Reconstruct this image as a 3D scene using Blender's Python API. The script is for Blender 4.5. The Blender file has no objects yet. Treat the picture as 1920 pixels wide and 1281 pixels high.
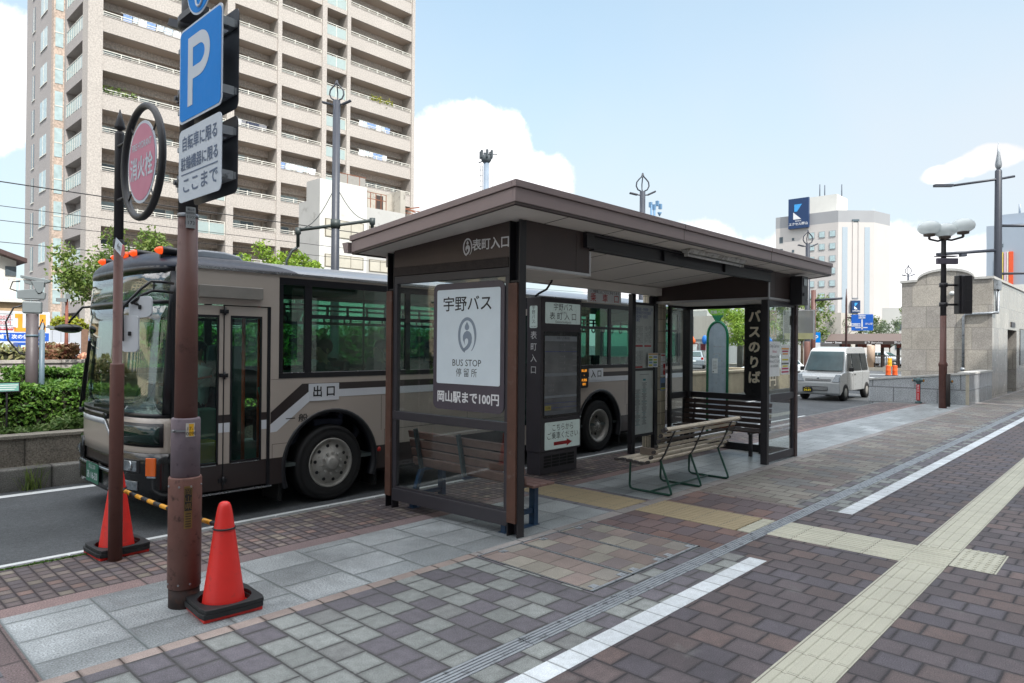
import bpy, bmesh, math, random
from math import radians, sin, cos, pi, tan, atan2, sqrt
from mathutils import Vector, Matrix
random.seed(7)
S = bpy.context.scene
COL = S.collection

# ---------------------------------------------------------------- camera
def vrot():
    a = radians(43.25); pt = radians(.25); ro = radians(.5)
    f0 = Vector((cos(a), sin(a), 0)); r0 = Vector((sin(a), -cos(a), 0)); u0 = Vector((0, 0, 1))
    f = f0*cos(pt)+u0*sin(pt); u = u0*cos(pt)-f0*sin(pt)
    r = r0*cos(ro)+u*sin(ro); u = u*cos(ro)-r0*sin(ro)
    return f, r, u
_f, _r, _u = vrot()
cd = bpy.data.cameras.new('camera'); cam = bpy.data.objects.new('camera', cd); COL.objects.link(cam)
cd.lens = 24; cd.sensor_width = 36; cd.clip_end = 3000; cd.clip_start = .05
cam.matrix_world = Matrix(((_r.x, _u.x, -_f.x, 0), (_r.y, _u.y, -_f.y, 0), (_r.z, _u.z, -_f.z, 1.75), (0, 0, 0, 1)))
S.camera = cam

# ---------------------------------------------------------------- world, sun, exposure
SUN_EL, SUN_AZ = radians(50), radians(-160)      # azimuth measured from +Y towards +X
W = bpy.data.worlds.new('World'); S.world = W; W.use_nodes = True
nt = W.node_tree; nt.nodes.clear()
def wn(t, **k):
    n = nt.nodes.new(t)
    for a, b in k.items(): setattr(n, a, b)
    return n
def wl(a, b): nt.links.new(a, b)
def wmath(op, a, b=None, c=None):
    n = wn('ShaderNodeMath', operation=op)
    for i, x in enumerate((a, b, c)):
        if x is None: continue
        if isinstance(x, (int, float)): n.inputs[i].default_value = x
        else: wl(x, n.inputs[i])
    return n.outputs[0]
sky = wn('ShaderNodeTexSky', sky_type='NISHITA', sun_disc=False, sun_elevation=SUN_EL, sun_rotation=SUN_AZ,
         air_density=1.0, dust_density=1.2, ozone_density=1.2, altitude=50)
tc = wn('ShaderNodeTexCoord'); DIR = tc.outputs['Generated']
nz = wn('ShaderNodeTexNoise'); nz.inputs['Scale'].default_value = 8.5; nz.inputs['Detail'].default_value = 9; nz.inputs['Roughness'].default_value = .62
wl(DIR, nz.inputs['Vector'])
nz2 = wn('ShaderNodeTexNoise'); nz2.inputs['Scale'].default_value = 2.2; nz2.inputs['Detail'].default_value = 5
wl(DIR, nz2.inputs['Vector'])
def dot(v):
    n = wn('ShaderNodeVectorMath', operation='DOT_PRODUCT'); wl(DIR, n.inputs[0]); n.inputs[1].default_value = v
    return n.outputs['Value']
# cumulus banks, the overhead ones unseen and added for their light: (azimuth from +X towards +Y, elevation, half width, half height) in degrees, noise weight
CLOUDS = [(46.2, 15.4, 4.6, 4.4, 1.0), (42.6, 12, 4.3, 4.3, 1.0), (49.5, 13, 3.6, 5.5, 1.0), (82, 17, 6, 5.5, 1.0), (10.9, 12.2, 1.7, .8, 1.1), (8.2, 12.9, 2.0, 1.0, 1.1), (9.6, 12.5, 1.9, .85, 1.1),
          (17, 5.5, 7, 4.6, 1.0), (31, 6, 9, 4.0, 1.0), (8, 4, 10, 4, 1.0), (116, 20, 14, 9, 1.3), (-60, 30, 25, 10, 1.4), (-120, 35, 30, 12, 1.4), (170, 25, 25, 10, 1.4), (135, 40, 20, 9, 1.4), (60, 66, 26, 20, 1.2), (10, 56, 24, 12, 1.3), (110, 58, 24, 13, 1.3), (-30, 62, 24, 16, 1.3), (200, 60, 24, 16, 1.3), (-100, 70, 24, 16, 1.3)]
dens = None
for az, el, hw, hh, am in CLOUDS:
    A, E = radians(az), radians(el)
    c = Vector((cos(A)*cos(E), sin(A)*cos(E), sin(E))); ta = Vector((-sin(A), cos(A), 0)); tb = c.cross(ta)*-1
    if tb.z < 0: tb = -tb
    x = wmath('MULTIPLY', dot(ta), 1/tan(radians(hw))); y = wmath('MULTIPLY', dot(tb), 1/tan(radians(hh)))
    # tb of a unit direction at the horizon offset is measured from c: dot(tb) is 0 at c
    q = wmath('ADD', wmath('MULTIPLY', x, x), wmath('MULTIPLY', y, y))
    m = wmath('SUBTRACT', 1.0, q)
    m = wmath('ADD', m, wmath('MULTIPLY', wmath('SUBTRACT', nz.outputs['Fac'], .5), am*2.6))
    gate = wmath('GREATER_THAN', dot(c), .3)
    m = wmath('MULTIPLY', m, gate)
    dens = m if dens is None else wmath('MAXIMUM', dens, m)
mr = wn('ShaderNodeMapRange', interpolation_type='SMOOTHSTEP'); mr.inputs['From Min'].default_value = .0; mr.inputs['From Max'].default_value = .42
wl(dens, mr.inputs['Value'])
# thin veil of high cloud low in the sky
sep = wn('ShaderNodeSeparateXYZ'); wl(DIR, sep.inputs[0])
veil = wn('ShaderNodeMapRange', interpolation_type='SMOOTHSTEP'); veil.inputs['From Min'].default_value = .62; veil.inputs['From Max'].default_value = .1
veil.inputs['To Min'].default_value = .46; veil.inputs['To Max'].default_value = .88
wl(sep.outputs['Z'], veil.inputs['Value'])
vf = wmath('MINIMUM', wmath('MULTIPLY', veil.outputs[0], wmath('MULTIPLY_ADD', nz2.outputs['Fac'], .5, .77)), .95)
SKYS = wn('ShaderNodeMix', data_type='RGBA', blend_type='MULTIPLY'); SKYS.inputs['Factor'].default_value = 1
wl(sky.outputs[0], SKYS.inputs['A']); SKYS.inputs['B'].default_value = (.44, .92, .9, 1)
mixv = wn('ShaderNodeMix', data_type='RGBA'); wl(vf, mixv.inputs['Factor']); wl(SKYS.outputs['Result'], mixv.inputs['A']); mixv.inputs['B'].default_value = (2.5, 2.6, 2.74, 1)
shade = wn('ShaderNodeMapRange'); shade.inputs['From Min'].default_value = .35; shade.inputs['From Max'].default_value = .65; shade.inputs['To Min'].default_value = 1.05; shade.inputs['To Max'].default_value = .64
wl(nz2.outputs['Fac'], shade.inputs['Value'])
high = wn('ShaderNodeMapRange', interpolation_type='SMOOTHSTEP'); wl(sep.outputs['Z'], high.inputs['Value'])      # clouds overhead, out of view, brightened to light the shaded footway
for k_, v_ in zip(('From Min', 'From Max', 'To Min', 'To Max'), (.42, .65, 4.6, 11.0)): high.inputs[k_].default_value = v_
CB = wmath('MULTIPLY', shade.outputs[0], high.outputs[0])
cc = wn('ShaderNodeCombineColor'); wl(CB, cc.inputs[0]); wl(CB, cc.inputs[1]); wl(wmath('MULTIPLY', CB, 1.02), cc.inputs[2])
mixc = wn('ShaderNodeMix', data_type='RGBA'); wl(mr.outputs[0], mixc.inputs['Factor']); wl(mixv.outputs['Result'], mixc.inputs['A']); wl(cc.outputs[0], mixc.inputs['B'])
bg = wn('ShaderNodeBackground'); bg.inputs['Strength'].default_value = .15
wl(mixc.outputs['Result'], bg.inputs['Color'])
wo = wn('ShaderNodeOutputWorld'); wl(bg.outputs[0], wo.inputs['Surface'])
sl = bpy.data.lights.new('sun', 'SUN'); sl.energy = 2.7; sl.angle = radians(.5); sl.color = (1, .965, .91)
sun = bpy.data.objects.new('sun', sl); COL.objects.link(sun)
sd = Vector((sin(SUN_AZ)*cos(SUN_EL), cos(SUN_AZ)*cos(SUN_EL), sin(SUN_EL)))
sun.rotation_euler = sd.to_track_quat('Z', 'Y').to_euler(); sun.location = sd*60
S.view_settings.view_transform = 'Standard'; S.view_settings.look = 'None'; S.view_settings.gamma = 1; S.view_settings.exposure = 1.18
S.cycles.max_bounces = 8; S.cycles.transparent_max_bounces = 24; S.cycles.diffuse_bounces = 3; S.cycles.glossy_bounces = 3; S.cycles.use_denoising = True

# ---------------------------------------------------------------- materials
def lin(c): return tuple((x/255/12.92 if x/255 <= .04045 else ((x/255+.055)/1.055)**2.4) for x in c)
MATS = {}
class NB:
    def __init__(s, name):
        s.m = bpy.data.materials.new(name); s.m.use_nodes = True; s.t = s.m.node_tree; s.t.nodes.clear()
        s.out = s.n('ShaderNodeOutputMaterial'); s.b = s.n('ShaderNodeBsdfPrincipled'); s.l(s.b.outputs[0], s.out.inputs[0])
    def n(s, t, **k):
        x = s.t.nodes.new(t)
        for a, b in k.items(): setattr(x, a, b)
        return x
    def l(s, a, b): s.t.links.new(a, b)
    def put(s, sock, x):
        if isinstance(x, (int, float)): sock.default_value = x
        elif isinstance(x, (tuple, list)): sock.default_value = tuple(x)+((1,) if len(x) == 3 and sock.type == 'RGBA' else ())
        else: s.l(x, sock)
    def math(s, op, a, b=None, c=None):
        x = s.n('ShaderNodeMath', operation=op)
        for i, v in enumerate((a, b, c)):
            if v is not None: s.put(x.inputs[i], v)
        return x.outputs[0]
    def noise(s, vec, scale, detail=4, rough=.55):
        x = s.n('ShaderNodeTexNoise'); x.inputs['Scale'].default_value = scale; x.inputs['Detail'].default_value = detail; x.inputs['Roughness'].default_value = rough
        if vec is not None: s.l(vec, x.inputs['Vector'])
        return x.outputs['Fac']
    def rng(s, v, a, b, c, d, smooth=False):
        x = s.n('ShaderNodeMapRange', interpolation_type='SMOOTHSTEP' if smooth else 'LINEAR'); s.l(v, x.inputs['Value'])
        for k, val in zip(('From Min', 'From Max', 'To Min', 'To Max'), (a, b, c, d)): x.inputs[k].default_value = val
        return x.outputs[0]
    def mix(s, f, a, b, bt='MIX'):
        x = s.n('ShaderNodeMix', data_type='RGBA', blend_type=bt); s.put(x.inputs['Factor'], f); s.put(x.inputs['A'], a); s.put(x.inputs['B'], b)
        return x.outputs['Result']
    def bump(s, h, st, dist):
        x = s.n('ShaderNodeBump'); x.inputs['Strength'].default_value = st; x.inputs['Distance'].default_value = dist; s.l(h, x.inputs['Height'])
        s.l(x.outputs[0], s.b.inputs['Normal']); return x
    def objvec(s): return s.n('ShaderNodeTexCoord').outputs['Object']
    def pos(s): return s.n('ShaderNodeNewGeometry').outputs['Position']

def mat(name, c, rough=.6, metal=0, var=.12, scale=6, grain=0, gscale=250, bump=0, bscale=60, spec=.5, dirt=None, dirtf=.45, coat=0, emit=0):
    if name in MATS: return MATS[name]
    b = NB(name); v = b.objvec(); c = lin(c)
    col = tuple(c)
    n1 = b.noise(v, scale, 5)
    f = b.rng(n1, .25, .75, 1-var, 1+var)
    if grain:
        g = b.noise(v, gscale, 2); f = b.math('MULTIPLY', f, b.rng(g, .3, .7, 1-grain, 1+grain))
    x = b.n('ShaderNodeVectorMath', operation='SCALE'); x.inputs[0].default_value = col; b.l(f, x.inputs['Scale'])
    out = x.outputs[0]
    if dirt:
        d = b.rng(b.noise(v, scale*2.3, 8, .65), dirtf, dirtf+.22, 0, 1, True)
        out = b.mix(d, out, lin(dirt))
        b.l(b.rng(d, 0, 1, rough, min(1, rough+.25)), b.b.inputs['Roughness'])
    else:
        b.l(b.rng(b.noise(v, scale*3, 3), .2, .8, max(.02, rough-.06), min(1, rough+.06)), b.b.inputs['Roughness'])
    b.l(out, b.b.inputs['Base Color']); b.b.inputs['Metallic'].default_value = metal; b.b.inputs['Specular IOR Level'].default_value = spec
    if coat: b.b.inputs['Coat Weight'].default_value = coat; b.b.inputs['Coat Roughness'].default_value = .06
    if bump: b.bump(b.noise(v, bscale, 4), bump, .01)
    if emit:
        b.l(out, b.b.inputs['Emission Color']); b.b.inputs['Emission Strength'].default_value = emit
    MATS[name] = b.m; return b.m

def glass(name, tint=(.9, .95, .93), refl=.05, rough=.0, alpha=0., dark=(.02, .03, .03)):
    if name in MATS: return MATS[name]
    b = NB(name); b.t.nodes.remove(b.b)
    tr = b.n('ShaderNodeBsdfTransparent'); tr.inputs[0].default_value = tint+(1,)
    gl = b.n('ShaderNodeBsdfGlossy'); gl.inputs['Roughness'].default_value = rough
    base = tr.outputs[0]
    if alpha:
        df = b.n('ShaderNodeBsdfDiffuse'); df.inputs[0].default_value = dark+(1,)
        m0 = b.n('ShaderNodeMixShader'); m0.inputs[0].default_value = alpha; b.l(base, m0.inputs[1]); b.l(df.outputs[0], m0.inputs[2]); base = m0.outputs[0]
    lw = b.n('ShaderNodeLayerWeight'); lw.inputs['Blend'].default_value = .5
    f = b.math('POWER', lw.outputs['Facing'], 4.0); f = b.math('MULTIPLY_ADD', f, .85, refl)
    m = b.n('ShaderNodeMixShader'); b.l(f, m.inputs[0]); b.l(base, m.inputs[1]); b.l(gl.outputs[0], m.inputs[2])
    b.l(m.outputs[0], b.out.inputs[0]); MATS[name] = b.m; return b.m

def paver(name, px, py, cols, joint=.006, jcol=(40, 40, 42), stag=.5, rot=False, ox=0, oy=0, var=.1, grain=.3, gscale=140, rough=.75, bump=.6, stain=.25, sscale=.8, jf=1.0, colvar=.12, spec=.4, extra=None, rand_shift=False):
    """unit paving seen from its world position: rows along one axis, staggered, each unit its own tone"""
    if name in MATS: return MATS[name]
    b = NB(name); p = b.pos(); sp = b.n('ShaderNodeSeparateXYZ'); b.l(p, sp.inputs[0])
    X, Y = sp.outputs['X'], sp.outputs['Y']
    if rot == 'XZ': Y = sp.outputs['Z']
    if rot == 'YZ': X, Y = sp.outputs['Y'], sp.outputs['Z']
    if rot == 'ZX': X, Y = sp.outputs['Z'], sp.outputs['X']
    if rot == 'ZY': X, Y = sp.outputs['Z'], sp.outputs['Y']
    if rot is True: X, Y = Y, X
    u = b.math('DIVIDE', b.math('SUBTRACT', X, ox), px); row = b.math('FLOOR', u); fu = b.math('SUBTRACT', u, row)
    if rand_shift:
        wr = b.n('ShaderNodeTexWhiteNoise', noise_dimensions='1D'); b.l(row, wr.inputs['W']); sh = wr.outputs['Value']
    else: sh = b.math('MULTIPLY', b.math('FLOORED_MODULO', row, 2.0), stag)
    vv = b.math('ADD', b.math('DIVIDE', b.math('SUBTRACT', Y, oy), py), sh); colm = b.math('FLOOR', vv); fv = b.math('SUBTRACT', vv, colm)
    cv = b.n('ShaderNodeCombineXYZ'); b.l(row, cv.inputs[0]); b.l(colm, cv.inputs[1])
    wn_ = b.n('ShaderNodeTexWhiteNoise', noise_dimensions='3D'); b.l(cv.outputs[0], wn_.inputs['Vector'])
    r1 = wn_.outputs['Value']
    cr = b.n('ShaderNodeValToRGB'); cr.color_ramp.interpolation = 'CONSTANT'; els = cr.color_ramp.elements
    tot = sum(w for _, w in cols); acc = 0
    for i, (c, w) in enumerate(cols):
        e = els[i] if i < 2 else els.new(acc/tot)
        e.position = acc/tot; e.color = lin(c)+(1,); acc += w
    if len(cols) == 1: els[1].position = 1; els[1].color = lin(cols[0][0])+(1,)
    b.l(r1, cr.inputs[0])
    sc = b.n('ShaderNodeSeparateColor'); b.l(wn_.outputs['Color'], sc.inputs[0])
    tone = b.rng(sc.outputs[1], 0, 1, 1-colvar, 1+colvar)
    g = b.noise(p, gscale, 2); g2 = b.noise(p, sscale, 6, .6); g3 = b.noise(p, gscale*.12, 4)
    f = b.math('MULTIPLY', tone, b.rng(g, .3, .7, 1-grain, 1+grain)); f = b.math('MULTIPLY', f, b.rng(g2, .3, .7, 1-stain, 1+stain)); f = b.math('MULTIPLY', f, b.rng(g3, .3, .7, 1-var, 1+var))
    sv = b.n('ShaderNodeVectorMath', operation='SCALE'); b.l(cr.outputs[0], sv.inputs[0]); b.l(f, sv.inputs['Scale'])
    e1 = b.math('MULTIPLY', b.math('MINIMUM', fu, b.math('SUBTRACT', 1.0, fu)), px); e2 = b.math('MULTIPLY', b.math('MINIMUM', fv, b.math('SUBTRACT', 1.0, fv)), py)
    ed = b.math('MINIMUM', e1, e2)
    ed = b.math('ADD', ed, b.math('MULTIPLY', b.math('SUBTRACT', b.noise(p, 35, 3), .5), joint*.8))
    jm = b.rng(ed, joint*.35, joint*.8, 1, 0, True)
    jm2 = b.math('MULTIPLY', jm, jf)
    # dirt gathers in a wider band beside each joint
    band = b.math('MULTIPLY', b.rng(ed, joint*.5, joint*3.4, .5, 0, True), b.rng(g2, .3, .7, .45, 1.2))
    colr = b.mix(band, sv.outputs[0], lin(jcol)); colr = b.mix(jm2, colr, lin(jcol))
    # chewing gum, grit and scuffs trodden into the surface
    vo = b.n('ShaderNodeTexVoronoi'); vo.inputs['Scale'].default_value = 2.6; b.l(p, vo.inputs['Vector'])
    vc = b.n('ShaderNodeSeparateColor'); b.l(vo.outputs['Color'], vc.inputs[0])
    gum = b.math('MULTIPLY', b.rng(vo.outputs['Distance'], .022, .034, 1, 0, True), b.math('GREATER_THAN', vc.outputs[0], .45))
    colr = b.mix(b.math('MULTIPLY', gum, .75), colr, b.mix(b.math('GREATER_THAN', vc.outputs[1], .62), (.035, .035, .036), (.34, .34, .33)))
    sc2 = b.rng(b.noise(p, 3.3, 9, .72), .56, .74, 0, .32, True); colr = b.mix(sc2, colr, (.19, .19, .185))
    if extra: colr = extra(b, p, colr)
    b.l(colr, b.b.inputs['Base Color']); b.b.inputs['Specular IOR Level'].default_value = spec
    b.l(b.rng(g3, .3, .7, rough-.08, rough+.08), b.b.inputs['Roughness'])
    h = b.math('ADD', b.math('MULTIPLY', b.rng(ed, 0, joint*1.3, 0, 1, True), 1.0), b.math('MULTIPLY', g, .22))
    h = b.math('ADD', h, b.math('MULTIPLY', sc.outputs[2], .25))
    b.bump(h, bump, .006); MATS[name] = b.m; return b.m

# ---------------------------------------------------------------- mesh building
def tag(o, label=None, cat=None, group=None, kind=None):
    if label: o['label'] = label
    if cat: o['category'] = cat
    if group: o['group'] = group
    if kind: o['kind'] = kind
    return o
def thing(name, label, cat, loc=(0, 0, 0), rz=0, group=None):
    o = bpy.data.objects.new(name, None); COL.objects.link(o); o.location = loc; o.rotation_euler = (0, 0, rz); o.empty_display_size = .1
    return tag(o, label, cat, group)
def wloc(o):
    v = Vector((0, 0, 0))
    while o is not None: v += o.location; o = o.parent
    return v
def copy_tree(o, parent=None, loc=None, rz=None, label=None):
    c = o.copy(); COL.objects.link(c)
    if parent is not None: c.parent = parent
    if loc is not None: c.location = loc
    if rz is not None: c.rotation_euler = (0, 0, rz)
    if label: c['label'] = label
    for ch in list(o.children): copy_tree(ch, c)
    return c
class MB:
    def __init__(s): s.v = []; s.f = []; s.mi = []; s.sm = []
    def add(s, vs, fs, mi=0, sm=False):
        o = len(s.v); s.v += [tuple(v) for v in vs]
        for f in fs: s.f.append(tuple(i+o for i in f)); s.mi.append(mi); s.sm.append(sm)
        return s
    def box(s, x0, x1, y0, y1, z0, z1, mi=0):
        vs = [(x, y, z) for z in (z0, z1) for y in (y0, y1) for x in (x0, x1)]
        return s.add(vs, [(0, 2, 3, 1), (4, 5, 7, 6), (0, 1, 5, 4), (2, 6, 7, 3), (0, 4, 6, 2), (1, 3, 7, 5)], mi)
    def obox(s, c, a, b, h, mi=0):
        c, a, b, h = map(Vector, (c, a, b, h))
        vs = [c+x*a+y*b+z*h for z in (-1, 1) for y in (-1, 1) for x in (-1, 1)]
        return s.add(vs, [(0, 2, 3, 1), (4, 5, 7, 6), (0, 1, 5, 4), (2, 6, 7, 3), (0, 4, 6, 2), (1, 3, 7, 5)], mi)
    def bar(s, p, q, w, h, mi=0, up=(0, 0, 1)):
        p, q = Vector(p), Vector(q); d = (q-p)/2; n = d.normalized(); up = Vector(up)
        if abs(n.dot(up)) > .98: up = Vector((1, 0, 0))
        a = n.cross(up).normalized(); b = a.cross(n)
        return s.obox((p+q)/2, d, a*w/2, b*h/2, mi)
    def prism(s, poly, f, a, b, mi=0, sm=False):
        """poly in 2-D; f(u, v, w) -> point; extruded from w=a to w=b"""
        n = len(poly); vs = [f(u, v, a) for u, v in poly]+[f(u, v, b) for u, v in poly]
        s.add(vs, [tuple(range(n))[::-1], tuple(range(n, 2*n))], mi)
        o = len(s.v)-2*n
        for i in range(n):
            j = (i+1) % n; s.f.append((o+i, o+j, o+n+j, o+n+i)); s.mi.append(mi); s.sm.append(sm)
        return s
    def tube(s, pts, r, n=8, mi=0, closed=False, cap=True):
        pts = [Vector(p) for p in pts]; N = len(pts); rs = r if isinstance(r, (list, tuple)) else [r]*N
        tang = []
        for i in range(N):
            if closed: t = pts[(i+1) % N]-pts[i-1]
            else: t = pts[min(i+1, N-1)]-pts[max(i-1, 0)]
            tang.append(t.normalized())
        up = Vector((0, 0, 1)) if abs(tang[0].z) < .9 else Vector((1, 0, 0))
        a = tang[0].cross(up).normalized(); vs = []
        for i in range(N):
            t = tang[i]; a = (a-t*a.dot(t)).normalized(); b = t.cross(a)
            for k in range(n):
                th = 2*pi*k/n; vs.append(pts[i]+(a*cos(th)+b*sin(th))*rs[i])
        fs = []
        for i in range(N if closed else N-1):
            j = (i+1) % N
            for k in range(n): fs.append((i*n+k, i*n+(k+1) % n, j*n+(k+1) % n, j*n+k))
        o = len(s.v); s.add(vs, fs, mi, True)
        if cap and not closed:
            s.f.append(tuple(o+k for k in range(n))[::-1]); s.mi.append(mi); s.sm.append(False)
            s.f.append(tuple(o+(N-1)*n+k for k in range(n))); s.mi.append(mi); s.sm.append(False)
        return s
    def lathe(s, prof, c=(0, 0, 0), n=24, mi=0, ax='Z', sm=True, sx=1, sy=1, cap=True):
        c = Vector(c); vs = []
        for r, z in prof:
            for k in range(n):
                th = 2*pi*k/n; x, y = r*cos(th)*sx, r*sin(th)*sy
                vs.append(c+{'Z': Vector((x, y, z)), 'Y': Vector((x, z, y)), 'X': Vector((z, x, y))}[ax])
        fs = []
        for i in range(len(prof)-1):
            for k in range(n): fs.append((i*n+k, i*n+(k+1) % n, (i+1)*n+(k+1) % n, (i+1)*n+k))
        o = len(s.v); s.add(vs, fs, mi, sm)
        if cap and prof[0][0] > 1e-4: s.f.append(tuple(o+k for k in range(n))[::-1]); s.mi.append(mi); s.sm.append(False)
        if cap and prof[-1][0] > 1e-4: s.f.append(tuple(o+(len(prof)-1)*n+k for k in range(n))); s.mi.append(mi); s.sm.append(False)
        return s
    def ball(s, c, rx, ry, rz, mi=0, n=16, m=10):
        prof = [(max(1e-5, sin(pi*i/m)), -cos(pi*i/m)) for i in range(m+1)]
        o = len(s.v); s.lathe(prof, (0, 0, 0), n, mi)
        for i in range(o, len(s.v)): x, y, z = s.v[i]; s.v[i] = (c[0]+x*rx, c[1]+y*ry, c[2]+z*rz)
        return s
    def heavy(s, body, size, org, u, v, w=.003, **k):
        """bold lettering: the line set four times a stroke apart, each a hair in front of the last"""
        u, v, org = Vector(u), Vector(v), Vector(org); n = u.cross(v)
        for i, (a, b) in enumerate(((-1, -1), (1, -1), (-1, 1), (1, 1))): s.text(body, size, org+u*a*w+v*b*w+n*.0002*i, u, v, **k)
        return s
    def text(s, body, size, org, u, v, mi=0, align='CENTER', bold=0, sx=1, th=.0):
        """letters lying in the plane (u right, v up), origin at centre of the line"""
        cu = bpy.data.curves.new('lettering', 'FONT'); cu.body = body; cu.size = size; cu.align_x = align; cu.align_y = 'CENTER'; cu.offset = bold*(.25 if any(ord(c_) > 0x3400 for c_ in body) else 1); cu.resolution_u = 2
        ob = bpy.data.objects.new('lettering', cu); COL.objects.link(ob)
        me = bpy.data.meshes.new_from_object(ob.evaluated_get(bpy.context.evaluated_depsgraph_get()))
        u, v, org = Vector(u), Vector(v), Vector(org); n = u.cross(v)*th
        s.add([org+u*p.co.x*sx+v*p.co.y+n for p in me.vertices], [tuple(f.vertices) for f in me.polygons], mi)
        bpy.data.objects.remove(ob); bpy.data.curves.remove(cu); bpy.data.meshes.remove(me)
        return s
    def poly(s, pts, mi=0): return s.add(pts, [tuple(range(len(pts)))], mi)
    def build(s, name, mats, parent=None, local=False, bevel=0, seg=2, fix=True):
        me = bpy.data.meshes.new(name)
        off = Vector((0, 0, 0)) if (local or parent is None) else wloc(parent)
        me.from_pydata([(v[0]-off.x, v[1]-off.y, v[2]-off.z) for v in s.v], [], s.f)
        mats = mats if isinstance(mats, (list, tuple)) else [mats]
        for m in mats: me.materials.append(m)
        me.polygons.foreach_set('material_index', s.mi); me.polygons.foreach_set('use_smooth', s.sm)
        if fix:
            bm = bmesh.new(); bm.from_mesh(me); bmesh.ops.recalc_face_normals(bm, faces=bm.faces); bm.to_mesh(me); bm.free()
        me.update()
        o = bpy.data.objects.new(name, me); COL.objects.link(o)
        if parent is not None: o.parent = parent
        if bevel:
            b = o.modifiers.new('bevel', 'BEVEL'); b.width = bevel; b.segments = seg; b.limit_method = 'ANGLE'; b.angle_limit = radians(40); b.harden_normals = True
        return o
def XYf(u, v, w): return (u, v, w)
def XZf(u, v, w): return (u, w, v)
def YZf(u, v, w): return (w, u, v)
def rrect(x0, x1, y0, y1, r, n=5):
    p = []
    for cx, cy, a in ((x1-r, y1-r, 0), (x0+r, y1-r, 90), (x0+r, y0+r, 180), (x1-r, y0+r, 270)):
        for k in range(n+1): t = radians(a+90*k/n); p.append((cx+r*cos(t), cy+r*sin(t)))
    return p
def struct(name, mb, m, **k): return tag(mb.build(name, m, **k), kind='structure')
WEST = ((0, -1, 0), (0, 0, 1))      # text plane facing -X (right is -Y)
SOUTH = ((1, 0, 0), (0, 0, 1))      # text plane facing -Y
EAST = ((0, 1, 0), (0, 0, 1))
# ================================================================ GROUND
def speck(b, p, c):
    return c
DB = [((82, 75, 78), 6), ((87, 77, 77), 4), ((79, 75, 81), 3.5), ((93, 80, 78), 1.8), ((76, 70, 73), 2)]
m_brick = paver('dark_brick_paving', .207, .224, DB, joint=.010, jcol=(46, 43, 46), oy=.03, stain=.24, grain=.42, gscale=150, var=.2, rough=.72, bump=.75)
CK = [((126, 130, 128), 5), ((95, 92, 98), 7), ((118, 120, 119), .8)]
m_check = paver('two_tone_paving', .202, .197, CK, joint=.010, jcol=(64, 64, 64), ox=.055, oy=.11, stain=.24, grain=.38, gscale=150, var=.18, bump=.6)
m_pink = paver('pink_edging', .203, .5, [((146, 133, 127), 1), ((140, 128, 122), 1)], joint=.007, jcol=(60, 50, 46), ox=.055, oy=3.9, stag=0, grain=.25)
m_slab = paver('granite_slabs', .505, .375, [((136, 141, 143), 3), ((144, 149, 151), 3), ((128, 133, 135), 2)], joint=.008, jcol=(86, 92, 92), stag=.37, ox=.42, oy=.03, grain=.55, gscale=95, stain=.36, sscale=1.1, rough=.4, bump=.35, jf=.8, spec=.5)
m_slab2 = paver('dark_granite_slabs', .62, .3, [((104, 104, 110), 1), ((116, 104, 108), 1)], joint=.008, grain=.4, gscale=120)
m_border = paver('pink_granite_border', .9, .6, [((112, 98, 98), 1), ((120, 102, 100), 1)], joint=.006, jcol=(60, 54, 54), oy=5.1, stag=0, grain=.5, gscale=110)
SM = [((102, 92, 92), 6), ((116, 106, 101), 3), ((130, 122, 112), 1.5), ((124, 104, 98), 1), ((94, 87, 90), 5)]
m_small = paver('small_block_paving', .1, .097, SM, joint=.009, jcol=(52, 44, 46), stag=.03, oy=.02, grain=.3, gscale=160, stain=.34, sscale=.55, bump=.8, colvar=.16)
RB = [((100, 85, 84), 3), ((108, 88, 83), 2), ((94, 84, 87), 3)]
m_red = paver('red_brown_paving', .3, .2, RB, joint=.005, jcol=(58, 46, 46), stag=.5, grain=.3, ox=.0, oy=.02)
TN = [((116, 109, 104), 3), ((124, 121, 114), 4), ((110, 100, 98), 2), ((108, 108, 107), 3), ((112, 106, 100), 2)]
m_tan = paver('mixed_tan_paving', .2, .3, TN, joint=.005, jcol=(64, 58, 54), stag=.5, grain=.3, ox=.04, oy=.1)
m_cov = paver('cover_inlay_paving', .262, .195, [((134, 130, 121), 3), ((124, 112, 107), 3), ((112, 104, 104), 2), ((126, 122, 116), 2)], joint=.004, jcol=(90, 82, 76), stag=.5, ox=.0, oy=.02, grain=.28)
m_lstrip = paver('light_edging', .5, .5, [((132, 128, 126), 1)], joint=.006, jcol=(60, 58, 58), stag=0, oy=3.8, grain=.3)
def road_mat():
    b = NB('asphalt'); p = b.pos()
    g = b.noise(p, 130, 2, .6); g2 = b.noise(p, 1.2, 7, .6); g3 = b.noise(p, 30, 4)
    vo = b.n('ShaderNodeTexVoronoi'); vo.inputs['Scale'].default_value = 90; b.l(p, vo.inputs['Vector'])
    f = b.math('MULTIPLY', b.rng(g, .3, .72, .55, 1.75), b.rng(g2, .3, .7, .78, 1.2))
    f = b.math('ADD', f, b.rng(vo.outputs['Distance'], 0, .16, 1.1, 0))
    x = b.n('ShaderNodeVectorMath', operation='SCALE'); x.inputs[0].default_value = (.066, .071, .076); b.l(f, x.inputs['Scale'])
    b.l(x.outputs[0], b.b.inputs['Base Color']); b.l(b.rng(g3, .3, .7, .62, .85), b.b.inputs['Roughness']); b.b.inputs['Specular IOR Level'].default_value = .35
    b.bump(g, .5, .006); return b.m
m_road = road_mat()
m_kerb = mat('kerb_concrete', (104, 106, 106), .8, grain=.3, gscale=160, var=.2, bump=.3, dirt=(70, 70, 68), dirtf=.5)
m_paint = mat('road_paint', (205, 208, 208), .65, grain=.15, gscale=120, var=.1, dirt=(120, 122, 122), dirtf=.58)
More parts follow.
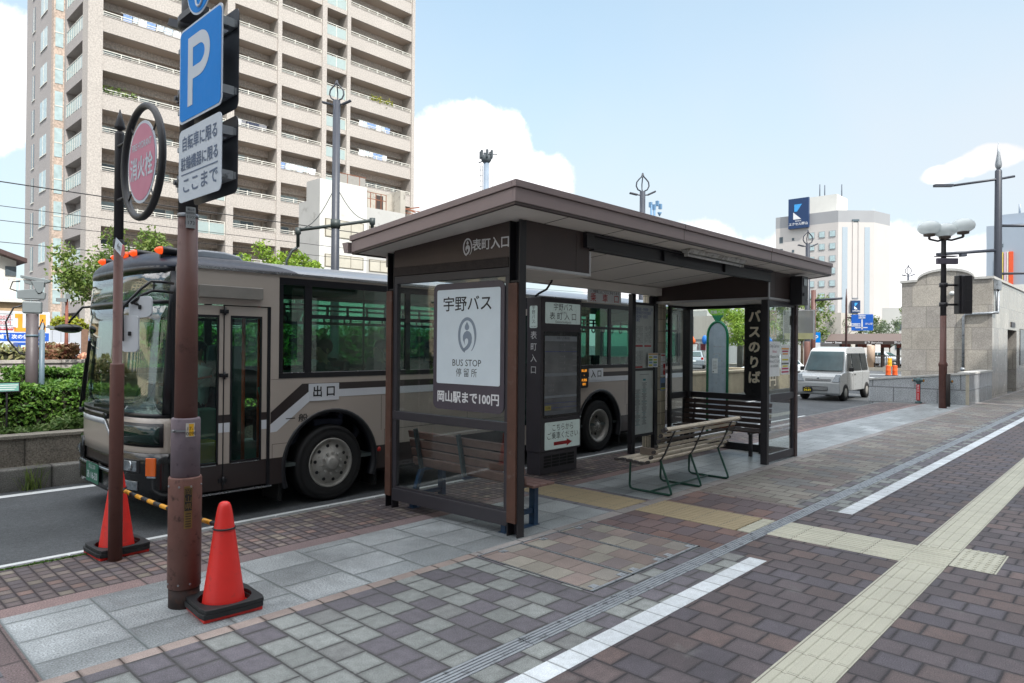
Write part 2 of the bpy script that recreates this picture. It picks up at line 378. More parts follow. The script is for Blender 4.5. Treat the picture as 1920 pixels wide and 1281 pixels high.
m_whitetile = paver('white_line_tiles', .2, .5, [((196, 202, 206), 1), ((188, 194, 198), 1)], joint=.004, jcol=(120, 124, 126), oy=2.1, ox=.1, stag=0, grain=.16, stain=.14)
def tactile_mat(name, c, bars, y0, axis, dots=False, n=4, w=.3):
    b = NB(name); p = b.pos(); sp = b.n('ShaderNodeSeparateXYZ'); b.l(p, sp.inputs[0])
    a = sp.outputs['Y'] if axis == 'X' else sp.outputs['X']
    l = sp.outputs['X'] if axis == 'X' else sp.outputs['Y']
    g = b.noise(p, 150, 2); g2 = b.noise(p, 1.3, 5)
    f = b.math('MULTIPLY', b.rng(g, .3, .7, .86, 1.14), b.rng(g2, .3, .7, .88, 1.1))
    sv = b.n('ShaderNodeVectorMath', operation='SCALE'); sv.inputs[0].default_value = lin(c); b.l(f, sv.inputs['Scale'])
    t = b.math('FRACT', b.math('DIVIDE', b.math('SUBTRACT', l, .08), w)); e = b.math('MULTIPLY', b.math('MINIMUM', t, b.math('SUBTRACT', 1.0, t)), w)
    t2 = b.math('FRACT', b.math('DIVIDE', b.math('SUBTRACT', a, y0), w)); e2 = b.math('MULTIPLY', b.math('MINIMUM', t2, b.math('SUBTRACT', 1.0, t2)), w)
    jm = b.rng(b.math('MINIMUM', e, e2), .0015, .004, 1, 0, True)
    b.l(b.mix(jm, sv.outputs[0], (.12, .115, .09)), b.b.inputs['Base Color']); b.b.inputs['Roughness'].default_value = .7
    b.bump(g, .25, .003); return b.m
m_tac = tactile_mat('pale_tactile_tile', (168, 167, 152), 4, 1.2, 'X')
m_tac2 = tactile_mat('ochre_tactile_tile', (148, 135, 108), 7, 6.2, 'Y')
m_steel = mat('stainless_steel', (166, 172, 178), .42, metal=.6, var=.12, scale=3, dirt=(96, 100, 104), dirtf=.5)
m_steel_d = mat('dull_galvanised_steel', (152, 158, 164), .5, metal=.45, var=.15, dirt=(84, 88, 90), dirtf=.5)

def sheet(name, x0, x1, y0, y1, m, z=0.0):
    mb = MB(); mb.poly([(x0, y0, z), (x1, y0, z), (x1, y1, z), (x0, y1, z)]); return struct(name, mb, m, fix=False)
XA, XB = -8, 62
sheet('road', -900, 1500, -900, 1500, m_road, -.12)
mb = MB(); mb.box(XA, XB, -9, 6.37, -.4, -.012); struct('pavement_base', mb, m_kerb)
# kerb of separate stones
mb = MB(); x = XA
while x < 24.1:
    mb.box(x+.003, min(x+.6, 24.1)-.003, 6.372, 6.462, -.3, .002); x += .6
struct('kerb', mb, m_kerb, bevel=.012)
for nm, y0, y1, z in (('road_edge_line', 6.80, 6.95, -.116), ('road_edge_line', 9.90, 10.05, -.116)):
    sheet(nm, XA-30, 19.0 if y0 < 8 else 27, y0, y1, m_paint, z)
sheet('small_block_paving', XA, 6.05, 5.44, 6.371, m_small); sheet('small_block_paving', 6.65, 24.1, 5.44, 6.371, m_small); sheet('small_block_paving', 6.05, 6.65, 5.66, 6.371, m_small)
sheet('granite_border', XA, 5.95, 5.27, 5.44, m_border); sheet('granite_border', 6.75, 25, 5.27, 5.44, m_border)
sheet('granite_slabs', .92, 5.95, 4.155, 5.27, m_slab); sheet('granite_slabs', 6.75, 25, 4.155, 5.27, m_slab)
sheet('dark_edging', 5.95, 6.05, 4.155, 5.44, m_slab2); sheet('dark_edging', 6.65, 6.75, 4.155, 5.44, m_slab2)
sheet('granite_border', .79, .92, 4.155, 5.27, m_border); sheet('dark_granite_slabs', XA, .79, 4.155, 5.27, m_slab2)
sheet('pink_edging', XA, 3.93, 4.06, 4.155, m_pink); sheet('light_edging', 5.49, XB, 4.02, 4.155, m_lstrip); sheet('light_edging', 3.93, 5.49, 4.075, 4.155, m_lstrip)
sheet('two_tone_paving', XA, 3.93, 2.76, 4.06, m_check)
sheet('two_tone_paving', 3.93, 5.49, 2.76, 2.885, m_check); sheet('two_tone_paving', 7.57, XB, 2.76, 2.885, m_check)
sheet('red_brown_paving', 5.49, 6.2, 2.76, 4.02, m_red); sheet('red_brown_paving', 6.83, 7.57, 2.76, 4.02, m_red)
sheet('mixed_tan_paving', 7.57, XB, 2.885, 4.02, m_tan)
sheet('two_tone_paving', XA, 5.5, 2.44, 2.625, m_check); sheet('two_tone_paving', 7.66, XB, 2.44, 2.625, m_check)
sheet('dark_brick_paving', 5.5, 6.28, 1.52, 2.625, m_brick); sheet('dark_brick_paving', 6.88, 7.66, 1.52, 2.625, m_brick)
sheet('white_line', XA, 5.5, 2.295, 2.44, m_whitetile, .002); sheet('white_line', 7.66, XB, 2.295, 2.44, m_whitetile, .002)
sheet('dark_brick_paving', XA, 5.5, 1.52, 2.295, m_brick); sheet('dark_brick_paving', 7.66, XB, 1.52, 2.295, m_brick)
sheet('dark_brick_paving', XA, 6.43, -9, 1.2, m_brick); sheet('dark_brick_paving', 7.07, XB, -9, 1.2, m_brick); sheet('dark_brick_paving', 6.43, 7.07, -9, .885, m_brick)
# tactile strips with real raised bars and domes
def tactile(name, x0, x1, y0, y1, m, axis, pitch=.075, dots=False, nb=None):
    mb = MB(); mb.box(x0, x1, y0, y1, -.01, .002)
    def bar(a0, a1, c, hw=.0145):
        p = [(-hw-.004, .0019), (-hw+.002, .007), (hw-.002, .007), (hw+.004, .0019)]
        if axis == 'X': mb.prism([(c+u, z) for u, z in p], lambda u, v, w: (w, u, v), a0, a1)
        else: mb.prism([(c+u, z) for u, z in p], lambda u, v, w: (u, w, v), a0, a1)
    if dots:
        nx = int(round((x1-x0)/.06)); ny = int(round((y1-y0)/.06))
        for i in range(nx):
            for j in range(ny): mb.lathe([(.016, .0019), (.011, .0065), (.0001, .007)], (x0+.03+i*.06, y0+.03+j*.06, 0), 8)
    else:
        L0, L1, C0, C1 = (x0, x1, y0, y1) if axis == 'X' else (y0, y1, x0, x1)
        k = int(round((C1-C0)/pitch)); t = L0
        while t < L1-.02:
            for i in range(k): bar(t+.0015, min(t+.3, L1)-.0015, C0+(i+.5)*(C1-C0)/k, .027 if axis == 'X' else .0155)
            t += .3
    struct(name, mb, m)
tactile('tactile_paving', XA, 6.28, 1.2, 1.52, m_tac, 'X', .08)
tactile('tactile_paving', 6.9, XB, 1.2, 1.52, m_tac, 'X', .08)
tactile('tactile_paving', 6.28, 6.9, 1.2, 1.52, m_tac, 'Y', .06)
tactile('tactile_paving', 6.28, 6.88, 1.52, 2.625, m_tac, 'Y', .06)
tactile('tactile_paving', 6.22, 6.82, 2.76, 2.885, m_tac, 'Y', .06)
tactile('tactile_paving', 6.43, 7.07, .885, 1.2, m_tac, 'X', dots=True)
tactile('tactile_paving', 6.2, 6.83, 2.9, 4.02, m_tac2, 'Y', .063)
tactile('tactile_paving', 6.05, 6.65, 4.155, 5.66, m_tac2, 'Y', .06)
# slotted drain channel
mb = MB(); x = XA
mb.box(XA, XB, 2.625, 2.76, -.06, -.02, 1)
k = 0
while x < 40:
    for j in range(5):
        y = 2.627+j*.0266
        mb.box(x+.004, x+.996, y, y+.019, -.03, .003)
    for xx in (x+.012, x+.96): mb.box(xx, xx+.03, 2.627, 2.757, -.03, -.004)
    x += 1.0
struct('drain_channel', mb, [m_steel_d, mat('drain_dark', (28, 28, 30), .9)])
# inlaid access covers, three frames side by side
for i in range(3):
    x0 = 3.935+i*.52; x1 = x0+.515; g = 'inlaid access covers beside the drain'
    lab = ['paver filled access cover nearest the camera by the shelter post', 'middle one of three paver filled access covers by the drain', 'paver filled access cover next to the red brown paving'][i]
    t = thing('access_cover', lab, 'manhole cover', ((x0+x1)/2, 3.49, 0), 0, g)
    mb = MB(); mb.box(x0+.02, x1-.02, 2.925, 4.055, -.05, .0); mb.build('inlay', m_cov, t)
    mb = MB(); mb.box(x0+.002, x1-.002, 2.90, 2.922, -.05, .004); mb.box(x0+.002, x1-.002, 4.058, 4.072, -.05, .003)
    mb.box(x0+.001, x0+.007, 2.9225, 4.0575, -.05, .003); mb.box(x1-.007, x1-.001, 2.9225, 4.0575, -.05, .003)
    mb.build('frame', m_steel, t)
    for yy in (2.955, 4.0):
        for xx in ((x0+.06, x1-.1) if yy < 3.2 else (x0+.2,)):
            mb = MB(); mb.box(xx, xx+.07, yy-.028, yy+.03, -.02, .0035); mb.lathe([(.009, .0035), (.009, .006)], (xx+.035, yy, 0), 8); mb.build('lifting_point', m_steel_d, t)
mb = MB()
for i in range(4):
    x = 3.935+i*.52-.003
    mb.box(x-.003, x+.003, 2.885, 4.075, -.05, .0025)
struct('cover_seat', mb, mat('dark_joint', (34, 32, 32), .9))
# ================================================================ SHELTER
m_bronze = mat('bronze_cladding', (146, 130, 129), .45, metal=.1, var=.07, scale=2, bump=.05, dirt=(156, 140, 138), dirtf=.62)
m_bronze_d = mat('dark_bronze_panel', (70, 58, 56), .45, metal=.15, var=.1, scale=3, dirt=(84, 70, 66), dirtf=.58)
m_blacksteel = mat('black_painted_steel', (36, 34, 38), .45, var=.15, scale=4, dirt=(52, 48, 50), dirtf=.6)
m_charcoal = mat('charcoal_paint', (52, 50, 56), .42, var=.1, scale=5, dirt=(62, 60, 64), dirtf=.6)
m_soffit = mat('soffit_white', (226, 220, 212), .6, var=.06, scale=2, dirt=(190, 184, 176), dirtf=.66)
m_trim = mat('pale_aluminium_trim', (190, 190, 192), .4, metal=.3, var=.08)
m_wood_in = mat('weathered_red_wood', (84, 56, 45), .7, var=.25, scale=5, dirt=(104, 90, 82), dirtf=.54, bump=.2)
m_glass = glass('shelter_glass', (.93, .96, .95), .05)
m_joint = mat('dark_joint_line', (60, 56, 54), .8)
m_ltr_w = mat('white_lettering', (214, 214, 216), .5, var=.03)
m_ltr_k = mat('black_lettering', (24, 26, 30), .5, var=.03)
m_ltr_c = mat('cream_lettering', (244, 232, 208), .5, var=.03)
m_ltr_g = mat('grey_lettering', (128, 140, 154), .5, var=.03)
m_red = mat('red_lettering', (178, 34, 40), .5, var=.05)
m_blue_l = mat('blue_lettering', (36, 74, 150), .5, var=.05)
m_panel_w = mat('sign_white', (206, 217, 224), .35, var=.03, spec=.5)
m_paper = mat('paper', (222, 225, 226), .6, var=.05)
m_paper2 = mat('aged_paper', (200, 206, 203), .55, var=.08)
SLP = -.093
def zs(y): return 2.894+SLP*(y-4.207)
sh = thing('bus_shelter', 'brown metal bus shelter with glass end walls standing on the granite pavement', 'bus shelter', (7.8, 5.1, 0))
RX0, RX1, RY0, RY1 = 4.12, 11.72, 3.85, 6.24
# roof: soffit sheet, fascia in two steps and the deck above
mb = MB()
def slab(x0, x1, y0, y1, d0, d1, mi): mb.prism([(y0, zs(y0)+d0), (y1, zs(y1)+d0), (y1, zs(y1)+d1), (y0, zs(y0)+d1)], lambda u, v, w: (w, u, v), x0, x1, mi)
slab(RX0+.03, RX1-.03, RY0+.03, RY1-.03, .0, .03, 0)
roof = mb.build('roof', m_soffit, sh)
mb = MB()
for k in range(8):
    x = 4.9+k*.905; slab(x-.004, x+.004, RY0+.05, RY1-.05, -.0025, .001, 0)
mb.build('soffit_joint', m_joint, roof)
mb = MB()
def ring(o, d0, d1, t):
    slab(RX0-o, RX1+o, RY0-o, RY0-o+t, d0, d1, 0); slab(RX0-o, RX1+o, RY1+o-t, RY1+o, d0, d1, 0)
    slab(RX0-o, RX0-o+t, RY0-o+t+.0005, RY1+o-t-.0005, d0, d1, 0); slab(RX1+o-t, RX1+o, RY0-o+t+.0005, RY1+o-t-.0005, d0, d1, 0)
ring(0, .012, .13, .03); ring(.016, .132, .19, .05); slab(RX0+.04, RX1-.04, RY0+.04, RY1-.04, .1, .165, 0)
mb.build('fascia', m_bronze, roof, bevel=.004)
mb = MB(); ring(-.006, -.012, .0115, .03); ring(.004, .1295, .1325, .03)
for x in (6.9, 9.3): mb.box(x-.003, x+.003, RY0-.002, RY0+.01, zs(RY0)+.012, zs(RY0)+.13); mb.box(x-.003, x+.003, RY0-.018, RY0-.01, zs(RY0)+.132, zs(RY0)+.19)
mb.build('drip_edge', m_bronze_d, roof)
mb = MB(); mb.prism([(RY1+.02, zs(RY1)+.01), (RY1+.09, zs(RY1)+.01), (RY1+.13, zs(RY1)+.12), (RY1+.018, zs(RY1)+.12)], lambda u, v, w: (w, u, v), RX0-.03, RX1+.03)
mb.build('gutter', m_bronze, roof)
mb = MB(); mb.box(4.5, 10.06, 6.02, 6.14, 2.585, zs(6.14)-.002); mb.build('back_beam', m_soffit, sh)
# posts: steel section with a wooden infill strip facing the end
def post(x, y, w, d, ztop, wood=True, name='post'):
    mb = MB(); t = .012
    mb.box(x+.02, x+w, y, y+t, 0, ztop, 0); mb.box(x+.02, x+w, y+d-t, y+d, 0, ztop, 0); mb.box(x+w-t, x+w, y+t+.0005, y+d-t-.0005, 0, ztop, 0)
    mb.box(x+.03, x+.05, y+t+.0005, y+d-t-.0005, 2.32, 2.335, 0)
    if wood: mb.box(x+.0, x+.028, y+.014, y+d-.014, .13, 2.31, 1)
    return mb.build(name, [m_blacksteel, m_wood_in], sh, bevel=.002)
post(4.51, 4.175, .11, .135, zs(4.3)-.002); post(4.41, 5.90, .11, .12, zs(6.02)-.002)
# end wall nearest the camera, drawn between the two posts
def wx(y): return 4.535+(4.432-4.535)*(y-4.31)/(5.9-4.31)
def wall(name, y0, y1, z0, z1, m, d0=0., d1=.05, parent=sh, **k):
    mb = MB(); mb.prism([(wx(y0)+d0, y0), (wx(y1)+d0, y1), (wx(y1)+d1, y1), (wx(y0)+d1, y0)], XYf, z0, z1); return mb.build(name, m, parent, **k)
mb = MB(); y0, y1 = 4.312, 5.898
vs = []
for d in (.0, .05):
    for y in (y0, y1): vs += [(wx(y)+d, y, 2.555), (wx(y)+d, y, zs(y)-.002)]
mb.add(vs, [(0, 1, 3, 2), (4, 6, 7, 5), (0, 4, 5, 1), (2, 3, 7, 6), (1, 5, 7, 3), (0, 2, 6, 4)]); fas = mb.build('fascia_panel', m_bronze_d, sh)
# the company emblem, built as discs and strokes
def emblem(mb, org, u, v, R, mi, th=.0):
    org, u, v = map(Vector, (org, u, v)); n = u.cross(v)*th
    P = lambda x, y: org+u*x*R+v*y*R+n
    def band(pts_o, pts_i):
        k = len(pts_o); mb.add([P(*p) for p in pts_o]+[P(*p) for p in pts_i], [(i, i+1, k+i+1, k+i) for i in range(k-1)], mi)
    A = [radians(-62+i*(318/48)) for i in range(49)]
    band([(.78*cos(a), 1.12*sin(a)) for a in A], [((.78-.2*min(1, .2+i/14))*cos(a), (1.12-.2*min(1, .2+i/14))*sin(a)) for i, a in enumerate(A)])
    d = [(.0, .86)]+[(.19*sin(t)*1.0, .5+.19*-cos(t)) for t in [radians(125-i*(250/20)) for i in range(21)]]
    mb.poly([P(x-.02, y) for x, y in d], mi)
    # comma shaped body: from the crown round to a curl
    so = [(-.36, -.28), (-.36, -.05), (-.25, .16), (-.05, .28), (.18, .24), (.35, .08), (.42, -.16), (.38, -.45), (.26, -.68), (.08, -.86), (-.12, -.96), (-.3, -.98)]
    si = [(-.15, -.64), (-.2, -.44), (-.18, -.28), (-.1, -.2), (-.0, -.19), (.07, -.25), (.1, -.36), (.07, -.5), (-.02, -.62), (-.14, -.72), (-.26, -.8), (-.34, -.92)]
    band(so, si)
def zl(y, z, d=.004): return (wx(y)-d, y, z)
WV = Vector((wx(4.31)-wx(5.9), 4.31-5.9, 0)).normalized()
mb = MB(); mb.heavy('表町入口', .118, zl(4.535, 2.69), WV, (0, 0, 1), .002); emblem(mb, zl(4.83, 2.685), WV, (0, 0, 1), .078, 0)
mb.build('lettering', m_ltr_w, fas, fix=False)
wall('rough_beam', 4.312, 5.898, 2.465, 2.552, mat('weathered_dark_timber', (56, 48, 45), .85, var=.3, scale=14, bump=.6, bscale=120), -.01, .06)
wall('top_rail', 4.312, 5.898, 2.38, 2.462, m_charcoal, 0, .05, bevel=.004); wall('middle_rail', 4.312, 5.898, .945, 1.035, m_charcoal, -.006, .055, bevel=.006)
wall('bottom_rail', 4.312, 5.898, .085, .215, m_charcoal, -.006, .055, bevel=.006); wall('bottom_rail', 4.312, 5.898, .2155, .238, m_charcoal, .005, .05)
for a, b in ((4.312, 4.355), (5.85, 5.898)):
    for z0, z1 in ((.238, .9445), (1.0355, 2.3795)): wall('stile', a, b, z0, z1, m_charcoal, 0, .05, bevel=.003)
for z0, z1 in ((.24, .94), (1.04, 2.376)): wall('glass_pane', 4.36, 5.846, z0, z1, m_glass, .02, .028)
# the bus stop poster board on the glass
def plate(name, u, v, org, poly, th, m, parent, world=True):
    org, u, v = map(Vector, (org, u, v)); n = u.cross(v)
    mb = MB(); mb.prism(poly, lambda a, b, w: tuple(org+u*a+v*b+n*w), 0, th); return mb.build(name, m, parent, local=not world)
bd = plate('sign_board', WV, (0, 0, 1), zl(5.28, 1.105, -.001), rrect(0, .93, 0, 1.24, .07), .012, mat('aubergine_board', (72, 66, 76), .4, var=.05), sh)
plate('sign_panel', WV, (0, 0, 1), zl(5.228, 1.36, .0115), rrect(0, .832, 0, .923, .02), .003, m_panel_w, bd)
mb = MB(); d = .0152
mb.heavy('宇野バス', .155, zl(4.82, 2.13, d), WV, (0, 0, 1), .0014, sx=1.06); mb.text('BUS STOP', .092, zl(4.822, 1.565, d), WV, (0, 0, 1), 0, sx=.95); mb.text('停 留 所', .088, zl(4.822, 1.468, d), WV, (0, 0, 1), 0, sx=.9)
emblem(mb, zl(4.815, 1.835, d), WV, (0, 0, 1), .155, 1)
mb.heavy('岡山駅まで100円', .118, zl(4.812, 1.225, .0125), WV, (0, 0, 1), .0026, mi=2, sx=.93)
mb.build('lettering', [m_ltr_k, m_ltr_g, m_ltr_w], bd, fix=False)
# bulkheads under the roof at both ends
mb = MB(); x0, x1 = 4.625, 5.62
def block(mb, x0, x1, y0, y1, zb, mi):
    mb.add([(x, y, z) for x in (x0, x1) for y in (y0, y1) for z in (zb, zs(y)-.002)], [(0, 1, 3, 2), (4, 6, 7, 5), (0, 4, 5, 1), (2, 3, 7, 6), (1, 5, 7, 3), (0, 2, 6, 4)], mi)
block(mb, 4.625, 5.385, 4.2, 5.85, 2.478, 0); block(mb, 5.389, 5.60, 4.2, 5.85, 2.478, 0)
bk = mb.build('bulkhead', m_bronze_d, sh)
mb = MB(); mb.box(4.625, 5.625, 4.195, 5.86, 2.452, 2.4775); mb.box(5.602, 5.625, 4.195, 5.86, 2.478, 2.70); mb.build('trim', m_trim, bk)
mb = MB(); mb.box(4.64, 5.61, 4.21, 5.85, 2.445, 2.4515); mb.tube([(4.7, 4.9, 2.435), (5.4, 5.2, 2.435)], .012); mb.build('underside', m_soffit, bk)
mb = MB(); block(mb, 10.09, 10.3, 4.2, 6.12, 2.495, 0); block(mb, 10.304, 11.1, 4.2, 6.12, 2.495, 0)
bk = mb.build('bulkhead', m_bronze_d, sh)
mb = MB(); mb.box(10.065, 11.11, 4.194, 6.13, 2.462, 2.4945); mb.box(10.066, 10.0895, 4.194, 4.215, 2.495, 2.72); mb.build('trim', m_trim, bk)
mb = MB(); mb.box(10.09, 11.08, 4.21, 6.1, 2.452, 2.4615); mb.build('underside', m_soffit, bk)
# front beam, an I section
mb = MB(); mb.box(5.5, 10.12, 4.155, 4.235, 2.865, 2.888); mb.box(5.626, 10.06, 4.155, 4.235, 2.715, 2.735); mb.box(5.5, 10.12, 4.19, 4.199, 2.7352, 2.8648)
mb.box(5.5, 5.62, 4.15, 4.1945, 2.733, 2.866)
for x in (7.0, 8.55): mb.box(x, x+.012, 4.156, 4.1898, 2.7355, 2.8645)
mb.box(7.01, 8.5, 4.18, 4.1898, 2.74, 2.86)
mb.build('front_beam', m_blacksteel, sh, bevel=.003)
# far end: screen beside the front and the end wall
mb = MB(); mb.box(9.945, 10.02, 4.165, 4.265, 0, 2.45); mb.build('post', m_blacksteel, sh, bevel=.004)
mb = MB(); mb.box(11.05, 11.135, 4.165, 4.265, 0, 2.45); mb.box(11.03, 11.0495, 4.15, 4.2, .3, .42, 0); mb.box(11.03, 11.0495, 4.15, 4.2, 1.35, 1.47, 0); mb.box(11.03, 11.0495, 4.15, 4.2, 2.1, 2.25, 0)
mb.build('post', mat('brown_painted_post', (70, 56, 56), .5, dirt=(88, 72, 70)), sh, bevel=.004)
scr = thing  # (name kept short below)
mb = MB(); mb.box(10.0205, 11.049, 4.185, 4.235, 2.375, 2.45); mb.box(10.0205, 11.049, 4.185, 4.235, .935, 1.035); mb.box(10.0205, 11.049, 4.185, 4.235, .02, .135)
mb.box(11.0, 11.049, 4.19, 4.23, .1355, .9345); mb.box(11.0, 11.049, 4.19, 4.23, 1.0355, 2.3745)
fr = mb.build('screen_frame', m_charcoal, sh, bevel=.004)
mb = MB(); mb.box(10.022, 10.09, 4.174, 4.184, .93, 1.04); mb.build('lock_plate', m_steel_d, fr)
mb = MB(); mb.box(10.022, 11.0, 4.207, 4.213, .136, .934); mb.box(10.022, 11.0, 4.207, 4.213, 1.036, 2.374); mb.build('glass_pane', m_glass, fr)
mb = MB(); 
for ch, z in (('岡', 2.2), ('山', 1.97), ('円', 1.235)): mb.heavy(ch, .2, (10.245, 4.2045, z), *SOUTH, w=.005, sx=1.4)
mb.build('lettering', m_ltr_c, fr, fix=False)
mb = MB(); mb.box(10.09, 10.49, 4.200, 4.2035, 1.30, 1.83, 0)
for ln, z, c in (('Only Cash and', 1.76, 1), ('Hareca', 1.68, 2), ('(Okayama Pref.', 1.60, 1), ('Hareca IC Card)', 1.53, 1), ('are available.', 1.46, 1)): mb.text(ln, .066, (10.29, 4.1988, z), *SOUTH, mi=c, sx=.88)
mb.box(10.53, 10.87, 4.200, 4.2035, 1.32, 1.78, 0)
for z, mi, w in ((1.72, 3, .28), (1.68, 2, .24), (1.64, 3, .2), (1.55, 4, .24), (1.49, 1, .28), (1.45, 4, .2), (1.41, 2, .26), (1.36, 2, .28)): mb.box(10.70-w/2, 10.70+w/2, 4.1985, 4.1998, z-.012, z+.012, mi)
mb.build('notice', [m_paper, mat('grey_ink', (90, 96, 100), .6), mat('magenta_ink', (176, 60, 96), .6), mat('orange_ink', (210, 150, 60), .6), mat('yellow_ink', (206, 200, 60), .6)], fr)
mb = MB(); mb.box(11.06, 11.12, 4.2655, 6.02, 2.40, 2.46); mr_ = MB(); mr_.box(11.06, 11.12, 4.2655, 6.02, .845, .945); mr_.build('middle_rail', m_blacksteel, sh, bevel=.006); fr2_low = MB(); fr2_low.box(11.06, 11.12, 4.2655, 6.02, .0, .12); fr2_low.build('low_rail', m_blacksteel, sh, bevel=.006)
fr2 = mb.build('end_frame', m_blacksteel, sh, bevel=.004)
mb = MB(); mb.box(11.085, 11.091, 4.27, 6.02, .946, 2.399); mb.build('glass_pane', m_glass, fr2)
mb = MB(); mb.box(11.02, 11.14, 6.0205, 6.16, 0, 2.49); mb.build('corner_post', m_blacksteel, sh, bevel=.004)
mb = MB(); mb.box(10.44, 10.5, 6.07, 6.13, 0, 2.49); mb.box(10.501, 11.019, 6.07, 6.13, 2.41, 2.49); mb.box(10.501, 11.019, 6.07, 6.13, .835, .945); mb.box(10.501, 11.019, 6.07, 6.13, .05, .12)
fr3 = mb.build('back_frame', m_blacksteel, sh, bevel=.004)
mb = MB(); mb.box(10.501, 11.019, 6.097, 6.103, .121, .834); mb.box(10.501, 11.019, 6.097, 6.103, .946, 2.409); mb.build('glass_pane', m_glass, fr3)
# tiled pillar
m_tile = paver('cream_tile', .2, .05, [((192, 180, 158), 3), ((180, 168, 147), 2), ((198, 187, 166), 2)], joint=.004, jcol=(58, 50, 44), stag=0, rot='ZX', grain=.1, gscale=40, rough=.35, bump=.5, stain=.12)
m_tile2 = paver('cream_tile_side', .2, .05, [((192, 180, 158), 3), ((180, 168, 147), 2), ((198, 187, 166), 2)], joint=.004, jcol=(58, 50, 44), stag=0, rot='ZY', grain=.1, gscale=40, rough=.35, bump=.5, stain=.12)
mb = MB(); mb.box(10.15, 10.43, 6.16, 6.44, 0, 2.66); pl = mb.build('tiled_pillar', [m_tile, m_tile2], sh)
for p in pl.data.polygons: p.material_index = 1 if abs(p.normal.x) > .5 else 0
mb = MB()
for z0, z1, mi in ((1.48, 1.62, 0), (1.22, 1.47, 0), (.98, 1.2, 3)): mb.box(10.265, 10.425, 6.155, 6.1595, z0, z1, mi)
mb.box(10.345, 10.41, 6.153, 6.1548, 1.25, 1.44, 2); mb.box(10.28, 10.40, 6.153, 6.1548, 1.575, 1.6, 2)
for k in range(5): mb.box(10.275, 10.335, 6.153, 6.1548, 1.26+k*.035, 1.27+k*.035, 1)
mb.box(10.28, 10.41, 6.153, 6.1548, 1.04, 1.11, 1); mb.box(10.275, 10.415, 6.153, 6.1548, 1.0, 1.03, 4)
mb.text('禁煙', .055, (10.3775, 6.1522, 1.345), *SOUTH, mi=0)
mb.build('notice', [m_paper, mat('grey_ink', (90, 96, 100)), m_red, mat('sky_print', (120, 150, 190), .5), mat('yellow_ink', (206, 200, 60))], pl)
# notice frame between two uprights
nb = MB(); nb.box(9.335, 9.435, 6.12, 6.2, 0, 2.585); nb.box(10.03, 10.13, 6.13, 6.2, 0, 2.585); nb.box(9.4355, 10.0295, 6.14, 6.19, 2.42, 2.46); nb.box(9.4355, 10.0295, 6.14, 6.19, 1.335, 1.375); nb.box(9.4355, 10.0295, 6.14, 6.19, .255, .295); nb.box(9.9, 10.0295, 6.15, 6.18, 2.4605, 2.58)
nf = nb.build('notice_frame', m_blacksteel, sh, bevel=.003)
mb = MB(); mb.box(9.4355, 10.0295, 6.16, 6.17, 1.3755, 2.4195); mb.box(9.4355, 10.0295, 6.16, 6.17, .2955, 1.3345)
brd = mb.build('timetable_board', m_paper2, nf)
mb = MB(); F = 6.1585
for t, z in (('国道温泉・仲田線・二軒', 2.345), ('四御神県庁市内営業所', 2.285), ('山陽団地・岩田北', 2.225), ('粟湖社', 2.165)): mb.text(t, .062, (9.46, F, z), *SOUTH, mi=1, align='LEFT', sx=.8)
for bx in (9.5, 9.76):
    for r in range(26):
        z = 2.07-r*.011
        for c in range(5):
            if random.random() < .8: x = bx+c*.043; mb.box(x, x+.014+random.random()*.018, F-.0005, F+.0005, z, z+.0042, 0)
    mb.box(bx-.01, bx+.2, F-.0005, F+.0005, 1.73, 1.758, 2)
for r in range(24):
    z = 1.66-r*.011
    for c in range(5):
        if random.random() < .8: x = 9.5+c*.043; mb.box(x, x+.014+random.random()*.018, F-.0005, F+.0005, z, z+.0042, 0)
mb.box(9.49, 9.7, F-.0005, F+.0005, 1.385, 1.41, 2)
for col, n in ((9.56, 34), (9.76, 40)):
    for r in range(n):
        z = 1.02-r*.0175 if col < 9.7 else 1.13-r*.0175
        w = .05+random.random()*.11; mb.box(col-w/2, col+w/2, F-.0005, F+.0005, z, z+.007, 3 if random.random() < .13 else 0)
mb.box(9.72, 9.80, F-.0006, F+.0005, 1.17, 1.2, 3); mb.box(9.62, 9.9, F-.0005, F+.0005, 1.27, 1.276, 0)
mb.build('timetable_print', [mat('grey_ink', (90, 96, 100)), m_blue_l, m_red, mat('teal_ink', (60, 130, 140), .6)], brd)
mb = MB(); mb.box(9.78, 10.08, 6.1, 6.104, 1.39, 1.63, 0)
for k in range(4):
    for j in range(2): mb.box(9.8+j*.14, 9.91+j*.14, 6.0985, 6.0998, 1.41+k*.045, 1.44+k*.045, 1+(k+j) % 3)
mb.box(9.79, 10.07, 6.0985, 6.0998, 1.6, 1.62, 4)
mb.build('clipped_leaflet', [m_paper, mat('yellow_ink', (206, 200, 60)), mat('sky_print', (120, 150, 190)), mat('green_ink', (110, 160, 90), .6), mat('orange_ink', (210, 150, 60))], nf)
# black vertical sign at the far end
t = thing('vertical_sign', 'black vertical box sign reading バスのりば in cream letters at the far end of the shelter', 'sign', (11.0, 4.81, 0))
mb = MB(); mb.prism([(4.6, 2.45), (4.6, 1.0), (4.66, .92), (4.95, .92), (5.0, .99), (5.0, 2.45)], lambda u, v, w: (w, u, v), 10.99, 11.056); b = mb.build('sign_box', mat('gloss_black', (20, 19, 22), .3, var=.1), t, bevel=.006)
mb = MB()
for k, ch in enumerate('バスのりば'): mb.heavy(ch, .215, (10.988, 4.825, 2.235-k*.252), *WEST, w=.0075)
mb.build('lettering', m_ltr_c, t, fix=False)
